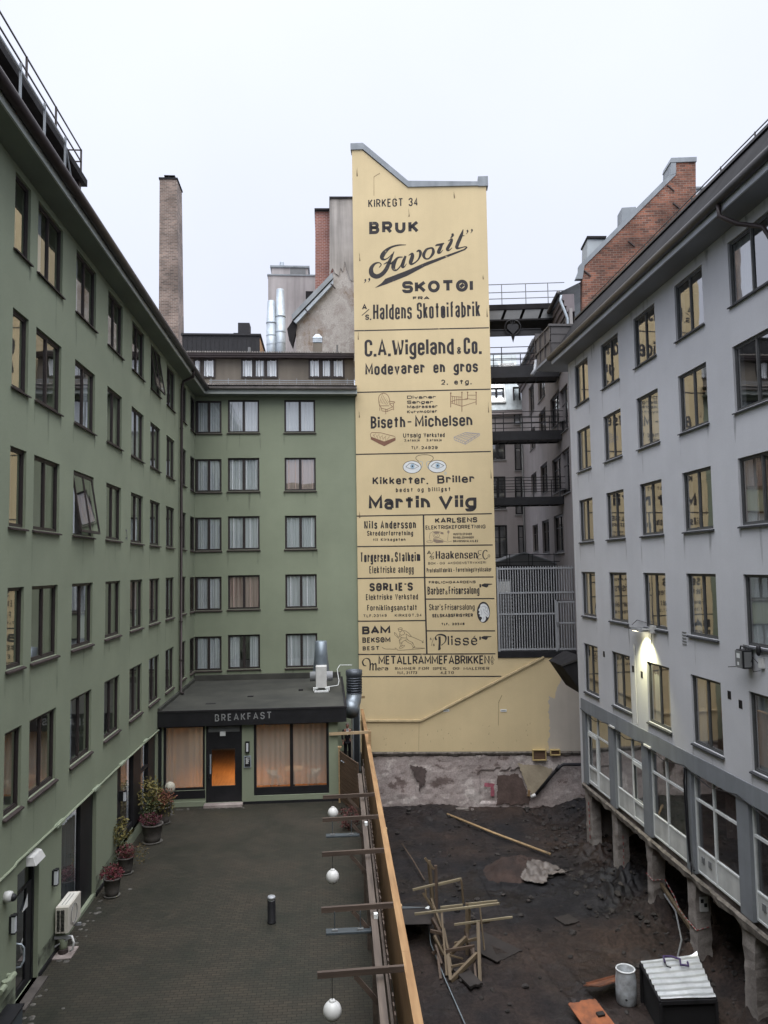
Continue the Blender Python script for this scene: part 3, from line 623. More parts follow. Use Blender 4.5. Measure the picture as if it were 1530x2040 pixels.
put('end_wall', (MB().box((XR + .0, 32.62, -.3), (22, 32.9, 18.05)), GREY), GB)
b = MB()
for z in [2.95 + 3.0 * k for k in range(6)]: b.box((XR + .33, 5, z - .2), (17, 32.6, z))
b.box((17, 5, -.3), (17.1, 32.6, 18.4)); b.box((XR + .33, 4.6, -.3), (17, 4.7, 18.3)); b.box((XR, 4.6, 18.3), (22, 32.9, 18.4)); b.box((XR, 4.5, 3.5), (17, 4.6, 18.3))
for y in (29.6, 26.4, 23.2, 20.0, 16.8): b.box((XR + .34, y - .05, 3.5), (17, y + .05, 18.2))
put('room_interior', (b, ROOM), GB)
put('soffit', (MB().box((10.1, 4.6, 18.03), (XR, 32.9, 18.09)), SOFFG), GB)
put('fascia', (MB().box((10.05, 4.6, 18.035), (10.1, 32.9, 18.22)), FASCG), GB)
put('gutter', (MB().tube([(9.97, 4.6, 18.32), (9.97, 32.95, 18.32)], .13, 12), GUTG), GB, smooth=True)
put('roof', (MB().quad((10.1, 33, 18.42), (10.1, 4.6, 18.42), (11.25, 4.6, 20.1), (11.25, 33, 20.1)).quad((11.25, 33, 20.1), (11.25, 4.6, 20.1), (24, 4.6, 20.3), (24, 33, 20.3)).add([(10.1, 33, 18.42), (11.25, 33, 20.1), (24, 33, 20.3), (24, 33, 18.42)], [(0, 1, 2, 3)]), DKMET), GB)
put('roof_edge_trim', (MB().bar((11.2, 4.6, 20.12), (11.2, 33, 20.12), .08), GUTG), GB)
b = MB()
for k in range(14): y = 8 + k * 1.75; b.bar((11.25, y, 20.1), (11.25, y, 20.36), .03)
b.bar((11.25, 6, 20.33), (11.25, 31, 20.33), .025)
put('snow_guard', (b, GUTG), GB)
put('downpipe', (MB().tube([(9.97, 18.15, 18.25), (9.99, 18.15, 17.9), (10.3, 17.9, 17.6), (10.72, 17.5, 17.35), (10.72, 17.2, 16.9), (10.72, 17.1, 3.4)], .06, 10), GUTT), GB, smooth=True)
# ground floor: band, pilasters, shop bays
put('band', (MB().box((0, -.03, 2.98), (34.1, .3, 3.497)), GREYD), GB, M=MG)
BAY = [(32.2, 29.55), (28.98, 26.38), (25.82, 23.22), (22.75, 20.2), (19.6, 17.0), (16.4, 13.8)]
e0 = 0.0
for a, c in BAY + [(-1.5, -1.5)]:
    put('pilaster', (MB().box((e0, 0, -.02), (32.6 - a, .32, 2.975)), GREYD), GB, M=MG); e0 = 32.6 - c
for k, (a, c) in enumerate(BAY[:5]):
    w = a - c; b = MB(); y0, y1 = .10, .17; zt = 2.17
    m = w * (.44 if k != 1 else .58)
    for x in (0, w - .06): b.box((x, y0, .04), (x + .06, y1, 2.97))
    b.box((m - .035, y0, .04), (m + .035, y1, 2.97))
    for z, t_ in ((.04, .06), (zt - .035, .07), (2.91, .06), (.74, .05)):
        b.box((.06, y0 + .004, z), (m - .035, y1 - .004, z + t_)); b.box((m + .035, y0 + .004, z), (w - .06, y1 - .004, z + t_))
    Mb = MG @ Matrix.Translation((32.6 - a, 0, 0))
    f = put('shop_window', (b, WHITEF), GB, M=Mb)
    put('lower_panel', (MB().box((.06, y0 + .02, .1), (m - .04, y1 - .02, .74)).box((m + .04, y0 + .02, .1), (w - .06, y1 - .02, .74)), WHITEP), f, M=Mb)
    put('pane', (MB().quad((.06, .14, .78), (w - .06, .14, .78), (w - .06, .14, 2.92), (.06, .14, 2.92)), GLASSR), f, M=Mb)
    if k < 2:
        x0, x1 = (.06, m - .035) if k == 0 else (m + .035, w - .06)
        d = MB(); d.box((x0, y0 - .03, .08), (x0 + .09, y0, zt - .02)); d.box((x1 - .09, y0 - .03, .08), (x1, y0, zt - .02)); d.box((x0 + .09, y0 - .03, .08), (x1 - .09, y0, .2)); d.box((x0 + .09, y0 - .03, zt - .14), (x1 - .09, y0, zt - .02)); d.box((x0 + .09, y0 - .03, .72), (x1 - .09, y0, .82))
        dd = put('door', (d, WHITEF), f, M=Mb); 
    put('curtain', (curtain_mb(.1, w - .1, .2, 2.9, .27 if k < 3 else 1.4, .35, .03, k), cloth('dull_blind_%d' % k, [(.55, .55, .54), (.66, .66, .68), (.26, .29, .22), (.04, .04, .04), (.02, .02, .022)][k], .3)), f, M=Mb, smooth=True)
    if k in (3, 4):
        put('vent_grille', (MB().box((.28, y0 - .01, .4), (.42, y0 + .02, .58)).box((.68, y0 - .01, .42), (.82, y0 + .02, .6)), MIDG), f, M=Mb)
    if k == 3:
        b = MB()
        for q in range(7): b.box((m + .3 + q * .1, .3, 1.5 + .03 * q), (m + .36 + q * .1, .33, 2.7))
        put('hanging_blind_strips', (b, cloth('pink_strip', (.30, .22, .20))), f, M=Mb)
# broken slab edge, columns and the dark undercroft
b = MB(); nx = 150; vs = []
for i in range(nx + 1):
    x = 28 * i / nx; k = noise.noise(Vector((x * 1.7, 0, 3))); k2 = noise.noise(Vector((x * 6.3, 2, 3)))
    low = -.27 + .07 * k + .05 * k2
    vs += [(x, -.03, -.022), (x, -.10 + .05 * k2, -.09 + .03 * k), (x, -.07 + .06 * k, low), (x, .25, low - .03)]
for i in range(nx):
    for j in range(3): b.f.append([i * 4 + j, i * 4 + 4 + j, i * 4 + 5 + j, i * 4 + 1 + j])
b.v = vs
put('broken_slab_edge', (b, CONCD), GB, M=MG)
put('slab', (MB().box((0, .25, -.3), (28, 7, -.03)), CONCP), GB, M=MG)
COLS = [(32.5, 31.82, .42), (29.5, 28.98, .46), (26.32, 25.86, .46), (23.3, 22.8, .46), (20.2, 19.66, .5), (17.1, 16.6, .5)]
for a, c, w in COLS:
    b = MB(); n = 14
    for i in range(n + 1):
        z = -.25 - 2.65 * i / n
        fl = .10 * max(0, 1 - i / 2.2)                       # flared haunch at the top
        b.v += [(XR + .02, c - fl, z), (XR + w, c - fl, z), (XR + w, a + fl, z), (XR + .02, a + fl, z)]
    for i in range(n):
        for j in range(4): p = i * 4 + j; q = i * 4 + (j + 1) % 4; b.f.append([p + 4, q + 4, q, p])
    b.rough(.035, 4.5, a)
    put('column', (b, CONC), GB)
b = MB()
for (a0, c0, w0), (a1, c1, w1) in zip(COLS[:-1], COLS[1:]):        # arched haunches between the columns, seen behind
    pts = [(c0, -.3)]; L = c0 - a1
    for i in range(9):
        s = i / 8; pts.append((c0 - L * s, -.32 - .55 * (1 - math.sin(math.pi * min(1, max(0, s))) ** .5)))
    pts.append((a1, -.3))
    for i in range(len(pts) - 1):
        (ya, za), (yb, zb) = pts[i], pts[i + 1]
        if abs(ya - yb) > 1e-4: b.box((XR + .55, yb, min(za, zb) - .0), (XR + .75, ya, -.3))
put('haunch', (b, CONCP), GB)
put('back_wall', (MB().box((14.4, 8, -3), (14.6, 32.6, -.3)).box((XR + .6, 32.35, -3), (14.5, 32.6, -.3)), CONCP), GB)
# cable run on the band and small vents on the grey wall
rr = random.Random(3)
pts = [(0.0, -.06, 3.05)]
for a, c in BAY[:5]:
    xa, xc = 32.6 - a, 32.6 - c
    pts += [(xa + .1, -.07, 3.0), (xa + (xc - xa) * .5, -.07, 2.88 - rr.random() * .06), (xc - .05, -.07, 3.03), (xc + .2, -.08, 3.07)]
put('hanging_cable', (MB().tube(pts, .016, 5), BLACKM), GB, M=MG)
put('hanging_cable', (MB().tube([(9.62, -.06, 3.0), (9.55, -.07, 2.6), (9.6, -.07, 1.2), (9.72, -.07, .3), (9.95, -.05, .12)], .03, 6).tube([(9.72, -.06, 3.0), (9.66, -.06, 2.2), (9.7, -.06, .8), (9.78, -.06, -.1)], .02, 5), BLACKM), GB, M=MG)
b = MB()
for x in (3.6, 6.85): b.box((x - .25, -.09, 2.99), (x + .3, -.031, 3.05))
put('cable_clip', (b, PLAST), GB, M=MG)
def vent(y, z, hh=.22):
    b = MB()
    for k in range(4): b.box((32.6 - y - .05 + k * .045, -.012, z + k * .0), (32.6 - y - .025 + k * .045, .0, z + hh))
    put('wall_vent', (b, BLACKM), GB, M=MG)
for y, z in ((29.7, 5.55), (26.85, 5.35), (26.1, 5.25), (20.3, 5.5), (19.75, 5.35)): vent(y, z)
for y, z in ((22.9, 6.7), (19.45, 6.65)):
    b = MB()
    for k in range(5): b.box((32.6 - y, -.014, z + k * .09), (32.6 - y + .26, 0, z + k * .09 + .035))
    put('wall_vent', (b, MIDG), GB, M=MG)
put('thin_wall_pipe', (MB().tube([(6.05, -.03, 6.1), (6.05, -.03, 3.6)], .015, 5).tube([(6.0, -.03, 6.35), (6.05, -.05, 6.2), (6.05, -.03, 6.0)], .03, 5), GREY), GB, M=MG)
lp = bpy.data.lights.new('room_light', 'POINT'); lp.energy = 12; lp.color = (1, .5, .3); lp.shadow_soft_size = .2
lo = bpy.data.objects.new('room_light', lp); C.objects.link(lo); lo.location = (15.5, 18.6, 11.6)
for y in (24.8, 21.6, 18.3):
    lp = bpy.data.lights.new('room_light', 'POINT'); lp.energy = 7; lp.color = (1, .6, .45); lp.shadow_soft_size = .3
    lo = bpy.data.objects.new('room_light', lp); C.objects.link(lo); lo.location = (13.5, y, 5.7)
t = thing('pendant_lamp', 'small lit pendant lamp glowing orange inside a grey building room', 'lamp', (12.1, 18.3, 11.5))
put('shade', (MB().ball((12.1, 18.3, 11.05), .09), LITLENS2), t, smooth=True); put('cord', (MB().bar((12.1, 18.3, 11.13), (12.1, 18.3, 11.74), .015), BLACKM), t)

# ------------------------------------------------------------------ yellow gable wall with painted advertisements (askew frame: x = u, z up, outside -y)
YBD = thing('painted_gable_building', 'tall yellow gable wall covered with black painted shop advertisements', 'building', P0)
prof = [(0, -.1), (6.98, -.1), (7.0, 29.0), (6.55, 29.05), (2.86, 29.12), (.50, 31.25), (-.03, 31.25)]
put('wall', (MB().prism(prof, 0, 9), YELL), YBD, M=MW)
b = MB()
cp = [(-.1, 31.25, 31.6), (.56, 31.25, 31.6), (2.92, 29.1, 29.43), (6.58, 29.03, 29.25)]
for (x0, l0, h0), (x1, l1, h1) in zip(cp[:-1], cp[1:]): b.prism([(x0, l0), (x1, l1), (x1, h1), (x0, h0)], -.07, .5)
b.prism([(6.58, 29.0), (7.1, 29.0), (7.1, 29.52), (6.58, 29.52)], -.07, .5)
put('coping', (b, ZINC), YBD, M=MW)
put('lower_wall', (MB().prism([(6.98, -.1), (13.5, -.1), (13.5, 4.55), (6.98, 4.55)], .002, .45), YELL), YBD, M=MW)
# bare lower foundation with a ragged plaster edge
b = MB(); nx, nz = 110, 26
for j in range(nz + 1):
    for i in range(nx + 1):
        x = -.6 + 14 * i / nx; z = -3.2 + 3.1 * j / nz
        y = .06 + .05 * noise.noise(Vector((x * .9, z * 1.1, 5))) + .03 * noise.noise(Vector((x * 3.5, z * 4, 1)))
        if z > -.5: y -= .05 * (z + .5) / .4 * (.5 + noise.noise(Vector((x * 3, z * 5, 2))))
        if 5.9 < x < 8.1 and -2.6 < z < -.95 + .15 * noise.noise(Vector((x * 3, 0, 1))): y += .08
        b.v.append((x, y, z))
for j in range(nz):
    for i in range(nx): a = j * (nx + 1) + i; b.f.append([a, a + 1, a + nx + 2, a + nx + 1])
put('foundation', (b, PEEL), YBD, M=MW)
b = MB(); n = 160                                        # crumbling plaster lip
for i in range(n + 1):
    x = -.05 + 13.4 * i / n; k = noise.noise(Vector((x * 2.2, 3, 0))); k2 = noise.noise(Vector((x * 9, 3, 0)))
    b.v += [(x, -.015, -.04), (x, -.05 - .02 * k2, -.12 + .03 * k), (x, .0, -.22 - .10 * abs(k) - .05 * k2), (x, .08, -.3 - .1 * abs(k))]
for i in range(n):
    for j in range(3): p = i * 4 + j; b.f.append([p, p + 1, p + 5, p + 4])
put('plaster_edge', (b, CONCD), YBD, M=MW)
def patch(name, poly, m, y=-.006, rag=.0, seed=0):
    pts = []
    for (xa, za), (xb, zb) in zip(poly, poly[1:] + poly[:1]):
        nn = max(4, int(math.hypot(xb - xa, zb - za) / .06))
        for k in range(nn):
            s = k / nn; x = xa + (xb - xa) * s; z = za + (zb - za) * s
            pts.append((x + rag * (noise.noise(Vector((x * 4 + seed, z * 4, 0))) + .6 * noise.noise(Vector((x * 13 + seed, z * 13, 2)))), z + rag * (noise.noise(Vector((x * 4, z * 4 + seed, 5))) + .6 * noise.noise(Vector((x * 13, z * 13, seed))))))
    put(name, (MB().add([(x, y, z) for x, z in pts], [tuple(range(len(pts)))]), m), YBD, M=MW)
w_ = lambda x, y: onW(x, y)
patch('grey_paint_smear', [w_(1094, 1385), w_(1106, 1392), w_(1122, 1330), w_(1165, 1330), w_(1170, 1496), (11.6, -.06), w_(1093, 1497)], mat('grey_smear', (.47, .425, .37), .9, .05, .6, streak=.05), -.004, .10)
patch('bare_patch', [w_(990, 1545), w_(1032, 1541), w_(1045, 1562), w_(1057, 1600), w_(990, 1604)], mat('brown_patch', (.12, .085, .075), .95, .3, 1.5, .5, 8), -.02, .12, 3)
patch('pale_patch', [w_(1034, 1522), w_(1075, 1524), w_(1100, 1532), w_(1078, 1577), w_(1060, 1585), w_(1046, 1562)], mat('cream_patch', (.40, .34, .25), .95, .15, 1.5, .4, 8), -.025, .10, 5)
patch('dark_stain', [w_(815, 1522), w_(850, 1530), w_(848, 1560), w_(838, 1578), w_(828, 1550)], mat('dark_stain', (.11, .085, .08), .95, .3, 2), -.03, .15, 8)
patch('pink_mark', [w_(963, 1560), w_(985, 1560), w_(985, 1586), w_(977, 1586), w_(977, 1567), w_(963, 1567)], mat('pink_spray', (.42, .13, .17), .9, .3, 3), -.03, .05, 2)
pts = [w_(718, 1435.5), w_(838, 1435.5), w_(1083, 1308.5)]
put('timber_strip', (MB().bar((pts[0][0], -.05, pts[0][1]), (pts[1][0], -.05, pts[1][1]), .06, .09).bar((pts[1][0], -.05, pts[1][1]), (pts[2][0], -.05, pts[2][1]), .06, .09), mat('yellow_timber', (.56, .45, .27), .8, .15, 2)), YBD, M=MW)
for x, y in ((889, 1415), (1003, 1415.5)):
    u, z = w_(x, y); put('name_plate', (MB().box((u - .15, -.02, z - .06), (u + .15, 0, z + .06)), PALE), YBD, M=MW)
    put('name_plate_line', (MB().box((u - .11, -.024, z - .012), (u + .11, -.0205, z + .012)), MIDG), YBD, M=MW)
b = MB(); rr = random.Random(11)                        # chips and knocks in the plaster
for k in range(46):
    x = rr.uniform(.6, 8.5); z = rr.uniform(.0, 1.2) ** 1.4 + .0; l = rr.uniform(.03, .12)
    b.add([(x, -.004, z), (x + .02, -.004, z - .02), (x + rr.uniform(-.06, .06), -.004, z + l)], [(0, 1, 2)])
for u, z in ((.2, 29.8), (.28, 25.2), (5.3, 28.4), (2.2, 28.2), (.15, 21.0), (6.85, 22), (.15, 16.9), (6.8, 17.0), (.1, 11.7), (6.85, 13.6), (2.9, 27.5), (6.7, 24)):
    for k in range(3): b.add([(u + .02 * k, -.004, z), (u + .02 * k + .03, -.004, z + .02), (u + rr.uniform(-.02, .05), -.004, z + rr.uniform(.2, .6))], [(0, 1, 2)])
for px in ([(757, 345), (745, 352), (745, 390)], [(1000, 1385), (993, 1400), (993, 1445)], [(835, 1438), (834, 1495)]):
    q = [w_(*p) for p in px]
    for p0, p1 in zip(q[:-1], q[1:]): b.bar((p0[0], -.002, p0[1]), (p1[0], -.002, p1[1]), .012, .02)
put('plaster_chips', (b, mat('chip_brown', (.22, .16, .10), .9, .2, 4)), YBD, M=MW)

# --- stroke lettering -------------------------------------------------------
X_ = .72
def _mk():
    raw = dict(A=(.62, '0,0 .5,1 1,0|.19,.3 .81,.3'), B=(.5, '0,.53 0,1 .93,1r .93,.53r 0,.53|0,.53 1,.53r 1,0r 0,0 0,.53'), C=(.5, '1,.7 1,1r 0,1r 0,0r 1,0r 1,.3'),
     D=(.54, 'c0,0 0,1 1,1r 1,0r'), E=(.42, '1,0 0,0 0,1 1,1|0,.52 .88,.52'), F=(.4, '0,0 0,1 1,1|0,.52 .88,.52'), G=(.54, '1,.72 1,1r 0,1r 0,0r 1,0r 1,.46 .55,.46'),
     H=(.52, '0,0 0,1|1,0 1,1|0,.5 1,.5'), I=(0., '0,0 0,1'), J=(.4, '1,1 1,0r 0,0r 0,.28'), K=(.52, '0,0 0,1|1,1 0,.38|.32,.58 1,0'), L=(.4, '0,1 0,0 1,0'),
     M=(.72, '0,0 0,1 .5,.25 1,1 1,0'), N=(.54, '0,0 0,1 1,0 1,1'), O=(.56, 'c0,0r 0,1r 1,1r 1,0r'), P=(.48, '0,0 0,1 1,1r 1,.45r 0,.45'),
     R=(.5, '0,0 0,1 1,1r 1,.47r 0,.47|.5,.47 1,0'), S=(.5, '1,.76 1,1r 0,1r 0,.52r 1,.52r 1,0r 0,0r 0,.24'), T=(.60, '0,1 1,1|.5,1 .5,0'), U=(.52, '0,1 0,0r 1,0r 1,1'),
     V=(.58, '0,1 .5,0 1,1'), W=(.9, '0,1 .25,0 .5,.85 .75,0 1,1'), Y=(.54, '0,1 .5,.45 1,1|.5,.45 .5,0'), Z=(.5, '0,1 1,1 0,0 1,0'),
     a=(.42, '0,.56 0,.72r 1,.72r 1,0|1,.42 0,.42r 0,0r 1,0'), b=(.42, '0,1 0,0 1,0r 1,.72r 0,.72'), c=(.4, '1,.5 1,.72r 0,.72r 0,0r 1,0r 1,.22'),
     d=(.42, '1,1 1,0 0,0r 0,.72r 1,.72'), e=(.42, '0,.37 1,.37 1,.72r 0,.72r 0,0r 1,0r 1,.18'), f=(.34, '1,1 .35,1r .35,0|-.12,.7 1.0,.7'),
     g=(.42, '1,0 0,0r 0,.72r 1,.72 1,-.27r 0,-.27r 0,-.14'), h=(.42, '0,0 0,1|0,.72 1,.72r 1,0'), i=(0., '0,0 0,.72|*0,.93'), j=(.2, '1,.72 1,-.27r 0,-.27|*1,.93'),
     k=(.42, '0,0 0,1|1,.74 0,.26|.35,.44 1,0'), l=(0., '0,0 0,1'), m=(.72, '0,0 0,.72 .5,.72r .5,0|.5,.72 1,.72r 1,0'), n=(.42, '0,0 0,.72 1,.72r 1,0'),
     o=(.42, 'c0,0r 0,.72r 1,.72r 1,0r'), p=(.42, '0,-.28 0,.72 1,.72r 1,0r 0,0'), r=(.3, '0,0 0,.72 1,.72r 1,.5'), s=(.4, '1,.54 1,.72r 0,.72r 0,.37r 1,.37r 1,0r 0,0r 0,.18'),
     t=(.40, '.5,.97 .5,0|-.08,.71 1.08,.71'), u=(.42, '0,.72 0,0r 1,0|1,.72 1,0'), v=(.42, '0,.72 .5,0 1,.72'), y=(.42, '0,.72 .5,.05|1,.72 .3,-.28'))
    raw.update({'Ø': (.56, 'c0,0r 0,1r 1,1r 1,0r|.3,.34 .7,.66'), 'Æ': (.8, '0,0 .4,1 1,1|.55,1 .55,0 1,0|.15,.33 .9,.5'), 'ø': (.42, 'c0,0r 0,.72r 1,.72r 1,0r|.2,.1 .8,.62'),
     'é': (.42, '0,.37 1,.37 1,.72r 0,.72r 0,0r 1,0r 1,.18|.4,.82 .75,1'), '1': (.16, '0,.8 1,1 1,0'), '2': (.44, '0,.72 0,1r 1,1r 1,.5 0,0 1,0'),
     '3': (.44, '0,.78 0,1r 1,1r 1,.53r .4,.53|.4,.53 1,.53r 1,0r 0,0r 0,.22'), '4': (.48, '1,.27 0,.27 .74,1 .74,0'), '7': (.42, '0,1 1,1 .35,0'),
     '8': (.44, 'c.05,.53r .05,1r .95,1r .95,.53r|c0,0r 0,.53r 1,.53r 1,0r'), '9': (.44, '1,.48 0,.48r 0,1r 1,1r 1,0r 0,0r 0,.22'),
     '&': (.5, '1,0 .12,.72 .12,1r .8,1r .8,.72 0,.3 0,0r .75,0r 1,.42'), '/': (.5, '0,0 1,1'), '-': (.3, '0,.4 1,.4'), "'": (0., '0,.8 0,1.02'), ',': (0., '0,.06 0,-.16'), '.': (0., '*0,.0')})
    out = {}
    for k, (w, s) in raw.items():
        ps = []
        for part in s.split('|'):
            if part[0] == '*': a, c = part[1:].split(','); ps.append(('dot', [(float(a), float(c), False)])); continue
            cl = part[0] == 'c'; pts = []
            for t in part.lstrip('c').split():
                r = t[-1] == 'r'; a, c = t.rstrip('r').split(','); pts.append((float(a), float(c), r))
            ps.append((cl, pts))
        out[k] = (w, ps)
    return out
GL = _mk()
def rounded(pts, closed):
    n = len(pts); out = []
    for i, (x, y, r) in enumerate(pts):
        if not r or (not closed and i in (0, n - 1)): out.append((x, y)); continue
        a, c = pts[i - 1], pts[(i + 1) % n]; p = Vector((x, y)); da = Vector((a[0] - x, a[1] - y)); dc = Vector((c[0] - x, c[1] - y))
        la, lc = da.length, dc.length
        if la < 1e-6 or lc < 1e-6: out.append((x, y)); continue
        k = min(la * (.5 if a[2] else .98), lc * (.5 if c[2] else .98)); u, v = da / la, dc / lc
        for j in range(6):
            s = (j / 5) * math.pi / 2; q = p + u * k * (1 - math.sin(s)) + v * k * (1 - math.cos(s)); out.append((q.x, q.y))
    res = []
    for q in out:
        if not res or (Vector(q) - Vector(res[-1])).length > 1e-5: res.append(q)
    return res
def stroke(mb, pts, w, closed=False, T=None, y=-.004, contrast=None):
    """pts: (x, z) or (x, z, width); ribbons in the wall plane"""
    P = [Vector(p[:2]) for p in pts]; n = len(P)
    if closed and (P[0] - P[-1]).length < 1e-6: P = P[:-1]; n -= 1
    L, Rr = [], []
    for i in range(n):
        a = P[i - 1] if (i or closed) else None; c = P[(i + 1) % n] if (i < n - 1 or closed) else None
        d1 = (P[i] - a) if a is not None else (c - P[i]); d2 = (c - P[i]) if c is not None else d1
        d1 = d1.normalized() if d1.length else d2.normalized(); d2 = d2.normalized() if d2.length else d1
        n1, n2 = Vector((-d1.y, d1.x)), Vector((-d2.y, d2.x)); m = n1 + n2
        m = n1 if m.length < .35 else m.normalized(); k = max(.55, m.dot(n1))
        ww = pts[i][2] if len(pts[i]) > 2 else w
        if contrast:
            d = (d1 + d2); ang = math.atan2(d.y, d.x) - contrast[1]; ww = w * (contrast[0] + (1 - contrast[0]) * abs(math.sin(ang)))
        L.append(P[i] + m * ww / 2 / k); Rr.append(P[i] - m * ww / 2 / k)
    T = T or (lambda q: q)
    vs = [T(q) for pr in zip(L, Rr) for q in pr]; vs = [(q[0], y, q[1]) for q in vs]
    mb.add(vs, [(2 * i + 1, 2 * ((i + 1) % n) + 1, 2 * ((i + 1) % n), 2 * i) for i in range(n if closed else n - 1)])
def text(mb, s, x0, y0, x1, y1, cap, wt, gap=.13, contrast=None, plane=onW, y=-.004, slant=0.):
    """a line of lettering from the measured left and right end of its baseline, in metres on the wall"""
    if plane is onW and y == -.004: mb.lines = getattr(mb, 'lines', []); q = MB(); mb.lines.append(q); mb = q
    a = Vector(plane(x0, y0)); c = Vector(plane(x1, y1)); t = Vector(plane(x0, y0 - cap)); H = (t - a).length; Wd = (c - a).length
    ex = (c - a).normalized(); ez = Vector((-ex.y, ex.x)); w = wt / cap * H
    n = len(s); nat = 0.
    for ch in s: nat += GL[ch][0] if ch != ' ' else .30
    sc_ = max(.05, (Wd - n * w - (n - 1) * gap * H) / max(nat, .01) / H)
    x = 0.
    for ch in s:
        if ch == ' ': x += .30 * sc_ * H + w + gap * H; continue
        gw, paths = GL[ch]
        for cl, pts in paths:
            q = [((p[0] * gw * sc_ * H), (p[1] * (H - w)), p[2]) for p in pts]
            o = Vector((x + w / 2, w / 2))
            T = lambda v: a + ex * (v[0] + o.x + slant * v[1]) + ez * (v[1] + o.y)
            if cl == 'dot':
                cx_, cz_ = q[0][0], q[0][1]; h = w * .55
                pp = [T((cx_ - h, cz_ - h)), T((cx_ + h, cz_ - h)), T((cx_ + h, cz_ + h)), T((cx_ - h, cz_ + h))]
                mb.add([(p.x, y, p.y) for p in pp], [(0, 1, 2, 3)]); continue
            stroke(mb, rounded(q, cl), w, cl, T, y, contrast)
        x += gw * sc_ * H + w + gap * H
def ink(mb, pts, w, closed=False, y=-.004, sc=(1., 1.), off=(0, 0), con=None):
    """pen line through measured points; w in photo pixels (one is about 25.6 mm on this wall); a third value in a point is its own width"""
    q = []
    for p in pts:
        u = onW(p[0] / sc[0] + off[0], p[1] / sc[1] + off[1]); q.append((u[0], u[1], (p[2] / sc[0] if len(p) > 2 else w) * .0257))
    stroke(mb, q, w * .0257, closed, None, y, con)
def fill(mb, pts, y=-.003, sc=(1., 1.), off=(0, 0)):
    q = [onW(p[0] / sc[0] + off[0], p[1] / sc[1] + off[1]) for p in pts]; mb.add([(a, y, c) for a, c in q], [tuple(range(len(q)))])
def smooth_pts(pts, closed=False, k=5):
    out = []; n = len(pts); A = np.array(pts, float)
    rng = range(n if closed else n - 1)
    for i in rng:
        p0, p1, p2, p3 = [A[(i + d) % n] if closed else A[min(max(i + d, 0), n - 1)] for d in (-1, 0, 1, 2)]
        for j in range(k):
            t = j / k; out.append(tuple(.5 * ((2 * p1) + (-p0 + p2) * t + (2 * p0 - 5 * p1 + 4 * p2 - p3) * t * t + (-p0 + 3 * p1 - 3 * p2 + p3) * t ** 3)))
    if not closed: out.append(tuple(A[-1]))
    return out
def ell(cx, cy, rx, ry, n=28, a0=0, a1=360): return [(cx + rx * math.cos(R(a0 + (a1 - a0) * i / n)), cy + ry * math.sin(R(a0 + (a1 - a0) * i / n))) for i in range(n + (a1 - a0 < 360))]
def panel(mb, label=None):
    """a sign: its lines of lettering (and its ornament) hang under one empty"""
    o = bpy.data.objects.new('painted_sign', None); C.objects.link(o); o.empty_display_size = .1
    o.parent = YBD; o.matrix_parent_inverse = WM[YBD.name].inverted(); o.matrix_basis = MW; WM[o.name] = MW
    if label: o['label'] = label
    for q in mb.lines: put('lettering', (q, BLK), o, M=MW)
    if mb.v: put('ornament', (mb, BLK), o, M=MW)
    return o
# ruled lines between the advertisements
b = MB()
for l in [((706, 659), (974, 653)), ((707.6, 781.8), (977, 775.3)), ((709, 905.3), (978, 899.4)), ((710.6, 1028.2), (980, 1023.3)), ((712, 1089), (844.6, 1087.4)), ((844.6, 1087.4), (981.5, 1085.6)), ((712, 1152.4), (846, 1150.4)),
          ((846, 1150.4), (983, 1149.4)), ((847, 1193.5), (985, 1192.4)), ((713, 1237.6), (847.8, 1236.2)), ((848.8, 1256.8), (986.4, 1256.8)), ((713, 1303.8), (987, 1302.4)), ((713, 1348), (998.8, 1347.4))]: ink(b, l, 2.3)
ink(b, [(843.6, 1026), (846, 1150), (850.4, 1303)], 3, y=-.005)
put('ruled_lines', (b, BLK), YBD, M=MW)
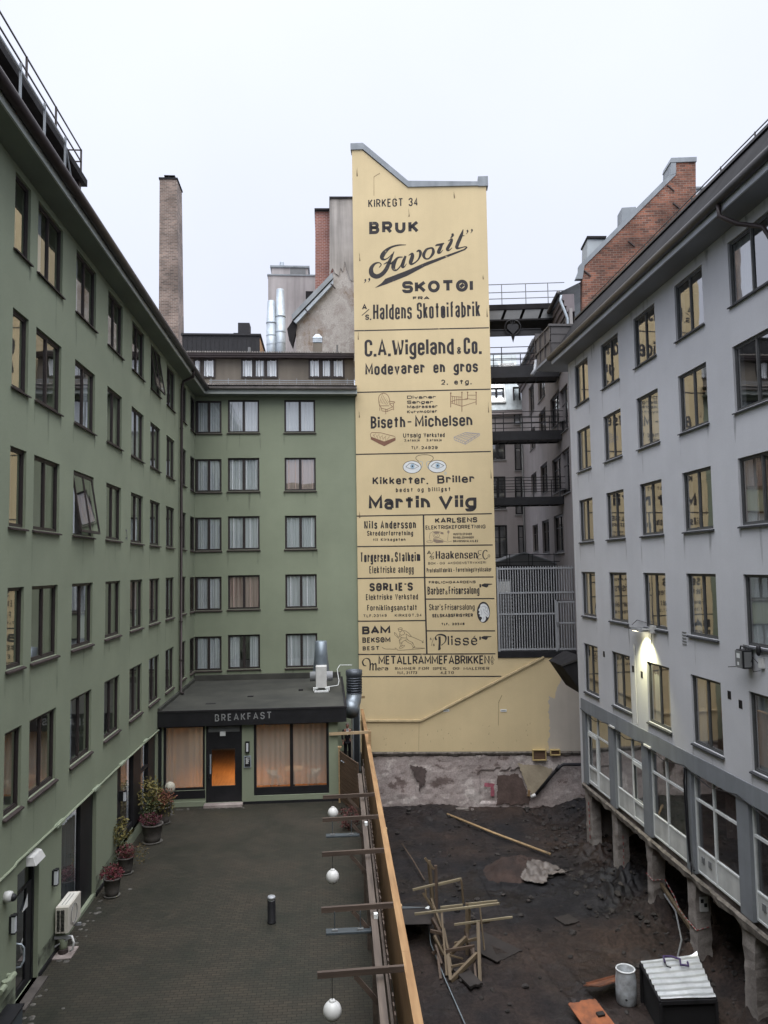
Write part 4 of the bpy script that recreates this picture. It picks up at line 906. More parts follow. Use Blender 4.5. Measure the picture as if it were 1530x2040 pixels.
# 1 shoes
b = MB()
text(b, 'KIRKEGT 34', 733.6, 413.6, 833, 410.2, 16.5, 2.4); text(b, 'BRUK', 735.5, 466.6, 834.5, 463.6, 24.5, 6.2, .22)
text(b, 'SKOTØI', 801.2, 584.3, 942.5, 580.6, 24, 6.4, .14); text(b, 'FRA', 822.5, 597.3, 855.7, 596.4, 6.4, 1.8, .3)
text(b, 'A', 721.2, 617.3, 731.2, 617, 11.5, 2.5); ink(b, [(721, 628.5), (735.5, 616)], 1.6); text(b, 'S.', 727.5, 637.6, 739.5, 637.4, 11, 2.6)
text(b, 'Haldens', 743.2, 637.5, 820.6, 636, 32.5, 3.9, .075); text(b, 'Skotøifabrik', 830.8, 635.7, 957, 631.5, 33, 3.9, .075)
fs, fo = (5.276, 5.276), (690, 420)
FV = [[(628, 358, 4), (540, 362, 13), (460, 388, 19), (400, 438, 36), (374, 488, 36), (396, 513, 15), (440, 494, 7), (482, 452, 5)],
      [(502, 428, 5), (482, 470, 16), (455, 530, 28), (420, 612, 34), (372, 668, 36), (316, 690, 40), (268, 664, 42), (262, 604, 34), (300, 556, 18), (346, 546, 9), (366, 568, 8), (344, 596, 6)],
      [(392, 562, 5), (440, 540, 15), (468, 556, 14), (486, 530, 5)],
      [(592, 486, 8), (540, 494, 16), (502, 548, 34), (494, 604, 32), (524, 624, 13), (566, 584, 9), (604, 505, 7)], [(622, 474, 18), (598, 540, 28), (590, 588, 24), (610, 588, 9), (632, 556, 4)],
      [(654, 470, 4), (690, 450, 18), (694, 480, 32), (676, 545, 32), (700, 557, 14), (756, 512, 12), (780, 445, 24), (762, 418, 18), (738, 432, 8)],
      [(936, 372, 5), (952, 360, 16), (1000, 352, 20), (1028, 340, 8)], [(1006, 352, 18), (980, 405, 30), (968, 438, 24), (990, 440, 9), (1016, 410, 4)],
      [(1068, 318, 4), (1108, 298, 14), (1098, 335, 26), (1062, 402, 26), (1078, 416, 12), (1112, 388, 4)], [(1112, 238, 16), (1118, 258, 20), (1094, 290, 4)],
      [(1228, 196, 5), (1208, 258, 26), (1168, 352, 30), (1162, 388, 26), (1190, 392, 12), (1244, 378, 8), (1266, 384, 9), (1246, 402, 12)], [(1186, 272, 6), (1240, 260, 7)]]
for s in FV: ink(b, smooth_pts([(p[0], p[1], p[2] * 1.22 + 1.5) for p in s], k=6), 1, sc=(fs[0] / 1, fs[1]), off=fo)
ink(b, smooth_pts([(880, 392, 18), (838, 412, 26), (812, 466, 34), (832, 502, 20), (872, 498, 16), (912, 444, 32), (908, 398, 24)], True, 6), 1, True, sc=fs, off=fo)
fill(b, [(1266, 388), (1232, 402), (840, 540), (620, 634), (410, 714), (372, 758), (298, 812), (420, 772), (640, 684), (830, 582), (1250, 412)], -.004, fs, fo)
for x, y in ((1270, 205), (1316, 196), (196, 722), (238, 712)): ink(b, smooth_pts([(x - 3, y, 20), (x + 5, y + 8, 18), (x + 2, y + 24, 8), (x - 12, y + 40, 3)], k=4), 1, sc=fs, off=fo)
panel(b, 'shoe advertisement in black with slanted script lettering')
# 2 fashion wholesaler
b = MB()
text(b, 'C.A.Wigeland', 726.4, 710.8, 904.3, 706.4, 34, 5.1, .075); text(b, '&', 910.5, 705.2, 919, 705, 14, 2.6); text(b, 'Co.', 923.8, 705.8, 959.6, 705, 33.5, 5.1, .08)
text(b, 'Modevarer', 727.7, 748, 846.6, 744, 23.5, 4.2, .1); text(b, 'en', 863.5, 743.6, 886.8, 743, 23, 4.2, .1); text(b, 'gros', 903.5, 742.7, 952.4, 741.4, 23, 4.2, .1); text(b, '2. etg.', 879, 766.8, 939.4, 765.6, 10.5, 2.1, .3)
panel(b, 'fashion wholesale advertisement in bold condensed letters')
# 3 furniture
b = MB()
for s, x1, y0, y1 in (('Divaner', 868.3, 794.7, 794), ('Senger', 862.6, 804.4, 804), ('Madrasser', 871.8, 814, 812.4), ('Kurvmobler', 870.8, 823.7, 822.3)): text(b, s, 811, y0, x1, y1, 6.4, 1.5, .20)
text(b, 'Biseth', 738.6, 854, 807.5, 852.7, 24.5, 4.0, .09); ink(b, [(812, 840.5), (819.5, 840.2)], 2.6); text(b, 'Michelsen', 827, 851.7, 941.3, 848.6, 24, 4.0, .09)
text(b, 'Utsalg', 803, 872, 838.3, 871.4, 9.2, 1.6); text(b, 'Verksted', 844, 871.3, 886, 871, 9.2, 1.6); text(b, '2.etasje', 805.5, 879.8, 836, 879.4, 5.2, 1, .2); text(b, '3.etasje', 849.7, 879.4, 880, 879, 5.2, 1, .2)
text(b, 'TLF.', 819, 895.2, 835.5, 895, 6.2, 1.1); text(b, '24929', 839.3, 895.2, 871.8, 894.8, 6.4, 1.5, .2)
o = panel(b, 'furniture advertisement with drawings of a chair, a bed and mattresses')
fs, fo = (4.935, 4.935), (690, 770)
b = MB()
ink(b, smooth_pts([(330, 200), (318, 140), (325, 90), (365, 66), (405, 85), (425, 130), (428, 180)]), 1.1, sc=fs, off=fo)
for k in range(6): ink(b, [(326 + k * 14, 110 + k * 4 + 50), (356 + k * 12, 76 + k * 14)], .7, sc=fs, off=fo)
for l in ([(420, 145), (470, 148), (476, 160), (430, 168)], [(330, 180), (345, 215), (400, 225), (455, 200), (430, 175)], [(345, 215), (350, 240), (400, 246), (460, 220)], [(330, 205), (328, 238)], [(386, 225), (388, 272)], [(462, 165), (466, 232)], [(400, 225), (402, 248)], [(340, 190), (420, 190)]): ink(b, l, 1.1, sc=fs, off=fo)
for x, y0, y1 in ((1026, 65, 205), (1136, 58, 248), (1192, 58, 125), (1276, 58, 180)):
    ink(b, [(x, y0), (x, y1)], 1.4, sc=fs, off=fo); ink(b, ell(x, y0, 5, 5, 8), 1, True, sc=fs, off=fo)
for l in ([(1026, 95), (1136, 104)], [(1026, 160), (1136, 195)], [(1136, 195), (1276, 150)], [(1192, 85), (1276, 85)], [(1192, 120), (1276, 128)], [(1136, 130), (1192, 118)], [(1026, 150), (1080, 130), (1192, 125)]) + tuple([(1045 + 18 * k, 97 + k), (1045 + 18 * k, 165 + k * 6)] for k in range(5)): ink(b, l, .9, sc=fs, off=fo)
fill(b, [(240, 492), (372, 540), (372, 588), (240, 520)], -.0032, fs, fo); fill(b, [(372, 540), (484, 500), (484, 530), (372, 588)], -.0036, fs, fo)
ink(b, [(235, 470), (250, 452), (340, 455), (480, 492)], 1, sc=fs, off=fo); ink(b, [(235, 470), (240, 495)], 1, sc=fs, off=fo)
for k in range(5): ink(b, [(262 + 30 * k, 470 + 6 * k), (285 + 26 * k, 505 + 8 * k)], .6, sc=fs, off=fo); ink(b, [(290 + 34 * k, 462 + 7 * k), (262 + 34 * k, 490 + 8 * k)], .6, sc=fs, off=fo)
put('illustration', (b, BROWNINK), o, M=MW, label='brown drawings of a wicker chair, a bed and a divan')
b = MB()
for l in ([(1058, 498), (1170, 452), (1310, 462), (1172, 548), (1058, 498)], [(1058, 498), (1062, 525), (1170, 568), (1172, 548)], [(1170, 568), (1310, 480), (1310, 462)]): ink(b, l, .9, sc=fs, off=fo)
for k in range(1, 6): ink(b, [(1058 + 22 * k, 498 + 9 * k), (1180 + 24 * k, 453 + 2 * k), ], .55, sc=fs, off=fo); ink(b, [(1060 + 20 * k, 500 + 9 * k), (1062 + 20 * k, 528 + 8 * k)], .6, sc=fs, off=fo)
for k in range(1, 5): ink(b, [(1058 + 28 * k, 497 - 11 * k), (1172 + 34 * k, 548 - 20 * k)], .5, sc=fs, off=fo); ink(b, [(1172 + 30 * k, 548 - 19 * k), (1172 + 30 * k, 566 - 19 * k)], .6, sc=fs, off=fo)
put('illustration', (b, GREYINK), o, M=MW, label='grey drawing of a buttoned mattress')
# 4 optician
b = MB()
text(b, 'Kikkerter,', 742.3, 966, 853, 964.2, 16.3, 3.3, .15); text(b, 'Briller', 871.4, 963.6, 945.4, 961.6, 16.6, 3.4, .16); text(b, 'bedst og billigst', 788.7, 980.7, 897.7, 978.7, 9, 1.7, .3)
text(b, 'Martin', 734.6, 1016, 857.2, 1013.8, 28, 6.2, .13); text(b, 'Viig', 873.8, 1013.8, 949.5, 1013, 28, 6.4, .13)
for cx_ in (646, 894):
    cy_ = 792 if cx_ < 700 else 786
    ink(b, ell(cx_, cy_, 89, 61), .9, True, sc=fs, off=fo)
    ink(b, smooth_pts([(cx_ - 62, cy_ - 2), (cx_ - 25, cy_ - 34), (cx_ + 10, cy_ - 36), (cx_ + 66, cy_ - 8)]), .9, y=-.0075, sc=fs, off=fo); ink(b, smooth_pts([(cx_ - 62, cy_ - 2), (cx_ - 20, cy_ + 16), (cx_ + 20, cy_ + 16), (cx_ + 66, cy_ - 8)]), .6, y=-.0075, sc=fs, off=fo)
    fill(b, ell(cx_ + 4, cy_ - 8, 8, 9, 10), -.0085, fs, fo)
ink(b, smooth_pts([(715, 737), (690, 718), (684, 696), (715, 676), (768, 670), (822, 676), (853, 696), (848, 720), (818, 742)]), .9, sc=fs, off=fo)
o = panel(b, 'optician advertisement with a pair of eyes behind pince-nez glasses')
b = MB()
for cx_, cy_ in ((646, 792), (894, 786)): fill(b, ell(cx_, cy_, 86, 58), -.003, fs, fo)
put('illustration', (b, PALE), o, M=MW, label='pale lenses of the painted glasses')
b = MB()
for cx_, cy_ in ((646, 792), (894, 786)): fill(b, ell(cx_ + 4, cy_ - 8, 21, 24, 16), -.0065, fs, fo)
for l in ([(722, 735), (748, 745), (742, 790), (718, 822)], [(818, 735), (790, 748), (796, 790), (822, 822)]): ink(b, smooth_pts(l), .8, sc=fs, off=fo)
ink(b, ell(975, 853, 8, 12, 10), .9, True, sc=fs, off=fo)
put('illustration', (b, BLUEINK), o, M=MW, label='blue irises of the painted eyes')
# 5 tailor
b = MB(); text(b, 'Nils', 725.6, 1054, 751.6, 1053.8, 17, 2.6, .16); text(b, 'Andersson', 758, 1053.8, 828.8, 1053, 16.7, 2.6, .12); text(b, 'Skredderforretning', 731.4, 1067.6, 823, 1067, 10.3, 1.7, .12); text(b, 'til Kirkegaten', 743, 1078.3, 808, 1077.6, 6.3, 1.35, .25)
panel(b, 'tailor advertisement, narrow sign in the left column')
b = MB(); text(b, 'Torgersen', 717.6, 1120.4, 776.4, 1119.8, 20, 2.5, .09); text(b, '&', 779, 1119.8, 784, 1119.8, 8, 1.3); text(b, 'Stalheim', 787, 1119.4, 837.4, 1118.6, 19.8, 2.5, .09); text(b, 'Elektriske', 735.9, 1142.6, 787.8, 1141.8, 15, 1.8, .1); text(b, 'anlegg', 793.5, 1141.6, 824.2, 1141.2, 15, 1.8, .1)
panel(b, 'electrical fittings advertisement in the left column')
b = MB(); text(b, "SØRLIE'S", 736.2, 1178.3, 822.8, 1177, 16.8, 4, .13); text(b, 'Elektriske', 729, 1195.7, 781.3, 1195, 12, 1.75, .12); text(b, 'Verksted', 787.4, 1195, 832.8, 1194.4, 12, 1.75, .12); text(b, 'Forniklingsanstalt', 731.5, 1217, 830.9, 1216, 12, 1.8, .13); text(b, 'TLF.23149', 723.5, 1229.9, 770.4, 1228.8, 5.7, 1.15, .3); text(b, 'KIRKEGT.34', 786.5, 1228.9, 840, 1228.2, 5.7, 1.15, .3)
panel(b, 'nickel plating workshop advertisement in the left column')
b = MB(); text(b, 'BAM', 721.6, 1263.9, 777.8, 1263, 16, 4.2, .1); text(b, 'BEKSØM', 722, 1280.8, 778, 1279.8, 10.9, 2.4, .12); text(b, 'BEST', 722.6, 1295.7, 756.2, 1295, 8, 1.7, .3)
o = panel(b, 'boot waterproofing advertisement with a skier drawing')
fs, fo = (9.275, 9.275), (700, 1140); b = MB()
for l in ([(858, 1050), (880, 1030), (925, 1025), (938, 1055), (858, 1052)], [(870, 1052), (872, 1078), (890, 1098), (920, 1092), (936, 1060)], [(920, 1085), (980, 1078), (1040, 1110), (1105, 1180), (1075, 1185)], [(1075, 1185), (1040, 1160), (1010, 1140)],
          [(905, 1095), (890, 1150), (920, 1205), (1020, 1215)], [(1010, 1140), (1020, 1215)], [(960, 1085), (990, 1130), (940, 1160)], [(795, 1110), (830, 1140), (872, 1200), (900, 1165)], [(795, 1110), (800, 1150), (850, 1200), (880, 1225)], [(930, 1210), (885, 1250), (890, 1290), (910, 1360), (935, 1362), (935, 1300), (990, 1255), (1040, 1250)],
          [(1020, 1215), (1060, 1265), (1130, 1300), (1160, 1370), (1140, 1385), (1110, 1330), (1050, 1300), (990, 1255)], [(910, 1360), (885, 1400), (930, 1400), (985, 1360), (960, 1350), (935, 1362)], [(1160, 1370), (1175, 1385), (1120, 1410)],
          [(565, 1382), (610, 1412), (680, 1420), (830, 1420)], [(805, 1395), (850, 1428), (900, 1440), (1320, 1410), (1330, 1400), (1180, 1400)], [(1090, 1180), (1330, 1285)]):
    ink(b, smooth_pts(l, k=3), .75, sc=fs, off=fo)
for l in ([(1300, 1300), (1340, 1300)], [(1330, 1255), (1310, 1310)], [(905, 1310), (930, 1315)], [(900, 1290), (932, 1292)], [(1120, 1300), (1145, 1330)], [(885, 1265), (930, 1235)], [(900, 1140), (935, 1180)]): ink(b, l, .7, sc=fs, off=fo)
put('illustration', (b, mat('sign_sepia', (.13, .10, .07), .8, .1, 3)), o, M=MW, label='line drawing of a striding skier with pole')
# 6 electrical shop
b = MB(); text(b, 'KARLSENS', 866.8, 1042.4, 951, 1040.6, 10.6, 2.6, .12); text(b, 'ELEKTRISKEFORRETNING', 847.8, 1055, 967.4, 1053, 8.1, 1.55, .09)
for s, x1, y in (('HUSTELEFONER', 940, 1066.4), ('RINGELEDNINGER', 943.9, 1073.3), ('BRANDSIGNALANLÆG', 952.3, 1080.4)): text(b, s, 903, y, x1, y - .4, 4.7, .95, .1)
o = panel(b, 'electrical shop advertisement with an old telephone drawing'); fs, fo = (6.8, 6.8), (840, 1020); b = MB()
for l in ([(135, 280), (150, 265), (230, 262), (290, 280), (295, 300), (255, 295)], [(150, 290), (160, 330), (175, 345), (225, 345), (245, 320), (225, 285)], [(160, 360), (158, 395), (200, 418), (290, 412), (292, 380), (235, 350), (160, 360)], [(165, 375), (285, 395)], [(118, 400), (105, 340), (115, 285), (140, 278)], ell(110, 402, 42, 14, 16), [(362, 290), (350, 380), (360, 395)], [(300, 395), (350, 408), (418, 392)], [(290, 400), (320, 395)], ell(195, 315, 22, 18, 12)): ink(b, l, .8, sc=fs, off=fo)
fill(b, ell(362, 270, 16, 22, 12), -.0034, fs, fo); fill(b, [(165, 365), (285, 385), (290, 410), (200, 416), (162, 395)], -.0028, fs, fo); fill(b, ell(200, 280, 45, 14, 12), -.003, fs, fo); fill(b, ell(275, 285, 22, 14, 12), -.0026, fs, fo)
put('illustration', (b, mat('sign_taupe', (.26, .20, .15), .8, .1, 3)), o, M=MW, label='drawing of an old desk telephone')
# 7 printer
b = MB(); text(b, 'A', 850.5, 1104.8, 859.5, 1104.6, 8, 2, contrast=(.35, 2.4)); ink(b, [(855, 1111), (864, 1100)], .9); text(b, 'S', 857.7, 1114.8, 864.6, 1114.6, 7.6, 1.8, contrast=(.4, 0)); text(b, 'Haakensen', 868, 1114.6, 951.5, 1113.6, 18, 3.0, .08, (.28, .25))
ink(b, smooth_pts([(959.5, 1097), (953.5, 1097.5), (953, 1103), (957.5, 1105), (952.5, 1107.5), (952.5, 1113.5), (960.5, 1112.5)], k=5), 1.5, con=(.4, .3)); ink(b, smooth_pts([(971, 1098.5), (966.5, 1096), (962.5, 1101), (962.5, 1109), (966.5, 1114), (971.5, 1111)], k=5), 2.4, con=(.35, .2)); ink(b, ell(974, 1107.5, 2, 2.4, 12), .9, True)
text(b, 'BOK', 853, 1124.8, 868.2, 1124.6, 4.9, .85, .2); text(b, '-', 870.5, 1124.6, 873, 1124.6, 4.9, .8); text(b, 'OG', 876, 1124.5, 886.5, 1124.3, 4.9, .85, .2); text(b, 'AKSIDENSTRYKKERI', 892, 1124.2, 968.3, 1123, 4.9, .85, .2)
text(b, 'Protokollfabrikk', 850, 1141, 900.8, 1140, 9.2, 1.25, .09); ink(b, [(903, 1136), (905.5, 1136)], 1.2); text(b, 'Forretningstrykksaker', 908.4, 1139.6, 979.2, 1138.6, 9.2, 1.25, .09)
panel(b, 'book printer advertisement in the right column')
def hand(mb, sx, sy, k=1.):
    f = lambda x, y: (sx + (x - 770) / 6.8 * k, sy + (y - 980) / 6.8 * k)
    fill(mb, [f(782, 978), f(805, 976), f(808, 1020), f(784, 1026)], -.004); fill(mb, [f(812, 984), f(850, 968), f(955, 972), f(957, 982), f(905, 990), f(900, 1010), f(880, 1025), f(815, 1005)], -.0045)
b = MB(); text(b, 'FRØLICHGAARDENS', 854.3, 1163, 947.7, 1162, 5.4, 1.3, .22); text(b, 'Barber', 851.8, 1185, 886, 1184.6, 16.5, 2, .07); text(b, '&', 887.3, 1184.6, 892, 1184.4, 8, 1.2); text(b, 'Frisørsalong', 894, 1184.2, 955.2, 1183.6, 16, 2, .07); hand(b, 953.2, 1164)
panel(b, 'barber advertisement with a pointing hand')
b = MB(); text(b, "Skar's", 855, 1216, 882.8, 1215.8, 12.5, 1.5, .1); text(b, 'Frisørsalong', 886.3, 1215.8, 945.6, 1215, 12.3, 1.5, .1); text(b, 'SELSKABSFRISYRER', 861, 1230, 942.3, 1229, 7, 1.7, .1); text(b, 'TLF.', 879, 1245.8, 894.8, 1245.6, 4.9, 1.4, .2); text(b, '23348', 900.6, 1245.6, 925.5, 1245.2, 4.9, 1.35, .2)
fill(b, ell(963.2, 1219.7, 13, 21, 30), -.003); o = panel(b, 'hairdresser advertisement with an oval cameo portrait')
fs, fo = (6.8, 6.8), (840, 1020); b = MB()
fill(b, smooth_pts([(790, 1290), (800, 1255), (840, 1240), (880, 1262), (905, 1310), (918, 1380), (900, 1430), (868, 1410), (870, 1450), (840, 1488), (800, 1478), (818, 1440), (808, 1420), (785, 1412), (795, 1390), (772, 1380), (785, 1350), (770, 1330)], True, 4), -.006, fs, fo)
put('illustration', (b, PALE), o, M=MW, label='pale profile of a lady in the cameo')
b = MB()
for l in ([(800, 1290), (840, 1280), (870, 1300), (850, 1330)], [(850, 1270), (895, 1310), (880, 1350)], [(860, 1330), (905, 1370), (885, 1410)], [(835, 1310), (850, 1360), (880, 1390)], [(800, 1320), (815, 1370), (805, 1400)], [(840, 1420), (830, 1460)]): ink(b, smooth_pts(l), .7, y=-.008, sc=fs, off=fo)
put('illustration', (b, GREYINK), o, M=MW, label='grey curls drawn in the cameo')
b = MB(); text(b, 'A', 856, 1275, 860.3, 1274.8, 4.6, .9); ink(b, [(859, 1286.5), (863.5, 1271.5)], .7); text(b, 'S', 862.3, 1287, 866, 1287, 4.4, .9); text(b, 'lissé', 891.8, 1286.6, 951.5, 1285.8, 21, 3.6, .16, (.35, .75))
ink(b, [(875.5, 1268), (876, 1280), (875, 1295)], 4.2); fill(b, [(873, 1290), (878.5, 1290), (878, 1293), (873.5, 1296)], -.0045); ink(b, smooth_pts([(869.5, 1275), (867.5, 1270), (872, 1265), (881, 1264.5), (888, 1269), (886.5, 1279), (879, 1285.5)], k=5), 3.6, con=(.35, .75)); hand(b, 953, 1268.5, .95)
panel(b, 'pleating advertisement in blackletter with a pointing hand')
b = MB(); text(b, 'METALLRAMMEFABRIKKEN', 754, 1323.8, 975.6, 1323, 17.6, 2.9, .05); text(b, 'A', 978, 1313.4, 983.4, 1313.3, 7.6, 1.1); ink(b, [(975.6, 1314.8), (985.8, 1314.6)], .8); text(b, 'S', 978.2, 1323.8, 983.2, 1323.7, 7.4, 1.1)
ink(b, smooth_pts([(729.5, 1326.5), (724.5, 1325), (722.5, 1318), (727.5, 1312), (734.5, 1313), (737.5, 1320), (737, 1335.5)], k=6), 3, con=(.3, .35))
for x in (743, 749): ink(b, smooth_pts([(x - 5, 1325), (x - 1.5, 1321.5), (x, 1325), (x, 1335.6)], k=4), 2.8, con=(.35, .4))
text(b, 'era', 751.6, 1336, 773.6, 1335.7, 8.8, 2, .12, (.35, .4))
for s, x0, x1 in (('RAMMER', 786.9, 827.6), ('FOR', 834, 855), ('SPEIL', 862.4, 891.2), ('OG', 902, 915.2), ('MALERIER', 923.5, 975)): text(b, s, x0, 1335, x1, 1334.6, 6.4, 1.7, .14, (.3, .1))
text(b, 'TLF.', 790.8, 1343.5, 806, 1343.4, 6.3, 1.6, .14, (.3, .1)); text(b, '21773', 809.5, 1343.3, 831, 1343.2, 6.3, 1.6, .14, (.35, .1)); text(b, '4.ETG', 877.5, 1343.2, 904.4, 1343, 6.3, 1.6, .16, (.35, .1))
panel(b, 'metal frame factory advertisement along the bottom')

# ------------------------------------------------------------------ ground
struct('ground', (MB().quad((-400, -300, -3.4), (400, -300, -3.4), (400, 800, -3.4), (-400, 800, -3.4)), MIDG))
struct('courtyard_paving', (MB().quad((XL - .3, -1.5, 0), (1.62, -1.5, 0), (1.62, 40, 0), (XL - .3, 40, 0)).quad((1.62, -1.5, 0), (1.62, -1.5, -3.3), (1.62, 40, -3.3), (1.62, 40, 0)), PAVE))
# pit floor: one uneven sheet of wet earth that climbs under the grey building
b = MB(); nx, ny = 190, 420; X0, X1, Y0, Y1 = 1.5, 14.4, -1.5, 39.4
mound = [(11.1, 32.1, .75, .45), (11.1, 29.2, .95, .55), (11.1, 26.1, .9, .65), (11.0, 23.0, .8, .45), (11.1, 19.9, .8, .4), (10.2, 28.0, .9, .25), (7.7, 30.4, 1.2, .25), (2.4, 26.4, 1.1, .3), (5.2, 37.8, 1.4, .2), (9.6, 24.8, 1.1, .3)]
def pit_z(x, y):
    n1 = noise.noise(Vector((x * .35, y * .35, 2))); n2 = noise.noise(Vector((x * 1.4, y * 1.4, 9))); n3 = noise.noise(Vector((x * 4.5, y * 4.5, 4)))
    z = -2.82 + .10 * n1 + .05 * n2 + .022 * n3
    z += max(0, x - 10.9) * .38 + max(0, 2.2 - x) * .55 + max(0, y - 38.2) * .1
    for mx_, my_, r, h in mound:
        d = ((x - mx_) ** 2 + (y - my_) ** 2) / r ** 2
        if d < 6: z += h * math.exp(-d) * (1 + .5 * n2 + .5 * n3)
    if 3.5 < y < 36 and 3.4 < x < 9.6:                                # digger tracks
        for c0 in (5.6 + 1.2 * math.sin(y * .16), 7.3 + 1.2 * math.sin(y * .16)):
            d = abs(x - c0)
            if d < .5: z -= .07 * math.cos(d / .5 * 1.57) * (1 if d < .3 else -.8) * (.7 + .3 * math.sin(y * 14))
    rub = max(0, min(1, (x - 8.6) / 2.4)); z += rub * (.10 * n2 + .07 * n3)
    return z
for j in range(ny + 1):
    for i in range(nx + 1):
        x = X0 + (X1 - X0) * i / nx; y = Y0 + (Y1 - Y0) * j / ny; b.v.append((x, y, pit_z(x, y)))
for j in range(ny):
    for i in range(nx): a = j * (nx + 1) + i; b.f.append([a, a + 1, a + nx + 2, a + nx + 1])
struct('pit_ground', (b, DIRT), smooth=True)

# ------------------------------------------------------------------ buildings beyond
t = thing('brick_chimney', 'tall tapering brown brick factory chimney behind the green hotel roof', 'chimney', (-13, 60, 18))
b = MB(); a0 = onY(316, 660, 60); a1 = onY(358, 660, 60); c0 = onY(318, 357, 60); c1 = onY(352.5, 357, 60)
d0, d1 = 2.7, 2.1
b.add([(a0.x, 60, 15), (a1.x + .06, 60, 15), (a1.x + .06, 60 + d0, 15), (a0.x, 60 + d0, 15), (c0.x, 60, c0.z), (c1.x, 60, c0.z), (c1.x, 60 + d1, c0.z), (c0.x, 60 + d1, c0.z)], [(4, 5, 6, 7), (0, 1, 5, 4), (1, 2, 6, 5), (2, 3, 7, 6), (3, 0, 4, 7)])
put('shaft', (b, BRICKC), t)
put('cap', (MB().box((c0.x - .06, 59.94, c0.z), (c1.x + .06, 60 + d1 + .06, c0.z + .14)).box((c0.x + .3, 60.2, c0.z + .14), (c1.x - .2, 61.2, c0.z + .2)).box((c0.x + .3, 60.2, c0.z + .4), (c1.x - .2, 61.2, c0.z + .46)).bar((c0.x + .34, 60.25, c0.z + .14), (c0.x + .34, 60.25, c0.z + .4), .05).bar((c1.x - .25, 60.25, c0.z + .14), (c1.x - .25, 60.25, c0.z + .4), .05).bar(((c0.x + c1.x) / 2, 60.25, c0.z + .14), ((c0.x + c1.x) / 2, 60.25, c0.z + .4), .05), DKMET), t)
t = thing('rooftop_cabin', 'low black clad rooftop plant cabin between the brick chimney and the steel flues', 'cabin', (-8, 50, 20))
q0 = onY(364, 668, 50); q1 = onY(517, 668, 50)
b = MB().box((q0.x, 50, 18.5), (q1.x, 56, q0.z)); b.box((q0.x - .1, 49.9, q0.z), (q1.x + .1, 56, q0.z + .12))
for k in range(18): x = q0.x + (q1.x - q0.x) * k / 17; b.bar((x, 49.985, 18.6), (x, 49.985, q0.z), .04)
put('cladding', (b, BLACKM), t)
u0 = onY(468, 668, 51); u1 = onY(497, 643, 51)
put('vent_box', (MB().box((u0.x + .2, 51, q0.z), (u1.x, 52, u1.z)).box((u0.x - .1, 51, q0.z), (u0.x + .2, 52, q0.z + .5)), BLACKM), t)
put('wood_side_panel', (MB().box((q1.x + .005, 50.1, 20.2), (q1.x + .03, 53.5, q0.z - .1)), OSB), t)
for nm, x, yb, yt, r, lab in (('steel_flue', 541, 700, 600, .30, 'shorter of two shiny steel flues with tapered top beside the pale tower'), ('steel_flue', 559, 700, 577, .30, 'taller of two shiny steel flues with tapered top beside the pale tower')):
    q0 = onY(x, yb, 46); q1 = onY(x, yt, 46); h = q1.z - q0.z
    t = thing(nm, lab, 'flue', (q0.x, 46, 19), group='steel flues on the roof behind the hotel')
    put('pipe', (MB().lathe((q0.x, 46, q0.z - 1.5), [(r, 0), (r, 1.5 + h * .55)], 20), GALV), t, smooth=True)
    put('tapered_top', (MB().lathe((q0.x, 46, q0.z + h * .55), [(r + .02, 0), (r + .02, .06), (r, .07), (r * .78, h * .44), (r * .72, h * .45)], 20), GALV), t, smooth=True)
    for k in (.12, .3): put('joint_ring', (MB().lathe((q0.x, 46, q0.z + h * k), [(r + .015, 0), (r + .015, .05)], 20), GALV), t)
t = thing('pale_tower_building', 'pale rendered lift tower with a flat capped roof box behind the flues', 'building', (-5, 56, 18))
q0 = onY(534, 549, 56); q1 = onY(634, 549, 56)
put('wall', (MB().box((q0.x, 56, 15), (q1.x, 62, q0.z)), RENDER), t)
put('parapet_cap', (MB().box((q0.x - .06, 55.94, q0.z), (q1.x + .06, 62, q0.z + .1)), ZINC), t)
u0 = onY(541, 533, 57); u1 = onY(614, 533, 57)
put('roof_box', (MB().box((u0.x, 57, q0.z), (u1.x, 60, u0.z)), RENDER), t)
put('roof_box_cap', (MB().box((u0.x - .1, 56.9, u0.z), (u1.x + .1, 60.1, u0.z + .14)), ZINC), t)
v0 = onY(578, 534, 56.98); v1 = onY(609, 547, 56.98)
put('louvre', (MB().box((v0.x, 56.96, v1.z), (v1.x, 57.02, v0.z)), MIDG), t)
v0 = onY(561.5, 532, 58)
put('flue', (MB().lathe((v0.x, 58, u0.z), [(.22, 0), (.22, .2), (.15, .8), (.15, .82)], 14), GALV), t, smooth=True)
v0 = onY(609, 580, 55.95); v1 = onY(624, 596, 55.95)
put('window', (MB().box((v0.x, 55.95, v1.z), (v1.x, 56.0, v0.z)), DKMET), t)
t = thing('firewall_building', 'stained grey plastered firewall with a stepped brick shaft beside the yellow gable', 'building', (0, 50, 18))
def py(poly, Y): return [(onY(x, y, Y).x, onY(x, y, Y).z) for x, y in poly]
put('wall', (MB().prism(py([(590, 720), (590, 640), (664, 560), (664, 394), (735, 394), (735, 720)], 50), 50, 55), BRICKP), t)
put('shaft', (MB().prism(py([(628, 600), (628, 420), (664, 420), (664, 600)], 50.6), 50.6, 54), BRICKR2), t)
put('shaft_cap', (MB().prism(py([(626.5, 420), (626.5, 416), (657, 416), (657, 420)], 50.5), 50.4, 54.1).prism(py([(656, 396), (656, 392), (736, 392), (736, 396)], 49.9), 49.85, 55.1), DKMET), t)
rr = random.Random(8); edge = [(735 - 4 * k, 545 + 16 * math.sin(k * .9) + rr.uniform(-14, 14)) for k in range(20)]
put('shaft_face', (MB().prism(py(edge + [(656.5, 560), (656.5, 396), (735, 396)], 50), 49.93, 50.0), RENDERG), t)
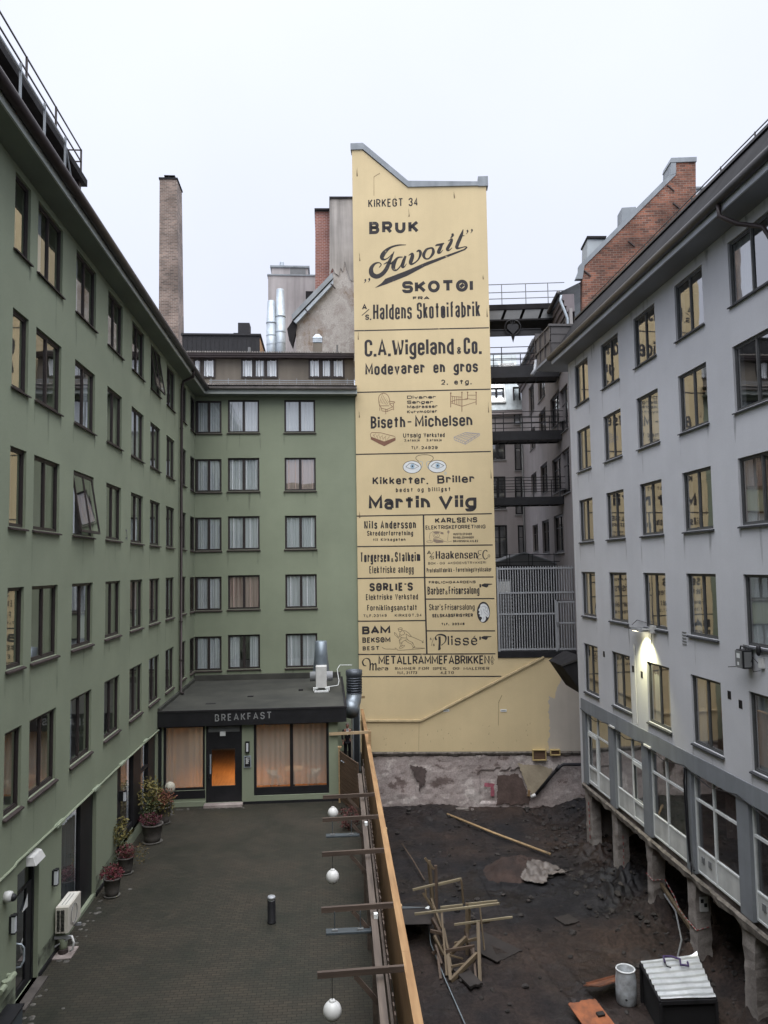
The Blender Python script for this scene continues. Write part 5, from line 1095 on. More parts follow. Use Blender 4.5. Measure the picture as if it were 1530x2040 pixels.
def blob(cx, cy, rx_, ry_, seed, n=30): return [(cx + rx_ * math.cos(2 * math.pi * k / n) * (1 + .45 * noise.noise(Vector((k * .5, seed, 0)))), cy + ry_ * math.sin(2 * math.pi * k / n) * (1 + .45 * noise.noise(Vector((k * .5, seed, 4))))) for k in range(n)]
put('sloping_coping', (MB().prism(py([(581, 630), (662, 546), (664, 556), (583, 640)], 49.8), 49.5, 50.2), ZINC), t)
put('coping_underside', (MB().prism(py([(585, 641), (664, 558), (664, 566), (590, 645)], 49.7), 49.6, 50.05), GALV), t)
put('gutter_end', (MB().prism(py([(572, 656), (588, 632), (592, 650), (583, 690), (575, 672)], 49.9), 49.8, 50.6), DKMET), t)
for p, q in (((608, 616), (617, 626)), ((659, 565), (668, 575))):
    a, c = onY(*p, 49.6), onY(*q, 49.6); put('tie_anchor', (MB().bar(a, c, .07), GUTT), t)

# mauve rear courtyard building with the brick firewall
t = thing('mauve_building', 'mauve stucco rear building with dark tall windows behind the steel walkways', 'building', MW @ Vector((10.9, 8, 4)))
MBW = MW @ Matrix.Translation((6.5, 17.5, 0))                          # rear wall faces the camera
MSW = MW @ Matrix.Translation((10.9, 17.5, 0)) @ Matrix.Rotation(R(-90), 4, 'Z')    # side wall faces left, local x runs towards the camera
def rect(x0, y0, x1, y1, v):
    a, c = onW(x0, y1, v), onW(x1, y0, v); return a[0], c[0], a[1], c[1]
wl_b = [rect(972, 700, 1001, 726, 17.5), rect(975, 772, 1004, 824, 17.5), rect(976, 866, 1006, 916, 17.5), rect(979, 949, 1007, 1014, 17.5), rect(981, 1046, 1010, 1112, 17.5),
        rect(1024, 770, 1049, 845, 17.5), rect(1026, 866, 1051, 937, 17.5), rect(1027, 949, 1053, 1025, 17.5), rect(1033, 1046, 1055, 1110, 17.5)]
ops = [(a - 6.5, c - 6.5, z0, z1) for a, c, z0, z1 in wl_b[1:]]
put('wall', (facade_mb(0, 4.4, 3.5, 20.6, ops, thick=.3), MAUVE), t, M=MBW)
for a, c, z0, z1 in ops: window(t, MBW @ Matrix.Translation((a, 0, z0)), c - a, z1 - z0, BLACKM, MIDG, GLASS, None, rec=.1, t=.08, trans=((z1 - z0) * .62,))
def pxv(px, y):                                                       # on the side wall u = 10.9: pixel -> (v, z)
    d = Vector(ray(px, y)); nv = Vector((math.cos(TH), -math.sin(TH), 0)); o = Vector((0, 0, CAM_Z))
    k = (MW @ Vector((10.9, 0, 0)) - o).dot(nv) / d.dot(nv); q = MWI @ (o + d * k); return q.y, q.z
so_ = []
for xa, xb, rows in ((1056.5, 1067, [(666, 724), (755, 824), (846, 899), (938, 989), (1041, 1106)]), (1075.5, 1089, [(700, 796), (808, 880), (919, 989), (1032, 1108)]), (1099, 1118, [(652, 728), (775, 852), (905, 987), (1021, 1107)])):
    va, vb = pxv(xa, 900)[0], pxv(xb, 900)[0]; vm = (xa + xb) / 2
    for y0, y1 in rows:
        z1 = pxv(vm, y0 + 6)[1]; z0 = pxv(vm, y1 - 6)[1]; so_.append((17.5 - va, 17.5 - vb, z0, z1))
ops = so_ + [(14.9, 17.3, z0, z0 + 2.3) for z0 in (19.5, 16.2, 12.9)]
put('wall', (facade_mb(0, 18.3, 3.5, 21.9, ops, thick=.3), MAUVE), t, M=MSW)
for a, c, z0, z1 in ops: window(t, MSW @ Matrix.Translation((a, 0, z0)), c - a, z1 - z0, BLACKM, MIDG, GLASS, None, rec=.12, t=.08, trans=((z1 - z0) * .66,))
b = MB().box((6.4, 20.5, 3.5), (16, 20.6, 20)).box((13.5, -.9, 3.5), (13.6, 20.5, 20)).box((6.4, 17.8, 20.3), (16, 20.6, 20.4)).box((11.2, -.9, 20.3), (16, 17.8, 20.4))
for z in (4.0, 7.9, 11.2, 14.5, 17.8): b.box((11.2, -.9, z - .2), (13.5, 17.5, z)); b.box((6.5, 17.82, z - .2), (11, 20.5, z))
put('room_interior', (b, ROOM), t, M=MW)
b = MB()
for k, z in enumerate((21.9, 22.2, 22.5)): b.box((0, -.10 - .1 * k, z), (18.3, .3, z + .3))
put('cornice', (b, mat('cornice_mauve', (.20, .175, .185), .85, .08, 1)), t, M=MSW)
put('gutter', (MB().tube([(0, -.5, 22.85), (18.4, -.5, 22.85)], .11, 10), GUTG), t, M=MSW, smooth=True)
put('roof', (MB().quad((0, -.45, 22.9), (18.3, -.45, 22.9), (18.3, 3.2, 24.6), (0, 3.2, 24.6)), ZINC), t, M=MSW)
b = MB().quad((0, -.3, 20.6), (4.4, -.3, 20.6), (4.4, 2.2, 25.4), (0, 2.2, 25.4))
for k in range(6): x = .3 + k * .75; b.bar((x, -.3, 20.64), (x, 2.2, 25.44), .04)
put('mansard_roof', (b, mat('mansard_sheet', (.30, .33, .345), .5, .15, 1.5, metal=.3, streak=.2)), t, M=MBW)
put('cornice', (MB().box((0, -.25, 20.3), (4.4, .3, 20.62)), mat('cornice_pale', (.33, .30, .31), .85, .08, 1)), t, M=MBW)
# skylights on the mansard
n_ = Vector((0, 2.5, 4.8)).normalized()
def onroof(x, s): return Vector((x, -.3 + 2.5 * s, 20.6 + 4.8 * s))
for (xa, xb, s0, s1) in ((1.9, 3.2, .12, .52), (3.0, 4.2, .5, .82), (.4, 1.3, .3, .5)):
    off = Vector((0, -.09, .05)); pts = [onroof(xa, s0) + off, onroof(xb, s0) + off, onroof(xb, s1) + off, onroof(xa, s1) + off]
    b = MB()
    for p, q in zip(pts, pts[1:] + pts[:1]): b.bar(p, q, .12, .1)
    f = put('skylight', (b, PALE), t, M=MBW); put('pane', (MB().quad(*pts), SKYL), f, M=MBW)
f = put('dormer', (MB().box((.1, -.25, 20.7), (.35, 1.2, 22.9)).box((1.7, -.25, 20.7), (1.95, 1.2, 22.9)).box((.1, -.4, 22.9), (1.95, 1.6, 23.1)), mat('dormer_grey', (.33, .34, .35), .6, .1, 1)), t, M=MBW)
window(t, MBW @ Matrix.Translation((.36, -.2, 20.75)), 1.33, 2.1, BLACKM, MIDG, GLASS, None, rec=.02, t=.08, sill=False, name='dormer_window')
put('downpipe', (MB().tube([(10.55, 2.6 - 3.4, 22.75), (10.5, -.8, 22.5), (10.7, -.85, 21.9), (10.82, -.9, 21.5), (10.82, -.9, 18)], .07, 10), GALV), t, M=MW, smooth=True)
put('downpipe', (MB().tube([(4.33, -.12, 20.3), (4.33, -.12, 4)], .06, 8), MIDG), t, M=MBW, smooth=True)
put('corner_strip', (MB().box((10.9, -1.02, 3.5), (11.05, -.8, 22.0)), mat('corner_plaster', (.30, .285, .28), .9, .1, 1)), t, M=MW)

t = thing('brick_firewall', 'red brick stepped gable wall with zinc copings rising behind the grey building', 'wall', MW @ Vector((13, -1, 18)))
Vb = -1.03
fw = lambda pts: [onW(x, y, Vb) for x, y in pts]
put('wall', (MB().prism(fw([(1160, 700), (1160.5, 532), (1180, 508), (1251, 432), (1342, 348), (1342, 322), (1386, 322), (1388, 700)]), Vb, Vb + .5), BRICKR), t, M=MW)
b = MB().prism(fw([(1153, 538), (1153, 530), (1342, 340), (1346, 349), (1164, 530), (1160, 556), (1146, 556)]), Vb - .05, Vb + .28)
b.prism(fw([(1335, 350), (1336, 324), (1346, 323), (1346, 346)]), Vb - .06, Vb + 1.2); b.prism(fw([(1334, 325), (1336, 316), (1387, 314), (1387, 323)]), Vb - .08, Vb + 1.2)
b.prism(fw([(1240, 450), (1240, 412), (1268, 410), (1270, 428)]), Vb + .1, Vb + 1.0)
put('coping', (b, ZINC), t, M=MW)
put('dormer_box', (MB().prism(fw([(1171, 516), (1172, 472), (1206, 472), (1206, 480), (1174, 514)]), Vb + .15, Vb + 1.5), mat('dormer_zinc', (.33, .36, .38), .5, .1, 1, metal=.4)), t, M=MW)
put('dormer_cap', (MB().prism(fw([(1170, 473), (1170, 469), (1209, 469), (1208, 474)]), Vb + .05, Vb + 1.6), DKMET), t, M=MW)
for x, y in ((1336, 375), (1347, 410), (1170, 545), (1258, 486)):
    u, z = onW(x, y, Vb); put('tie_anchor', (MB().bar((u - .16, Vb - .03, z + .15), (u + .16, Vb - .03, z - .15), .05), GUTT), t, M=MW)
put('rear_roof', (MB().prism(fw([(1386, 520), (1386, 357), (1440, 357), (1440, 520)]), Vb + 1, Vb + 4), mat('white_sheet', (.62, .66, .72), .5, .08, 1, streak=.1)), t, M=MW)
put('rear_roof_cap', (MB().prism(fw([(1386, 358), (1386, 354), (1440, 354), (1440, 358)]), Vb + .9, Vb + 4), ZINC), t, M=MW)
b = MB(); rr = random.Random(5)
p = [fw([(1185 + k * 12.5, 602 - k * 11.2 + rr.uniform(-3, 3))])[0] for k in range(18)]
b.tube([(u, Vb - .04, z) for u, z in p], .02, 5)
for k in range(1, 17, 2): u, z = p[k]; b.bar((u, Vb - .04, z), (u + .1, Vb - .04, z + .35), .02)
put('lightning_wire', (b, BROWNINK), t, M=MW)

# walkways between the gable and the mauve wing
def walkway(ytop, ybot, lab, rail=True):
    z1 = onW(1050, ytop, 2.0)[1]; z0 = onW(1050, ybot, 2.0)[1]
    t = thing('steel_walkway', lab, 'walkway', MW @ Vector((9, 2.6, z0)), group='dark steel walkways crossing behind the yellow gable')
    b = MB(); b.box((6.9, 2.0, z0), (11.2, 2.12, z1)); b.box((6.9, 3.4, z0), (11.2, 3.52, z1)); put('side_beam', (b, BLACKM), t, M=MW)
    b = MB(); b.box((6.9, 2.12, z0 + .06), (11.2, 3.4, z0 + .12))
    for k in range(8): b.box((7.0 + k * .55, 2.12, z0), (7.06 + k * .55, 3.4, z0 + .06))
    put('deck', (b, BLACKM), t, M=MW)
    if rail:
        for v in (2.06, 3.46):
            b = MB()
            for z in (.42, .72, 1.05): b.bar((6.9, v, z1 + z), (11.0, v, z1 + z), .035)
            put('rail', (b, BLACKM), t, M=MW)
        for u, v in ((7.8, 2.06), (9.3, 2.06), (10.7, 2.06), (7.5, 3.46), (9.0, 3.46), (10.5, 3.46)): put('post', (MB().bar((u, v, z1), (u, v, z1 + 1.05), .045), BLACKM), t, M=MW)
walkway(728, 751, 'uppermost open steel walkway with rails, just under the metal landing box'); walkway(858, 876, 'middle steel walkway with rails between gable and mauve wing'); walkway(990, 1005, 'lowest steel walkway with rails, above the barred fence')
t = thing('glazed_bridge', 'covered roof bridge with slanted grey panels and railing above the walkways', 'bridge', MW @ Vector((9, 2, 21.8)))
zt, zb = onW(1050, 605, 2)[1], onW(1050, 636, 2)[1]
b = MB().box((6.9, 2.0, zt - .28), (10.7, 4, zt)).box((6.9, 2.0, zb - .05), (10.6, 4, zb + .04))
put('beam', (b, DKMET), t, M=MW)
b = MB()
for k in range(4):
    x = 6.95 + k * 1.0; b.add([(x, 2.05, zb + .05), (x + .85, 2.05, zb + .05), (x + 1.05, 2.05, zt - .3), (x + .2, 2.05, zt - .3)], [(0, 1, 2, 3)])
put('panel', (b, MIDG), t, M=MW)
b = MB()
for z in (.35, .7, 1.15): b.bar((6.9, 2.1, zt + z), (11.3, 2.1, zt + z), .035)
put('rail', (b, MIDG), t, M=MW)
for u in (7.9, 9.2, 10.4): put('post', (MB().bar((u, 2.1, zt), (u, 2.1, zt + 1.15), .04), MIDG), t, M=MW)
t = thing('steel_beam', 'dark horizontal steel beam carrying the round heart emblem', 'beam', MW @ Vector((8.5, 1.6, 20.9)))
za, zb = onW(1030, 655, 1.6)[1], onW(1030, 668, 1.6)[1]
put('girder', (MB().box((6.9, 1.6, zb), (9.9, 1.75, zb + .04)).box((6.9, 1.6, za - .04), (9.9, 1.75, za)).box((6.9, 1.65, zb), (9.9, 1.7, za)), BLACKM), t, M=MW)
t = thing('heart_emblem', 'dark metal ring with a heart and a spike hung on the beam', 'emblem', MW @ Vector((8.3, 1.5, 21)))
hu, hz = onW(1021.5, 652, 1.5)
b = MB().tube([(hu + .42 * math.cos(a), 1.5, hz + .42 * math.sin(a)) for a in [i * math.pi / 12 for i in range(25)]], .03, 6)
for a in (70, 90, 110): b.bar((hu, 1.5, hz + .05), (hu + .42 * math.cos(R(a)), 1.5, hz + .42 * math.sin(R(a))), .025)
put('ring', (b, BLACKM), t, M=MW)
hp = [(0, -.34), (.30, -.02), (.30, .16), (.2, .24), (.08, .22), (0, .12), (-.08, .22), (-.2, .24), (-.30, .16), (-.30, -.02)]
put('heart', (MB().prism([(hu + x, hz - .06 + z) for x, z in hp], 1.44, 1.56), BLACKM), t, M=MW)
put('spike', (MB().add([(hu - .12, 1.5, hz - .42), (hu + .12, 1.5, hz - .42), (hu, 1.42, hz - .42), (hu, 1.5, hz - .85)], [(0, 1, 3), (1, 2, 3), (2, 0, 3)]), BLACKM), t, M=MW)
# metal landing box at the grey building's eave
t = thing('metal_landing', 'dark clad metal landing box hung at the end of the grey eave', 'balcony', (10.6, 34, 18.5))
b = MB().box((10.06, 33.0, 18.5), (12, 33.06, 19.82)).box((10.0, 32.95, 19.8), (12, 33.1, 19.9))
for z in (19.05, 19.45): b.box((10.06, 32.98, z), (12, 33.0, z + .03))
put('cladding', (b, mat('dark_cladding', (.085, .08, .083), .6, .15, 1.5)), t)
b = MB()
for y in (33.03, 33.9, 34.7, 35.43): b.bar((10.06, y, 18.5), (10.06, y, 19.85), .06)
for z in (18.55, 19.15, 19.85): b.bar((10.06, 33, z), (10.06, 35.4, z), .06)
put('side_frame', (b, mat('landing_frame', (.10, .09, .088), .6, .1, 2)), t)
put('rear_panel', (MB().box((10.06, 35.4, 18.5), (12, 35.46, 20.2)), bpy.data.materials['dark_cladding']), t); put('side_panel', (MB().box((10.1, 33.06, 18.55), (10.14, 35.4, 19.82)), mat('landing_panel', (.14, .125, .118), .7, .15, 1)), t)
put('floor', (MB().box((10.02, 32.95, 18.38), (12, 35.5, 18.5)), SOFFG), t)
put('outlet_pipe', (MB().tube([(10.08, 35.4, 18.9), (9.98, 35.3, 18.4), (9.8, 35.25, 18.15)], .09, 8), STEELG), t, smooth=True)
t = thing('dark_shed_roof', 'small dark sloping roof wedged beside the grey building above the pit', 'canopy', (10.4, 34.2, 4))
p1, p2, p3 = onY(1119, 1326, 34), onY(1157, 1314, 33.2), onY(1158, 1384, 33.2)
put('sheet', (MB().add([(p1.x, 34, p1.z), (11.2, 33.2, p2.z + .1), (11.2, 33.2, p3.z - .1), (11.2, 36, p2.z + .1), (11.2, 36, p3.z), (p1.x, 36, p1.z)], [(0, 2, 1), (0, 1, 3, 5), (0, 5, 4, 2)]), DKMET), t)
put('edge_trim', (MB().bar((p1.x, 34, p1.z), (11.2, 33.15, p2.z + .1), .08), GUTG), t)
# barred fence on top of the yellow wall
t = thing('barred_fence', 'tall grey steel bar fence with a gate standing on the yellow wall', 'fence', MW @ Vector((9, .2, 4.7)))
put('base_beam', (MB().box((6.99, -.04, 4.56), (13, .5, 4.86)), BLACKM), t, M=MW)
b = MB(); fr = MB()
for z in (4.95, 6.72, 7.78, 9.0): fr.box((7.08, .1, z - .04), (11.0, .18, z + .04)) if z != 6.72 else fr.box((7.08, .1, z - .04), (9.95, .18, z + .04))
for u in (7.08, 9.95): fr.box((u - .05, .08, 4.86), (u + .05, .2, 9.1 if u < 8 else 7.4))
put('frame', (fr, STEELG), t, M=MW)
for k in range(29):
    u = 7.22 + k * .128
    if u > 9.9: b.bar((u, .14, 7.4), (u, .14, 9.12), .045)
    else: b.bar((u, .14, 4.9), (u, .14, 9.12), .045)
put('bars', (b, STEELG), t, M=MW)
g = MB()
for z in (4.95, 6.25, 7.3): g.box((10.0, .06, z - .04), (11.0, .12, z + .04))
g.box((10.0, .06, 4.9), (10.08, .12, 7.34)); g.box((10.92, .06, 4.9), (11.0, .12, 7.34))
gg = put('gate', (g, STEELG), t, M=MW)
b = MB()
for k in range(6): u = 10.2 + k * .13; b.bar((u, .09, 4.95), (u, .09, 7.3), .045)
put('bars', (b, STEELG), gg, M=MW); put('lock', (MB().box((9.98, .02, 6.05), (10.1, .06, 6.3)), MIDG), gg, M=MW)
struct('rear_yard_ground', (MB().quad((6.9, .3, 4.55), (15, .3, 4.55), (15, 18, 4.55), (6.9, 18, 4.55)), PAVE), M=MW)
t = thing('gabled_canopy', 'low glazed gable canopy roof with thin rails behind the barred fence', 'canopy', MW @ Vector((9, 5, 8)))
ap, l_, r__ = onW(1044, 1101, 5), onW(975, 1126, 5), onW(1122, 1127, 5)
put('roof', (MB().add([(l_[0], 4.9, l_[1]), (r__[0], 4.9, r__[1]), (ap[0], 4.9, ap[1]), (l_[0], 12, l_[1]), (r__[0], 12, r__[1]), (ap[0], 12, ap[1])], [(0, 1, 2), (0, 2, 5, 3), (1, 4, 5, 2)]), mat('canopy_sheet', (.12, .125, .13), .5, .1, 1)), t, M=MW)
put('shade_box', (MB().box((7.0, 4.96, 4.56), (10.9, 12, l_[1] - .02)), DARKV), t, M=MW)  # black box painted in place of the shade under the canopy roof
put('roof_trim', (MB().bar((l_[0], 4.88, l_[1]), (ap[0], 4.88, ap[1]), .07).bar((r__[0], 4.88, r__[1]), (ap[0], 4.88, ap[1]), .07), ZINC), t, M=MW)
b = MB()
for k in (.35, .75): b.bar((7, 3.9, 9.0 + k), (11, 3.9, 9.0 + k), .035)
for u in (8.0, 8.15, 9.2, 9.4, 10.6): b.bar((u, 3.9, 8.4), (u, 3.9, 9.8), .04)
put('rail', (b, BLACKM), t, M=MW)
t = thing('corrugated_cabinet', 'pale corrugated steel cabinet seen through the bars of the fence', 'cabinet', MW @ Vector((7.7, 3, 4.6)))
b = MB().box((7.35, 3, 4.6), (8.1, 3.6, 8.4))
for k in range(14): b.box((7.3, 2.95, 4.8 + k * .2), (8.15, 3.0, 4.9 + k * .2))
put('shell', (b, MIDG), t, M=MW); put('pale_panel', (MB().box((7.4, 2.9, 7.7), (8.0, 2.95, 8.3)), PALE), t, M=MW)  # flat pale panel on the upper front of the shell

# ------------------------------------------------------------------ breakfast pavilion
PV = thing('breakfast_pavilion', 'low flat roofed breakfast pavilion with a black fascia and warm lit windows', 'pavilion', (-3, 33, 0))
MP = Matrix.Translation((-6.6, 31.2, 0))                                     # local x = X + 6.6
po = [(.18, 1.78, .6, 3.1), (1.82, 3.22, .1, 3.1), (3.68, 6.63, .3, 3.12)]
put('wall', (facade_mb(0, 7.0, -.1, 3.3, po, thick=.25).box((6.8, .26, 0), (7.0, 8.1, 3.3)), GREEN), PV, M=MP)
put('roof', (MB().box((XL + .005, 30.98, 3.1), (.74, 39.38, 3.66)), BLACKM), PV)
put('roof_felt', (MB().box((XL + .01, 31.05, 3.665), (.66, 39.37, 3.68)).box((XL + .01, 39.2, 3.68), (.66, 39.38, 3.95)).box((XL + .004, 31.0, 3.68), (XL + .1, 39.3, 3.82)), ROOFF), PV)
put('roof_edge', (MB().box((XL + .0, 30.96, 3.64), (.76, 31.06, 3.71)).box((.66, 31.06, 3.64), (.76, 39.38, 3.71)), DKMET), PV)
b = MB().box((-1.3, 35.3, 3.68), (-1.1, 35.5, 3.74)); b.box((-3.45, 34.0, 3.68), (-3.2, 34.2, 3.71)); b.box((-5, 32.5, 3.681), (-4.6, 32.7, 3.69))
put('roof_drain', (b, DKMET), PV)
pw = lambda x, y: (lambda q: (q.x, q.z))(onY(x, y, 30.98))
b = MB(); text(b, 'BREAKFAST', 428.3, 1437.3, 541.5, 1431.5, 14.2, 2.1, .30, plane=pw, y=30.965)
put('lettering', (b, LETT), PV)
f = put('shop_window', (frame_mb(1.6, 2.5, .06, .14, .07, (), (), .02), BLACKM), PV, M=MP @ Matrix.Translation((.18, 0, .6)))
put('pane', (MB().quad((.05, .1, .05), (1.55, .1, .05), (1.55, .1, 2.45), (.05, .1, 2.45)), GLASSC), f, M=MP @ Matrix.Translation((.18, 0, .6)))
put('curtain', (curtain_mb(.02, 1.58, .02, 2.46, .42, .26, .022, 2), CURTW), f, M=MP @ Matrix.Translation((.18, 0, .6)), smooth=True)
put('sill_board', (MB().box((.1, -.02, .3), (1.8, .0, .6)), BLACKM), PV, M=MP)
put('plinth', (MB().box((.1, -.05, 0), (1.8, .0, .18)), GREEN), PV, M=MP); put('plinth', (MB().box((3.2, -.03, -.02), (7.02, 0, .1)), BLACKM), PV, M=MP); put('corner_post', (MB().box((-.01, -.04, 0), (.12, 0, 3.1)), BLACKM), PV, M=MP)
f = put('shop_window', (frame_mb(2.95, 2.82, .06, .14, .08, (1.475,), (), .02).box((.08, .07, .08), (2.87, .13, .30)), BLACKM), PV, M=MP @ Matrix.Translation((3.68, 0, .3)))
put('pane', (MB().quad((.05, .1, .3), (2.9, .1, .3), (2.9, .1, 2.76), (.05, .1, 2.76)), GLASSC), f, M=MP @ Matrix.Translation((3.68, 0, .3)))
put('curtain', (curtain_mb(.06, 2.9, .3, 2.78, .36, .24, .022, 8), CURTW), f, M=MP @ Matrix.Translation((3.68, 0, .3)), smooth=True)
d = put('door', (MB().box((0, .04, 0), (.09, .14, 3.0)).box((1.31, .04, 0), (1.4, .14, 3.0)).box((.09, .04, 2.91), (1.31, .14, 3.0)).box((.09, .05, 2.05), (1.31, .13, 2.7)).box((.09, .05, 0), (1.31, .11, .62)).box((.09, .05, .62), (.22, .11, 2.05)).box((1.12, .05, .62), (1.31, .11, 2.05)), BLACKM), PV, M=MP @ Matrix.Translation((1.82, 0, .1)))
put('pane', (MB().quad((.22, .09, .6), (1.12, .09, .6), (1.12, .09, 2.06), (.22, .09, 2.06)), GLASSC), d, M=MP @ Matrix.Translation((1.82, 0, .1)))
put('transom_pane', (MB().box((.09, .06, 2.7), (1.31, .1, 2.93)), MIDG), d, M=MP @ Matrix.Translation((1.82, 0, .1)))
put('handle', (MB().tube([(.14, .05, .95), (.10, -.04, .95), (.10, -.04, 1.4), (.14, .05, 1.4)], .02, 8), BLACKM), d, M=MP @ Matrix.Translation((1.82, 0, .1)))
put('lock_plate', (MB().box((.15, .03, 1.1), (.20, .05, 1.85)), GALV), d, M=MP @ Matrix.Translation((1.82, 0, .1)))
put('closer', (MB().box((.55, -.02, 2.56), (.76, .06, 2.72)), PALE), d, M=MP @ Matrix.Translation((1.82, 0, .1)))
put('door_step', (MB().box((1.78, -.35, -.02), (3.26, .0, .1)), CONCP), PV, M=MP)
b = MB().box((XL, 31.46, .12), (.2, 39.3, .28)); put('floor', (b, FLOORW), PV)
b = MB().box((XL + .0, 39.25, .28), (.2, 39.35, 3.1)).box((XL + .0, 31.46, .28), (XL + .05, 39.25, 3.1)).box((.14, 31.46, .28), (.19, 39.25, 3.1)); put('room_interior', (b, mat('warm_room', (.20, .17, .15), .9, .1, 1)), PV)
for x, y, e_ in ((-4.7, 33.6, 38), (-3.9, 34.6, 95), (-1.3, 33.9, 34)):
    lp = bpy.data.lights.new('lamp_and_fill_light', 'SPOT'); lp.spot_size = R(125); lp.spot_blend = .6; lp.energy = e_; lp.color = (1, .66, .36); lp.shadow_soft_size = .18
    lo = bpy.data.objects.new('lamp_and_fill_light', lp); C.objects.link(lo); lo.location = (x, y, 2.7)
    lp = bpy.data.lights.new('lamp_and_fill_light', 'AREA'); lp.energy = 11; lp.color = (1, .80, .60); lp.size = 1.4  # broad fill light added near each lamp to brighten the curtains
    lo = bpy.data.objects.new('lamp_and_fill_light', lp); C.objects.link(lo); lo.location = (x, y - .6, 2.95)
    t = thing('ceiling_lamp', {-4.7: 'warm ceiling lamp behind the left pavilion window', -3.9: 'warm ceiling lamp behind the pavilion door', -1.3: 'warm ceiling lamp behind the double pavilion window'}[x], 'lamp', (x, y, 3.05))
    put('shade', (MB().lathe((x, y, 2.75), [(.10, 0), (.13, .02), (.13, .12), (.03, .14)], 14), LITLENS2), t); put('cord', (MB().bar((x, y, 2.88), (x, y, 3.1), .015), BLACKM), t)
def shell_chair(x, y, rz, lab):
    t = thing('shell_chair', lab, 'chair', (x, y, .28), rz, group='white shell chairs in the pavilion'); M = Matrix.Translation((x, y, .28)) @ Matrix.Rotation(rz, 4, 'Z')
    b = MB(); n = 14
    for j in range(6):
        for i in range(n + 1):
            a = R(-20 + 220 * i / n); rr_ = .24 + .035 * j; h = .44 + .07 * j * (.5 + .5 * math.sin(a) ** 2); b.v.append((rr_ * math.cos(a), rr_ * math.sin(a), h))
    for j in range(5):
        for i in range(n): a = j * (n + 1) + i; b.f.append([a, a + 1, a + n + 2, a + n + 1])
    b.lathe((0, 0, .42), [(.1, 0), (.25, .02), (.25, .05)], 16)
    put('shell', (b, PLAST), t, M=M, smooth=True)
    for a in (45, 135, 225, 315): put('leg', (MB().bar((.12 * math.cos(R(a)), .12 * math.sin(R(a)), .43), (.24 * math.cos(R(a)), .24 * math.sin(R(a)), 0), .03), OSB), t, M=M)
shell_chair(-2.15, 32.25, R(100), 'white shell chair left of the table behind the double window'); shell_chair(-.65, 32.25, R(-100), 'white shell chair right of the table behind the double window')
t = thing('cafe_table', 'small wooden table between two white chairs behind the double window', 'table', (-1.4, 32.3, .28))
put('table_top', (MB().box((-1.75, 31.95, 1.0), (-1.05, 32.65, 1.04)), OSB), t); put('leg', (MB().tube([(-1.4, 32.3, .28), (-1.4, 32.3, 1.0)], .04), BLACKM), t)
t = thing('wall_lamp', 'small black framed wall lamp between the pavilion door and double window', 'lamp', (-3.16, 31.15, 2.2), group='black framed wall lamps')
put('frame', (MB().box((-3.24, 31.08, 2.0), (-3.08, 31.2, 2.42)), BLACKM), t); put('lens', (MB().box((-3.2, 31.05, 2.05), (-3.12, 31.08, 2.37)), LENS), t)
t = thing('menu_board', 'small framed black menu poster under the wall lamp by the pavilion door', 'poster', (-3.16, 31.18, 1.7))
put('frame', (MB().box((-3.3, 31.15, 1.42), (-3.02, 31.2, 1.86)), GALV), t); put('poster', (MB().box((-3.27, 31.14, 1.45), (-3.05, 31.15, 1.83)), BLACKM), t)
b = MB(); rr = random.Random(2)
for k in range(7): z = 1.79 - k * .035; x = -3.25 + rr.random() * .04; b.box((x, 31.135, z - .012), (x + .08 + rr.random() * .08, 31.14, z + .008))
put('chalk_marks', (b, PALE), t)
# roof machinery
q = onZ(640, 1379, 3.68); qx, qy = q.x, q.y
t = thing('roof_fan_unit', 'white fan unit with a grey tapered exhaust cone on the pavilion roof', 'fan', (qx, qy, 3.68))
put('feet', (MB().box((qx - .3, qy - .1, 3.69), (qx + .32, qy + .5, 3.75)).box((qx - .36, qy - .02, 3.84), (qx - .14, qy + .06, 3.9)).box((qx + .16, qy - .02, 3.84), (qx + .38, qy + .06, 3.9)).box((qx - .36, qy - .02, 3.75), (qx - .31, qy + .06, 3.84)).box((qx + .33, qy - .02, 3.75), (qx + .38, qy + .06, 3.84)), PALE), t)
put('housing', (MB().box((qx - .24, qy, 3.86), (qx + .25, qy + .5, 4.82)), PLAST), t, bev=.03)
put('side_duct', (MB().tube([(qx - .5, qy + .6, 4.3), (qx + .52, qy + .6, 4.3)], .22, 16), STEELG), t, smooth=True)
put('exhaust_cone', (MB().lathe((qx, qy + .85, 4.2), [(.38, 0), (.38, .3), (.30, 1.0), (.27, 1.65), (.24, 1.66)], 20), mat('blue_grey_duct', (.20, .235, .27), .45, .12, 2, metal=.6)), t, smooth=True)
put('cable', (MB().tube([(qx + .24, qy + .02, 3.9), (qx + .75, qy + .1, 3.95), (qx + .8, qy + .3, 4.1), (qx + .72, qy + .5, 4.6), (qx + .85, qy + .6, 4.78), (qx + 1.4, qy + .7, 4.75)], .018, 6), PALE), t)
DUCT = mat('blue_black_duct', (.10, .112, .13), .5, .15, 2, metal=.6, streak=.1)
q = onY(703, 1335, 34.8); dx, dz = q.x, q.z
t = thing('spiral_duct', 'large dark ribbed exhaust duct bending over the pavilion roof edge', 'duct', (dx, 34.8, .2))
put('upright', (MB().lathe((dx + .05, 34.8, dz - 1.05), [(.34, 0), (.35, .8), (.37, .82), (.37, 1.05), (.33, 1.06), (.33, .9)], 22), DUCT), t, smooth=True)
b = MB()
for k in range(9): b.lathe((dx + .05, 34.8, dz - 1.0 + k * .11), [(.355, 0), (.365, .015), (.355, .03)], 22)
put('ribs', (b, DUCT), t)
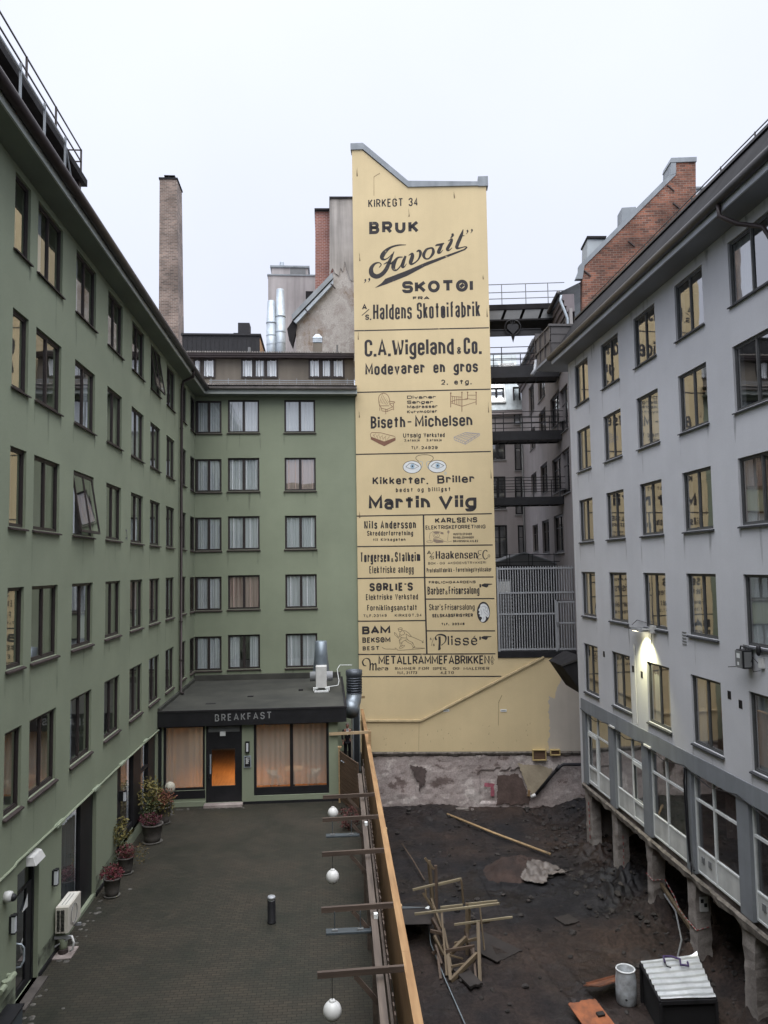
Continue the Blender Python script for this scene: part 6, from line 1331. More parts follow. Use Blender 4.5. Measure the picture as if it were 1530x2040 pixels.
put('elbow', (MB().tube([(dx + .05, 34.8, dz - 1.0), (dx + .0, 34.7, dz - 1.35), (dx - .12, 34.3, dz - 1.55), (dx - .16, 34.0, dz - 1.72)], [.34, .34, .34, .33], 20), mat('zinc_duct', (.22, .25, .28), .45, .12, 2, metal=.6)), t, smooth=True)
b = MB().box((1.17, 35.6, 0), (1.42, 35.9, 3.2)); put('drop_duct', (b, DUCT), t)
put('drop_duct_edge', (MB().bar((1.15, 35.58, 0), (1.15, 35.58, 3.2), .05).bar((1.44, 35.58, 0), (1.44, 35.58, 3.2), .05), GALV), t)

# ------------------------------------------------------------------ timber hoarding, old trellis fence, lamps
def hx(y): return 1.30 + (y - 12.25) * .0132                               # the hoarding runs a little askew
t = thing('timber_hoarding', 'long orange timber hoarding with a flat top board between courtyard and pit', 'fence', (1.4, 20, 0))
def wall_piece(y0, y1, off0, off1, z0, z1):
    return [(hx(y0) + off0, y0, z0), (hx(y0) + off1, y0, z0), (hx(y1) + off1, y1, z0), (hx(y1) + off0, y1, z0), (hx(y0) + off0, y0, z1), (hx(y0) + off1, y0, z1), (hx(y1) + off1, y1, z1), (hx(y1) + off0, y1, z1)]
BF = [(3, 2, 1, 0), (4, 5, 6, 7), (0, 1, 5, 4), (1, 2, 6, 5), (2, 3, 7, 6), (3, 0, 4, 7)]
b = MB(); ys = [6.0, 8.4, 10.8, 13.2, 15.6, 18.0, 20.4, 22.8, 25.2, 27.6, 30.0, 32.4, 34.8, 37.2, 38.6]
for k, (y0, y1) in enumerate(zip(ys[:-1], ys[1:])): b.add(wall_piece(y0 + .004, y1 - .004, .0, .05, -.3, 2.14), BF)
put('boards', (b, TIMBY), t)
for y0, y1 in ((6, 14.5), (14.5, 20.7), (20.7, 27), (27, 33), (33, 38.6)): put('top_board', (MB().add(wall_piece(y0 + .003, y1 - .003, -.03, .12, 2.15, 2.2), BF), TIMBY), t)
for y in (7, 11.8, 16.6, 21.4, 26.2, 31): put('post', (MB().box((hx(y) + .055, y, -1.2), (hx(y) + .16, y + .1, 2.1 if y < 30 else 2.7)), TIMB), t)
put('brace', (MB().bar((.05, 31.1, 2.62), (hx(31.1) + .16, 31.05, 2.66), .05, .11), mat('new_timber', (.46, .34, .21), .75, .15, 3)), t)
put('brace', (MB().bar((.75, 35.6, 3.25), (hx(35) + .1, 35.6, 3.28), .05, .1), TIMB), t); put('brace_post', (MB().bar((1.07, 35.4, 0), (1.07, 35.4, 3.25), .06), mat('pale_stud', (.36, .33, .29), .8, .1, 3)), t)
put('brace_post', (MB().bar((1.65, 31.3, .5), (1.65, 31.3, 2.72), .06), TIMB), t)
t = thing('trellis_fence', 'old brown stained board fence along the foot of the hoarding', 'fence', (1.1, 18, 0))
def rx(y): return .82 + (y - 12) * .0165
b = MB(); rr = random.Random(4); y = 8.0
while y < 30.5:
    w = .12; x = rx(y) + .22; h = 1.72 + rr.uniform(-.04, .04)
    if rr.random() > .2: b.box((x, y, .05), (x + .025, y + w, h))
    y += w + (.03 if rr.random() > .3 else .09)
put('boards', (b, BROWNW), t)
put('long_rail', (MB().add([(rx(8) - .06, 8, 2.08), (rx(8) + .07, 8, 2.08), (rx(27) + .07, 27, 2.08), (rx(27) - .06, 27, 2.08), (rx(8) - .06, 8, 2.13), (rx(8) + .07, 8, 2.13), (rx(27) + .07, 27, 2.13), (rx(27) - .06, 27, 2.13)], BF), BROWNY), t)
put('long_rail', (MB().add([(rx(8) + .16, 8, 1.5), (rx(8) + .21, 8, 1.5), (rx(30) + .21, 30, 1.5), (rx(30) + .16, 30, 1.5), (rx(8) + .16, 8, 1.6), (rx(8) + .21, 8, 1.6), (rx(30) + .21, 30, 1.6), (rx(30) + .16, 30, 1.6)], BF), BROWNY), t)
CB = [(23.9, 'fifth', 1), (21.8, 'fourth', 0), (19.25, 'third', 1), (16.2, 'second', 0), (13.7, 'first', 1)]
for y, nth, lampd in CB:
    put('cross_beam', (MB().bar((-.17 if y > 15 else -.22, y, 2.27), (hx(y) - .05, y + .03, 2.29), .07, .10), BROWNW), t)
    put('post', (MB().box((rx(y) - .04, y - .05, 0), (rx(y) + .06, y + .05, 2.07)), BROWNY), t)
    put('corner_brace', (MB().bar((rx(y) - .42, y + .0, 2.22), (rx(y) - .02, y + .0, 1.75), .05, .08), BROWNW), t)
for y in (21.7, 16.1): put('junction_box', (MB().box((rx(y) - .0, y - .1, 2.13), (rx(y) + .08, y + .0, 2.22)), PALE), t)
for (y, nth, l_), z, x in zip([c for c in CB if c[2]], (1.80, 1.73, 1.67), (.13, .08, .03)):
    lab = {'fifth': 'white globe lamp hanging nearest the pavilion, smallest in view', 'third': 'white globe lamp hanging between the two flat heaters', 'first': 'white globe lamp nearest the camera, largest in view'}[nth]
    t2 = thing('globe_lamp', lab, 'lamp', (x, y, 2.2), group='white globe lamps hanging from the crossbeams')
    put('globe', (MB().ball((x, y, z), .158, 24, 16, (1, 1, 1.06)), LAMPW), t2, smooth=True); put('collar', (MB().lathe((x, y, z + .15), [(.06, 0), (.05, .03), (.02, .04)], 12), PLAST), t2); put('cord', (MB().bar((x, y, z + .16), (x, y, 2.24), .012), BLACKM), t2)
for y, lab in ((21.75, 'flat dark hanging heater under the crossbeam nearer the pavilion'), (16.15, 'flat dark hanging heater under the crossbeam nearer the camera')):
    t2 = thing('hanging_heater', lab, 'heater', (.4, y, 1.85), group='flat patio heaters under the crossbeams')
    put('panel', (MB().box((-.08, y - .1, 1.83), (.84, y + .1, 1.88)), HEATER), t2, bev=.01)
    for x in (.1, .62): put('hanger', (MB().bar((x, y, 1.88), (x, y, 2.24), .02), HEATER), t2); put('bracket', (MB().box((x - .06, y - .06, 1.88), (x + .06, y + .0, 1.91)), MIDG), t2)
# slatted gate and red shrub beside it
gl, gr = Vector((.47, 30.95, 0)), Vector((1.12, 28.9, 0)); gd = (gr - gl); L = gd.length; ang = math.atan2(gd.y, gd.x); MGt = Matrix.Translation(gl) @ Matrix.Rotation(ang, 4, 'Z')
t = thing('slatted_gate', 'brown horizontal slat gate standing open between pavilion and fence', 'gate', gl, ang)
b = MB()
for k in range(14): b.box((.03, -.03, .12 + k * .135), (L - .02, .0, .235 + k * .135))
put('slats', (b, GATEW), t, M=MGt); put('stile', (MB().box((.1, .0, .1), (.2, .04, 1.98)).box((L - .2, 0, .1), (L - .1, .04, 1.98)), BROWNW), t, M=MGt)
put('handle', (MB().box((.25, -.07, 1.66), (.4, -.03, 1.69)).box((.5, -.07, 1.66), (.6, -.03, 1.69)), GALV), t, M=MGt)
t = thing('gate_post', 'single pale orange timber post at the corner of the pavilion', 'post', (.44, 31.0, 0))
put('shaft', (MB().box((.40, 30.93, 0), (.47, 31.0, 2.1)), TIMB), t); put('cap', (MB().box((.38, 30.91, 2.1), (.53, 31.02, 2.16)), TIMB), t)

def leaves(c, rad, n, size, seed, flat=.8):
    b = MB(); r = random.Random(seed); c = Vector(c)
    for _ in range(n):
        while True:
            p = Vector((r.uniform(-1, 1), r.uniform(-1, 1), r.uniform(-1, 1)))
            if p.length < 1 and noise.noise(p * 1.8 + Vector((seed, 0, 0))) > -.25: break
        p = Vector((p.x * rad[0], p.y * rad[1], p.z * rad[2])); d = Vector((r.gauss(0, 1), r.gauss(0, 1), r.gauss(0, flat))).normalized(); e_ = d.cross(Vector((r.gauss(0, 1), r.gauss(0, 1), r.gauss(0, 1)))).normalized()
        s = size * r.uniform(.6, 1.3); o = c + p
        b.add([o, o + d * s + e_ * s * .45, o + d * s * 2, o + d * s - e_ * s * .45], [(0, 1, 2, 3)])
    return b
def stems(c, base, n, seed, rad):
    b = MB(); r = random.Random(seed); c = Vector(c); base = Vector(base)
    for _ in range(n):
        e_ = c + Vector((r.uniform(-1, 1) * rad[0], r.uniform(-1, 1) * rad[1], r.uniform(-.6, .8) * rad[2])); m = (base + e_) / 2 + Vector((r.uniform(-.05, .05), r.uniform(-.05, .05), .05)); b.tube([base, m, e_], [.012, .009, .005], 5)
    return b
t = thing('red_shrub', 'dull red leafed shrub at the foot of the slatted gate', 'shrub', (.75, 28.0, 0))
put('foliage', (leaves((.72, 27.8, .45), (.42, .35, .42), 420, .05, 3), mat('dull_red_leaf', (.10, .035, .032), .8, .3, 9)), t); put('stem', (stems((.72, 27.8, .45), (.72, 27.9, 0), 9, 4, (.3, .3, .3)), BROWNW), t)

# potted plants along the long wing
def pot(x, y, r, h, lab, parts, tall=None, round_=True):
    t = thing('potted_plant', lab, 'plant', (x, y, 0), group='potted plants along the green wall')
    put('pot', (MB().lathe((x, y, 0), [(r * .72, 0), (r * .86, h * .3), (r, h * .92), (r * 1.06, h * .93), (r * 1.06, h), (r * .92, h), (r * .9, h * .86)], 22), POT), t, smooth=True)
    put('saucer', (MB().lathe((x, y, .005), [(r * .9, 0), (r * 1.02, .03), (r * 1.0, .035)], 22), STONE), t)
    put('soil', (MB().lathe((x, y, h * .82), [(r * .9, 0), (r * .88, .03)], 18), DIRT), t)
    for k, (c, rad, n, s, m) in enumerate(parts):
        c = Vector((x, y, 0)) + Vector(c); put('foliage', (leaves(c, rad, n, s, int(x * 100) + k * 17 + int(y * 31)), m), t); put('stem', (stems(c, (x, y, h * .85), 8, k + int(y * 7), rad), LEAFG), t)
pot(-6.15, 23.05, .23, .52, 'grey pot of crimson flowers, nearest of the potted plants', [((0, 0, .66), (.34, .34, .2), 520, .035, LEAFR)])
pot(-6.2, 24.7, .24, .5, 'grey pot of dark red flowers with tall yellowing shoots behind', [((.05, -.05, .68), (.3, .3, .2), 380, .035, mat('dark_red_leaf', (.10, .02, .025), .7, .3, 9)), ((-.22, .3, 1.15), (.3, .3, .5), 260, .055, LEAFY), ((.35, .2, .5), (.35, .3, .3), 110, .04, mat('brown_leaf', (.12, .09, .035), .8, .3, 9)), ((-.1, .1, .5), (.25, .25, .4), 120, .05, LEAFG)])
pot(-5.98, 27.35, .34, .62, 'widest grey pot, dark red flowers spilling over its rim', [((-.05, -.05, .78), (.38, .36, .18), 420, .04, mat('wine_leaf', (.09, .02, .03), .7, .3, 9)), ((-.1, .1, .7), (.3, .3, .2), 120, .045, LEAFG)])
pot(-6.0, 29.3, .25, .6, 'small pot with reddish and yellow leaves, closest to the pavilion', [((0, 0, .92), (.42, .4, .34), 380, .05, mat('russet_leaf', (.16, .06, .035), .75, .3, 9)), ((.05, -.1, .6), (.4, .3, .4), 240, .05, LEAFY)])
pot(-6.25, 28.5, .2, .5, 'pot of tall yellow green shrub against the black shopfront', [((-.05, -.1, 1.35), (.4, .5, .55), 420, .06, LEAFY), ((0, -.3, .9), (.35, .35, .45), 200, .06, LEAFG)])
t = thing('stone_egg', 'pale rounded stone ornament among the plants by the pavilion corner', 'ornament', (-5.98, 30.3, .5))
put('stone', (MB().ball((-5.98, 30.3, .98), .2, 18, 12, (1, 1, 1.15)), mat('pale_egg', (.42, .40, .33), .7, .1, 5)), t, smooth=True); put('stand', (MB().lathe((-5.98, 30.3, 0), [(.16, 0), (.1, .1), (.08, .7), (.14, .78)], 12), STONE), t)
# air conditioner, lamps, camera, bollard
t = thing('air_conditioner', 'beige outdoor air conditioner unit bracketed low on the green wall', 'air conditioner', (-6.4, 20.100, .75))
put('casing', (MB().box((-6.56, 19.620, .55), (-6.25, 20.560, 1.16)), ACW), t, bev=.015)
b = MB()
for k in range(16): b.box((-6.52, 19.605, .61 + k * .031), (-6.45, 19.618, .625 + k * .031)); b.box((-6.43, 19.605, .61 + k * .031), (-6.345, 19.618, .625 + k * .031))
put('side_louvre', (b, BLACKM), t)
b = MB(); b.box((-6.53, 19.700, 1.162), (-6.28, 20.500, 1.166)); put('lid', (b, mat('lid_beige', (.62, .60, .55), .5, .04, 4)), t)
put('lid_groove', (MB().box((-6.46, 19.750, 1.1665), (-6.445, 20.400, 1.1685)).box((-6.38, 19.750, 1.1665), (-6.365, 20.400, 1.1685)), MIDG), t)
put('fan_grille', (MB().tube([(-6.235, 20.000 + .22 * math.cos(a), .86 + .22 * math.sin(a)) for a in [i * math.pi / 12 for i in range(25)]], .008, 5), MIDG), t)
put('bracket', (MB().box((XL, 19.720, .38), (-6.2, 19.760, .45)).box((XL, 20.400, .38), (-6.2, 20.440, .45)).bar((XL, 19.740, .2), (-6.25, 19.740, .4), .03), STEELG), t)
put('hose', (MB().tube([(-6.2, 19.720, .45), (-6.14, 19.700, .3), (-6.17, 19.690, .14), (-6.24, 19.700, .1)], .025, 8), PLAST), t, smooth=True)
t = thing('drain_pipe', 'thick green drain pipe stub under the air conditioner', 'pipe', (-6.42, 19.800, 0))
put('tube', (MB().tube([(XL, 19.860, .5), (-6.5, 19.840, .46), (-6.42, 19.800, .32), (-6.42, 19.800, .05)], .095, 14), GREEN), t, smooth=True); put('shoe', (MB().lathe((-6.42, 19.800, 0), [(.12, 0), (.115, .12), (.1, .14)], 14), SILLB), t)
put('foot_slab', (MB().box((-6.6, 19.500, .004), (-6.15, 20.100, .03)), CONCP), t)
for y, z, lab, k in ((19.55, 1.9, 'black framed wall lamp left of the air conditioner above it', 1.), (17.05, 1.93, 'black framed wall lamp on the near side of the black door', 1.), (25.85, 1.98, 'black framed wall lamp on the dark shopfront post above the plants', .9)):
    t = thing('wall_lamp', lab, 'lamp', (XL + .06, y, z), group='black framed wall lamps')
    put('frame', (MB().box((XL - (.1 if y > 25 else 0), y - .06, z - .17 * k), (XL + .05, y + .06, z + .17 * k)).box((XL + .05, y - .07, z - .19 * k), (XL + .13, y + .07, z - .16 * k)).box((XL + .05, y - .07, z + .16 * k), (XL + .13, y + .07, z + .19 * k)).box((XL + .05, y + .05, z - .16 * k), (XL + .13, y + .07, z + .16 * k)), BLACKM), t)
    put('lens', (MB().box((XL + .05, y - .06, z - .16 * k), (XL + .12, y + .05, z + .16 * k)), LENS), t)
t = thing('door_floodlight', 'white wedge shaped lamp fixed above the black courtyard door', 'lamp', (XL + .1, 18.15, 2.85))
put('body', (MB().add([(XL, 17.85, 2.78), (XL + .22, 17.85, 2.78), (XL + .22, 18.45, 2.78), (XL, 18.45, 2.78), (XL, 17.85, 2.98), (XL + .14, 17.9, 2.96), (XL + .14, 18.4, 2.96), (XL, 18.45, 2.98)], BF), PLAST), t, bev=.01); put('lens', (MB().box((XL + .03, 17.9, 2.765), (XL + .2, 18.4, 2.779)), MIDG), t)
t = thing('security_camera', 'white dome security camera on the green wall left of the door', 'camera', (XL + .1, 16.75, 2.6))
put('housing', (MB().lathe((0, 0, 0), [(.10, -.02), (.11, .08), (.10, .14), (.03, .15)], 16), PLAST), t, M=Matrix.Translation((XL, 16.75, 2.6)) @ Matrix.Rotation(R(90), 4, 'Y'), smooth=True); put('dome', (MB().ball((XL + .16, 16.77, 2.57), .075), BLACKM), t, smooth=True)
t = thing('letter_box', 'dark box standing at the foot of the wall in the near corner', 'box', (-6.3, 16.4, 0))
put('body', (MB().box((-6.6, 16.1, 0), (-6.28, 16.95, .34)), HEATER), t, bev=.03); put('lid', (MB().box((-6.61, 16.08, .345), (-6.26, 16.97, .38)), BLACKM), t)
t = thing('bollard_light', 'short black cylindrical bollard light standing in the courtyard', 'bollard', (-1.51, 20.9, 0))
put('post', (MB().lathe((-1.51, 20.9, 0), [(.115, 0), (.115, .03), (.105, .04), (.105, .56), (.10, .57)], 22), BLACKM), t, smooth=True); put('cap', (MB().lathe((-1.51, 20.9, .61), [(.105, 0), (.108, .04), (.09, .065), (.02, .07)], 22), STEELG), t, smooth=True); put('lens', (MB().lathe((-1.51, 20.9, .57), [(.085, 0), (.085, .04)], 18), LENS), t)
b = MB(); rr = random.Random(9)
for _ in range(60):                                                            # pale cobbles showing along the wall foot
    y = rr.uniform(15, 24); x = -6.45 + abs(rr.gauss(0, .22)) + (max(0, 17.8 - y) * .12)
    if y > 18.4 and y < 19.2: continue
    b.ball((x, y, -.01), rr.uniform(.045, .085), 9, 5, (1, 1, .35))
for _ in range(22): b.ball((rr.uniform(-5.9, -3.2), 30.95 - rr.random() * .22, -.01), .06, 8, 4, (1.2, .9, .35))
for _ in range(0): b.ball((rr.uniform(-2.6, -1.4), rr.uniform(25.5, 28), -.012), .07, 8, 4, (1.2, .9, .25))
o = struct('cobble_edge', (b, STONE), smooth=True); o['kind'] = 'stuff'; o['label'] = 'pale cobbles showing along the edge of the paving'; o['category'] = 'cobbles'

# person in the alley
P = thing('person', 'person in a dark suit and white shirt standing in the alley behind the slatted gate', 'person', (.93, 37.5, 0))
def skin(name, verts, edges, m, parent, lv=2):
    me = bpy.data.meshes.new(name); me.from_pydata([v[:3] for v in verts], edges, []); me.materials.append(m)
    o = bpy.data.objects.new(name, me); C.objects.link(o); o.parent = parent; o.matrix_parent_inverse = WM[parent.name].inverted(); o.matrix_basis = MPn; WM[o.name] = MPn
    md = o.modifiers.new('skin', 'SKIN'); me.skin_vertices[0].data[0].use_root = True
    for i, v in enumerate(verts):
        r_ = v[3]; me.skin_vertices[0].data[i].radius = (r_, v[4] if len(v) > 4 else r_)
    s = o.modifiers.new('sub', 'SUBSURF'); s.levels = lv; s.render_levels = lv; md.use_smooth_shade = True
    return o
MPn = Matrix.Translation((.93, 37.5, 0))
V = [(0, 0, .95, .13, .10), (0, 0, 1.15, .13, .095), (0, .01, 1.36, .15, .10), (0, .01, 1.47, .06), (0, 0, 1.54, .055), (0, -.015, 1.62, .078, .09), (0, -.01, 1.72, .072, .085),
     (-.19, .01, 1.42, .06), (-.25, .0, 1.15, .042), (-.22, -.10, .93, .033), (.19, .01, 1.42, .06), (.25, .0, 1.15, .042), (.20, -.14, .98, .033),
     (-.09, 0, .88, .09), (-.10, -.01, .5, .06), (-.11, .01, .1, .045), (.09, 0, .88, .09), (.10, -.01, .5, .06), (.11, .01, .1, .045), (-.12, -.14, .05, .04), (.12, -.14, .05, .04)]
E_ = [(0, 1), (1, 2), (2, 3), (3, 4), (4, 5), (5, 6), (2, 7), (7, 8), (8, 9), (2, 10), (10, 11), (11, 12), (0, 13), (13, 14), (14, 15), (0, 16), (16, 17), (17, 18), (15, 19), (18, 20)]
body = skin('body', V, E_, SKIN, P)
for s, (hx_, hy_, hz_) in ((-1, (-.215, -.12, .90)), (1, (.195, -.165, .955))):                    # hands
    hv = [(hx_, hy_ + .02, hz_ + .03, .026, .018), (hx_, hy_ - .02, hz_ - .04, .03, .016)]; he = [(0, 1)]
    for k in range(4):
        ox = (k - 1.5) * .016; L_ = (.05, .065, .062, .045)[k]
        hv += [(hx_ + ox, hy_ - .035, hz_ - .07, .0085), (hx_ + ox, hy_ - .05, hz_ - .07 - L_ * .6, .008), (hx_ + ox, hy_ - .045, hz_ - .07 - L_, .007)]; he += [(1, 2 + 3 * k), (2 + 3 * k, 3 + 3 * k), (3 + 3 * k, 4 + 3 * k)]
    hv += [(hx_ - s * .03, hy_ - .03, hz_ - .02, .01), (hx_ - s * .04, hy_ - .05, hz_ - .06, .008)]; he += [(0, 14), (14, 15)]
    skin('hand', hv, he, SKIN, P, 1)
b = MB().ball((-.028, -.098, 1.655), .011, 8, 6).ball((.028, -.098, 1.655), .011, 8, 6); put('eyes', (b, BLACKM), P, M=MPn)
put('nose', (MB().add([(-.014, -.09, 1.61), (.014, -.09, 1.61), (0, -.125, 1.615), (0, -.095, 1.66)], [(0, 1, 2), (0, 2, 3), (1, 3, 2)]), SKIN), P, M=MPn); put('mouth', (MB().box((-.025, -.1, 1.575), (.025, -.092, 1.583)), mat('lip', (.25, .08, .07), .6)), P, M=MPn)
put('ears', (MB().ball((-.082, .0, 1.65), .028, 8, 6, (.4, .8, 1.2)).ball((.082, .0, 1.65), .028, 8, 6, (.4, .8, 1.2)), SKIN), P, M=MPn)
put('hair', (MB().ball((0, .02, 1.70), .092, 16, 10, (.95, 1.05, .85)), mat('grey_hair', (.20, .17, .15), .8, .2, 20)), P, M=MPn, smooth=True)
V2 = [(0, 0, .93, .155, .12), (0, 0, 1.15, .155, .115), (0, .01, 1.36, .17, .12), (-.19, .01, 1.41, .078), (-.25, .0, 1.15, .058), (-.225, -.08, .97, .05), (.19, .01, 1.41, .078), (.25, .0, 1.15, .058), (.205, -.12, 1.01, .05), (0, 0, .80, .165, .125)]
skin('jacket', V2, [(0, 1), (1, 2), (2, 3), (3, 4), (4, 5), (2, 6), (6, 7), (7, 8), (0, 9)], SUIT, P)
V3 = [(0, 0, .92, .14, .105), (-.09, 0, .84, .10), (-.10, -.01, .5, .078), (-.11, .01, .1, .07), (.09, 0, .84, .10), (.10, -.01, .5, .078), (.11, .01, .1, .07)]
skin('trousers', V3, [(0, 1), (1, 2), (2, 3), (0, 4), (4, 5), (5, 6)], SUIT, P)
put('shirt', (MB().add([(-.07, -.118, 1.46), (.07, -.118, 1.46), (.02, -.150, 1.22), (-.02, -.150, 1.22), (0, -.135, 1.44)], [(0, 3, 4), (4, 3, 2), (4, 2, 1)]).box((-.055, -.10, 1.455), (.055, -.06, 1.51)), SHIRT), P, M=MPn)
put('shoes', (MB().ball((-.115, -.1, .05), .06, 12, 8, (.8, 1.9, .8)).ball((.115, -.1, .05), .06, 12, 8, (.8, 1.9, .8)), BLACKM), P, M=MPn, smooth=True)

# ------------------------------------------------------------------ lamps and boxes on the grey wall
t = thing('lit_floodlight', 'flat grey floodlight shining warm light down the grey wall', 'floodlight', (XR - .3, 25.4, 7.0))
put('arm', (MB().bar((XR, 24.9, 7.0), (XR - .28, 25.2, 6.98), .05).box((XR - .12, 24.75, 6.88), (XR, 25.0, 7.12)), PLAST), t)
put('head', (MB().add([(XR - .42, 25.15, 6.9), (XR - .08, 25.15, 6.9), (XR - .08, 25.95, 6.93), (XR - .42, 25.95, 6.93), (XR - .38, 25.2, 7.0), (XR - .12, 25.2, 7.0), (XR - .12, 25.9, 7.02), (XR - .38, 25.9, 7.02)], BF), MIDG), t, bev=.015)
put('shade_flap', (MB().add([(XR - .40, 25.95, 6.94), (XR - .12, 25.95, 6.94), (XR - .2, 26.7, 6.92), (XR - .32, 26.7, 6.92), (XR - .40, 25.95, 6.97), (XR - .12, 25.95, 6.97), (XR - .2, 26.7, 6.95), (XR - .32, 26.7, 6.95)], BF), BLACKM), t)
put('lens', (MB().quad((XR - .38, 25.25, 6.897), (XR - .38, 25.85, 6.897), (XR - .12, 25.85, 6.897), (XR - .12, 25.25, 6.897)), LITLENS), t)
put('cable', (MB().tube([(XR - .05, 25.0, 6.9), (XR - .06, 25.05, 6.6), (XR - .1, 24.95, 6.45)], .012, 5).tube([(XR - .04, 24.9, 7.15), (XR - .04, 26.2, 7.22), (XR - .2, 26.3, 7.05)], .01, 5), BLACKM), t)
sp = bpy.data.lights.new('floodlight_beam', 'SPOT'); sp.energy = 330; sp.color = (1, .95, .52); sp.spot_size = R(98); sp.spot_blend = 1; sp.shadow_soft_size = .06
spo = bpy.data.objects.new('floodlight_beam', sp); C.objects.link(spo); spo.location = (XR - .50, 25.5, 6.86); spo.rotation_euler = (Vector((-.40, .0, 1))).to_track_quat('Z', 'Y').to_euler()
t = thing('black_floodlight', 'boxy black floodlight with vent grille, unlit on the grey wall', 'floodlight', (XR - .2, 19.1, 6.7))
put('housing', (MB().box((XR - .30, 18.95, 6.48), (XR - .04, 19.3, 6.95)), BLACKM), t, bev=.02); put('front', (MB().box((XR - .27, 18.94, 6.52), (XR - .08, 18.949, 6.9)).box((XR - .33, 19.0, 6.5), (XR - .3, 19.28, 6.92)), MIDG), t)
put('badge', (MB().box((XR - .335, 19.05, 6.74), (XR - .331, 19.2, 6.86)).box((XR - .335, 19.1, 6.56), (XR - .331, 19.18, 6.64)), PALE), t); put('handle', (MB().tube([(XR - .2, 19.0, 6.95), (XR - .2, 19.02, 7.03), (XR - .2, 19.22, 7.03), (XR - .2, 19.25, 6.95)], .018, 6), BLACKM), t)
put('stay', (MB().bar((XR - .25, 19.3, 6.5), (XR - .22, 19.85, 6.42), .02), BLACKM), t)
t = thing('wall_sensor', 'small black and white sensor box with looped cable beside the black floodlight', 'sensor', (XR - .05, 18.6, 6.7))
put('box', (MB().box((XR - .08, 18.5, 6.55), (XR, 18.66, 6.78)), PLAST), t); put('head', (MB().ball((XR - .1, 18.58, 6.98), .09, 12, 8, (.7, .8, 1.6)), BLACKM), t, smooth=True); put('cable', (MB().tube([(XR - .06, 18.7, 6.65), (XR - .1, 18.85, 6.78), (XR - .1, 18.98, 6.6), (XR - .1, 18.85, 6.42), (XR - .06, 18.62, 6.48)], .01, 5), BLACKM), t)

# ------------------------------------------------------------------ the pit
FL = -2.8
PALET = mat('dirty_white_tape', (.26, .24, .23), .7, .2, 4)
def px3(x, y, Y): return onY(x, y, Y)
t = thing('long_pole', 'long pale timber pole lying slantwise across the pit floor', 'pole', (7, 34.5, FL))
put('shaft', (MB().tube([(5.65, 37.3, -2.62), (7.3, 34.6, -2.66), (9.02, 31.75, -2.62)], .055, 8), TIMB), t, smooth=True); put('end_band', (MB().tube([(8.9, 31.95, -2.625), (9.0, 31.78, -2.62)], .062, 8), TIMBO), t)
TRM = wood('weathered_timber', (.09, .066, .040), (.17, .125, .075), 0); TRL = wood('fresh_timber', (.17, .14, .09), (.29, .245, .16), 0); TRD = wood('dark_timber', (.06, .04, .03), (.11, .075, .05), 0)
t = thing('timber_trestle', 'rickety nailed timber trestle frame standing in the pit', 'trestle', (4, 24, FL))
BM = [((854.4, 1714, 25.6), (863, 1812, 25.4), .10, TRM), ((868, 1724, 25.4), (870, 1812, 25.3), .11, TRD), ((846.5, 1709, 25.3), (864.5, 1732, 25.3), .06, TRM), ((822, 1773, 25.0), (866, 1762, 25.1), .06, TRL), ((873, 1762, 25.2), (919, 1751, 25.3), .07, TRL),
      ((919, 1753, 25.25), (923.5, 1801, 25.2), .05, TRM), ((877.5, 1808, 24.6), (922, 1803, 24.6), .06, TRL), ((934, 1801, 24.5), (991, 1795, 24.5), .06, TRL), ((826, 1821, 24.3), (995, 1800, 24.4), .06, TRL), ((905, 1842, 24.2), (1021, 1827, 24.2), .055, TRL), ((940, 1840, 24.25), (976, 1836, 24.25), .06, TRM),
      ((930.6, 1799, 24.7), (931, 1908, 24.4), .12, TRM), ((935, 1804, 24.5), (936, 1850, 24.5), .06, TRM), ((952, 1838, 23.9), (956.5, 1956, 22.85), .12, TRM), ((879, 1812, 24.4), (890, 1944, 23.2), .07, TRM), ((956, 1808, 24.2), (965, 1893, 23.8), .05, TRM),
      ((897.6, 1955, 22.9), (951, 1900, 23.4), .11, TRM), ((896, 1901, 23.8), (929, 1868, 24.2), .11, TRM), ((857, 1854, 24.4), (884.6, 1861, 24.3), .08, TRD), ((843, 1779, 25.0), (866, 1815, 24.9), .06, TRM), ((847.5, 1771, 25.0), (848.5, 1785, 25.0), .05, TRM),
      ((864.5, 1864, 24.3), (884, 1903, 23.9), .08, TRM), ((891.8, 1904, 23.6), (897.6, 1955, 22.9), .12, TRM), ((887.5, 1895, 23.8), (945, 1885, 23.9), .08, TRD), ((895, 1903, 23.7), (922, 1910, 23.8), .04, TRM), ((867, 1883, 24.1), (880, 1921, 23.6), .07, TRD), ((866, 1812, 25.3), (870, 1880, 24.6), .11, TRD), ((897, 1926, 23.3), (925, 1920, 23.4), .05, TRM),
      ((861, 1830, 24.9), (893, 1890, 24.2), .10, TRD), ((868, 1868, 24.5), (878, 1952, 23.1), .09, TRD), ((884, 1850, 24.4), (900, 1935, 23.4), .08, TRM), ((926, 1850, 24.6), (944, 1915, 24.0), .08, TRD), ((905, 1880, 24.2), (950, 1870, 24.2), .07, TRM), ((862, 1900, 24.2), (890, 1880, 24.1), .08, TRD), ((858, 1790, 25.2), (880, 1850, 24.6), .08, TRM), ((943, 1890, 23.8), (948, 1950, 22.9), .08, TRD)]
for (xa, ya, Ya), (xb, yb, Yb), w, m in BM:
    a, c = px3(xa, ya, Ya), px3(xb, yb, Yb); L = (c - a).length; d = (c - a).normalized()
    Mq = Matrix.Translation(a) @ d.to_track_quat('X', 'Z').to_matrix().to_4x4()
    put('beam', (MB().bar((0, 0, 0), (L, 0, 0), w * .85, w * 1.15), m), t, M=Mq, bev=.004)
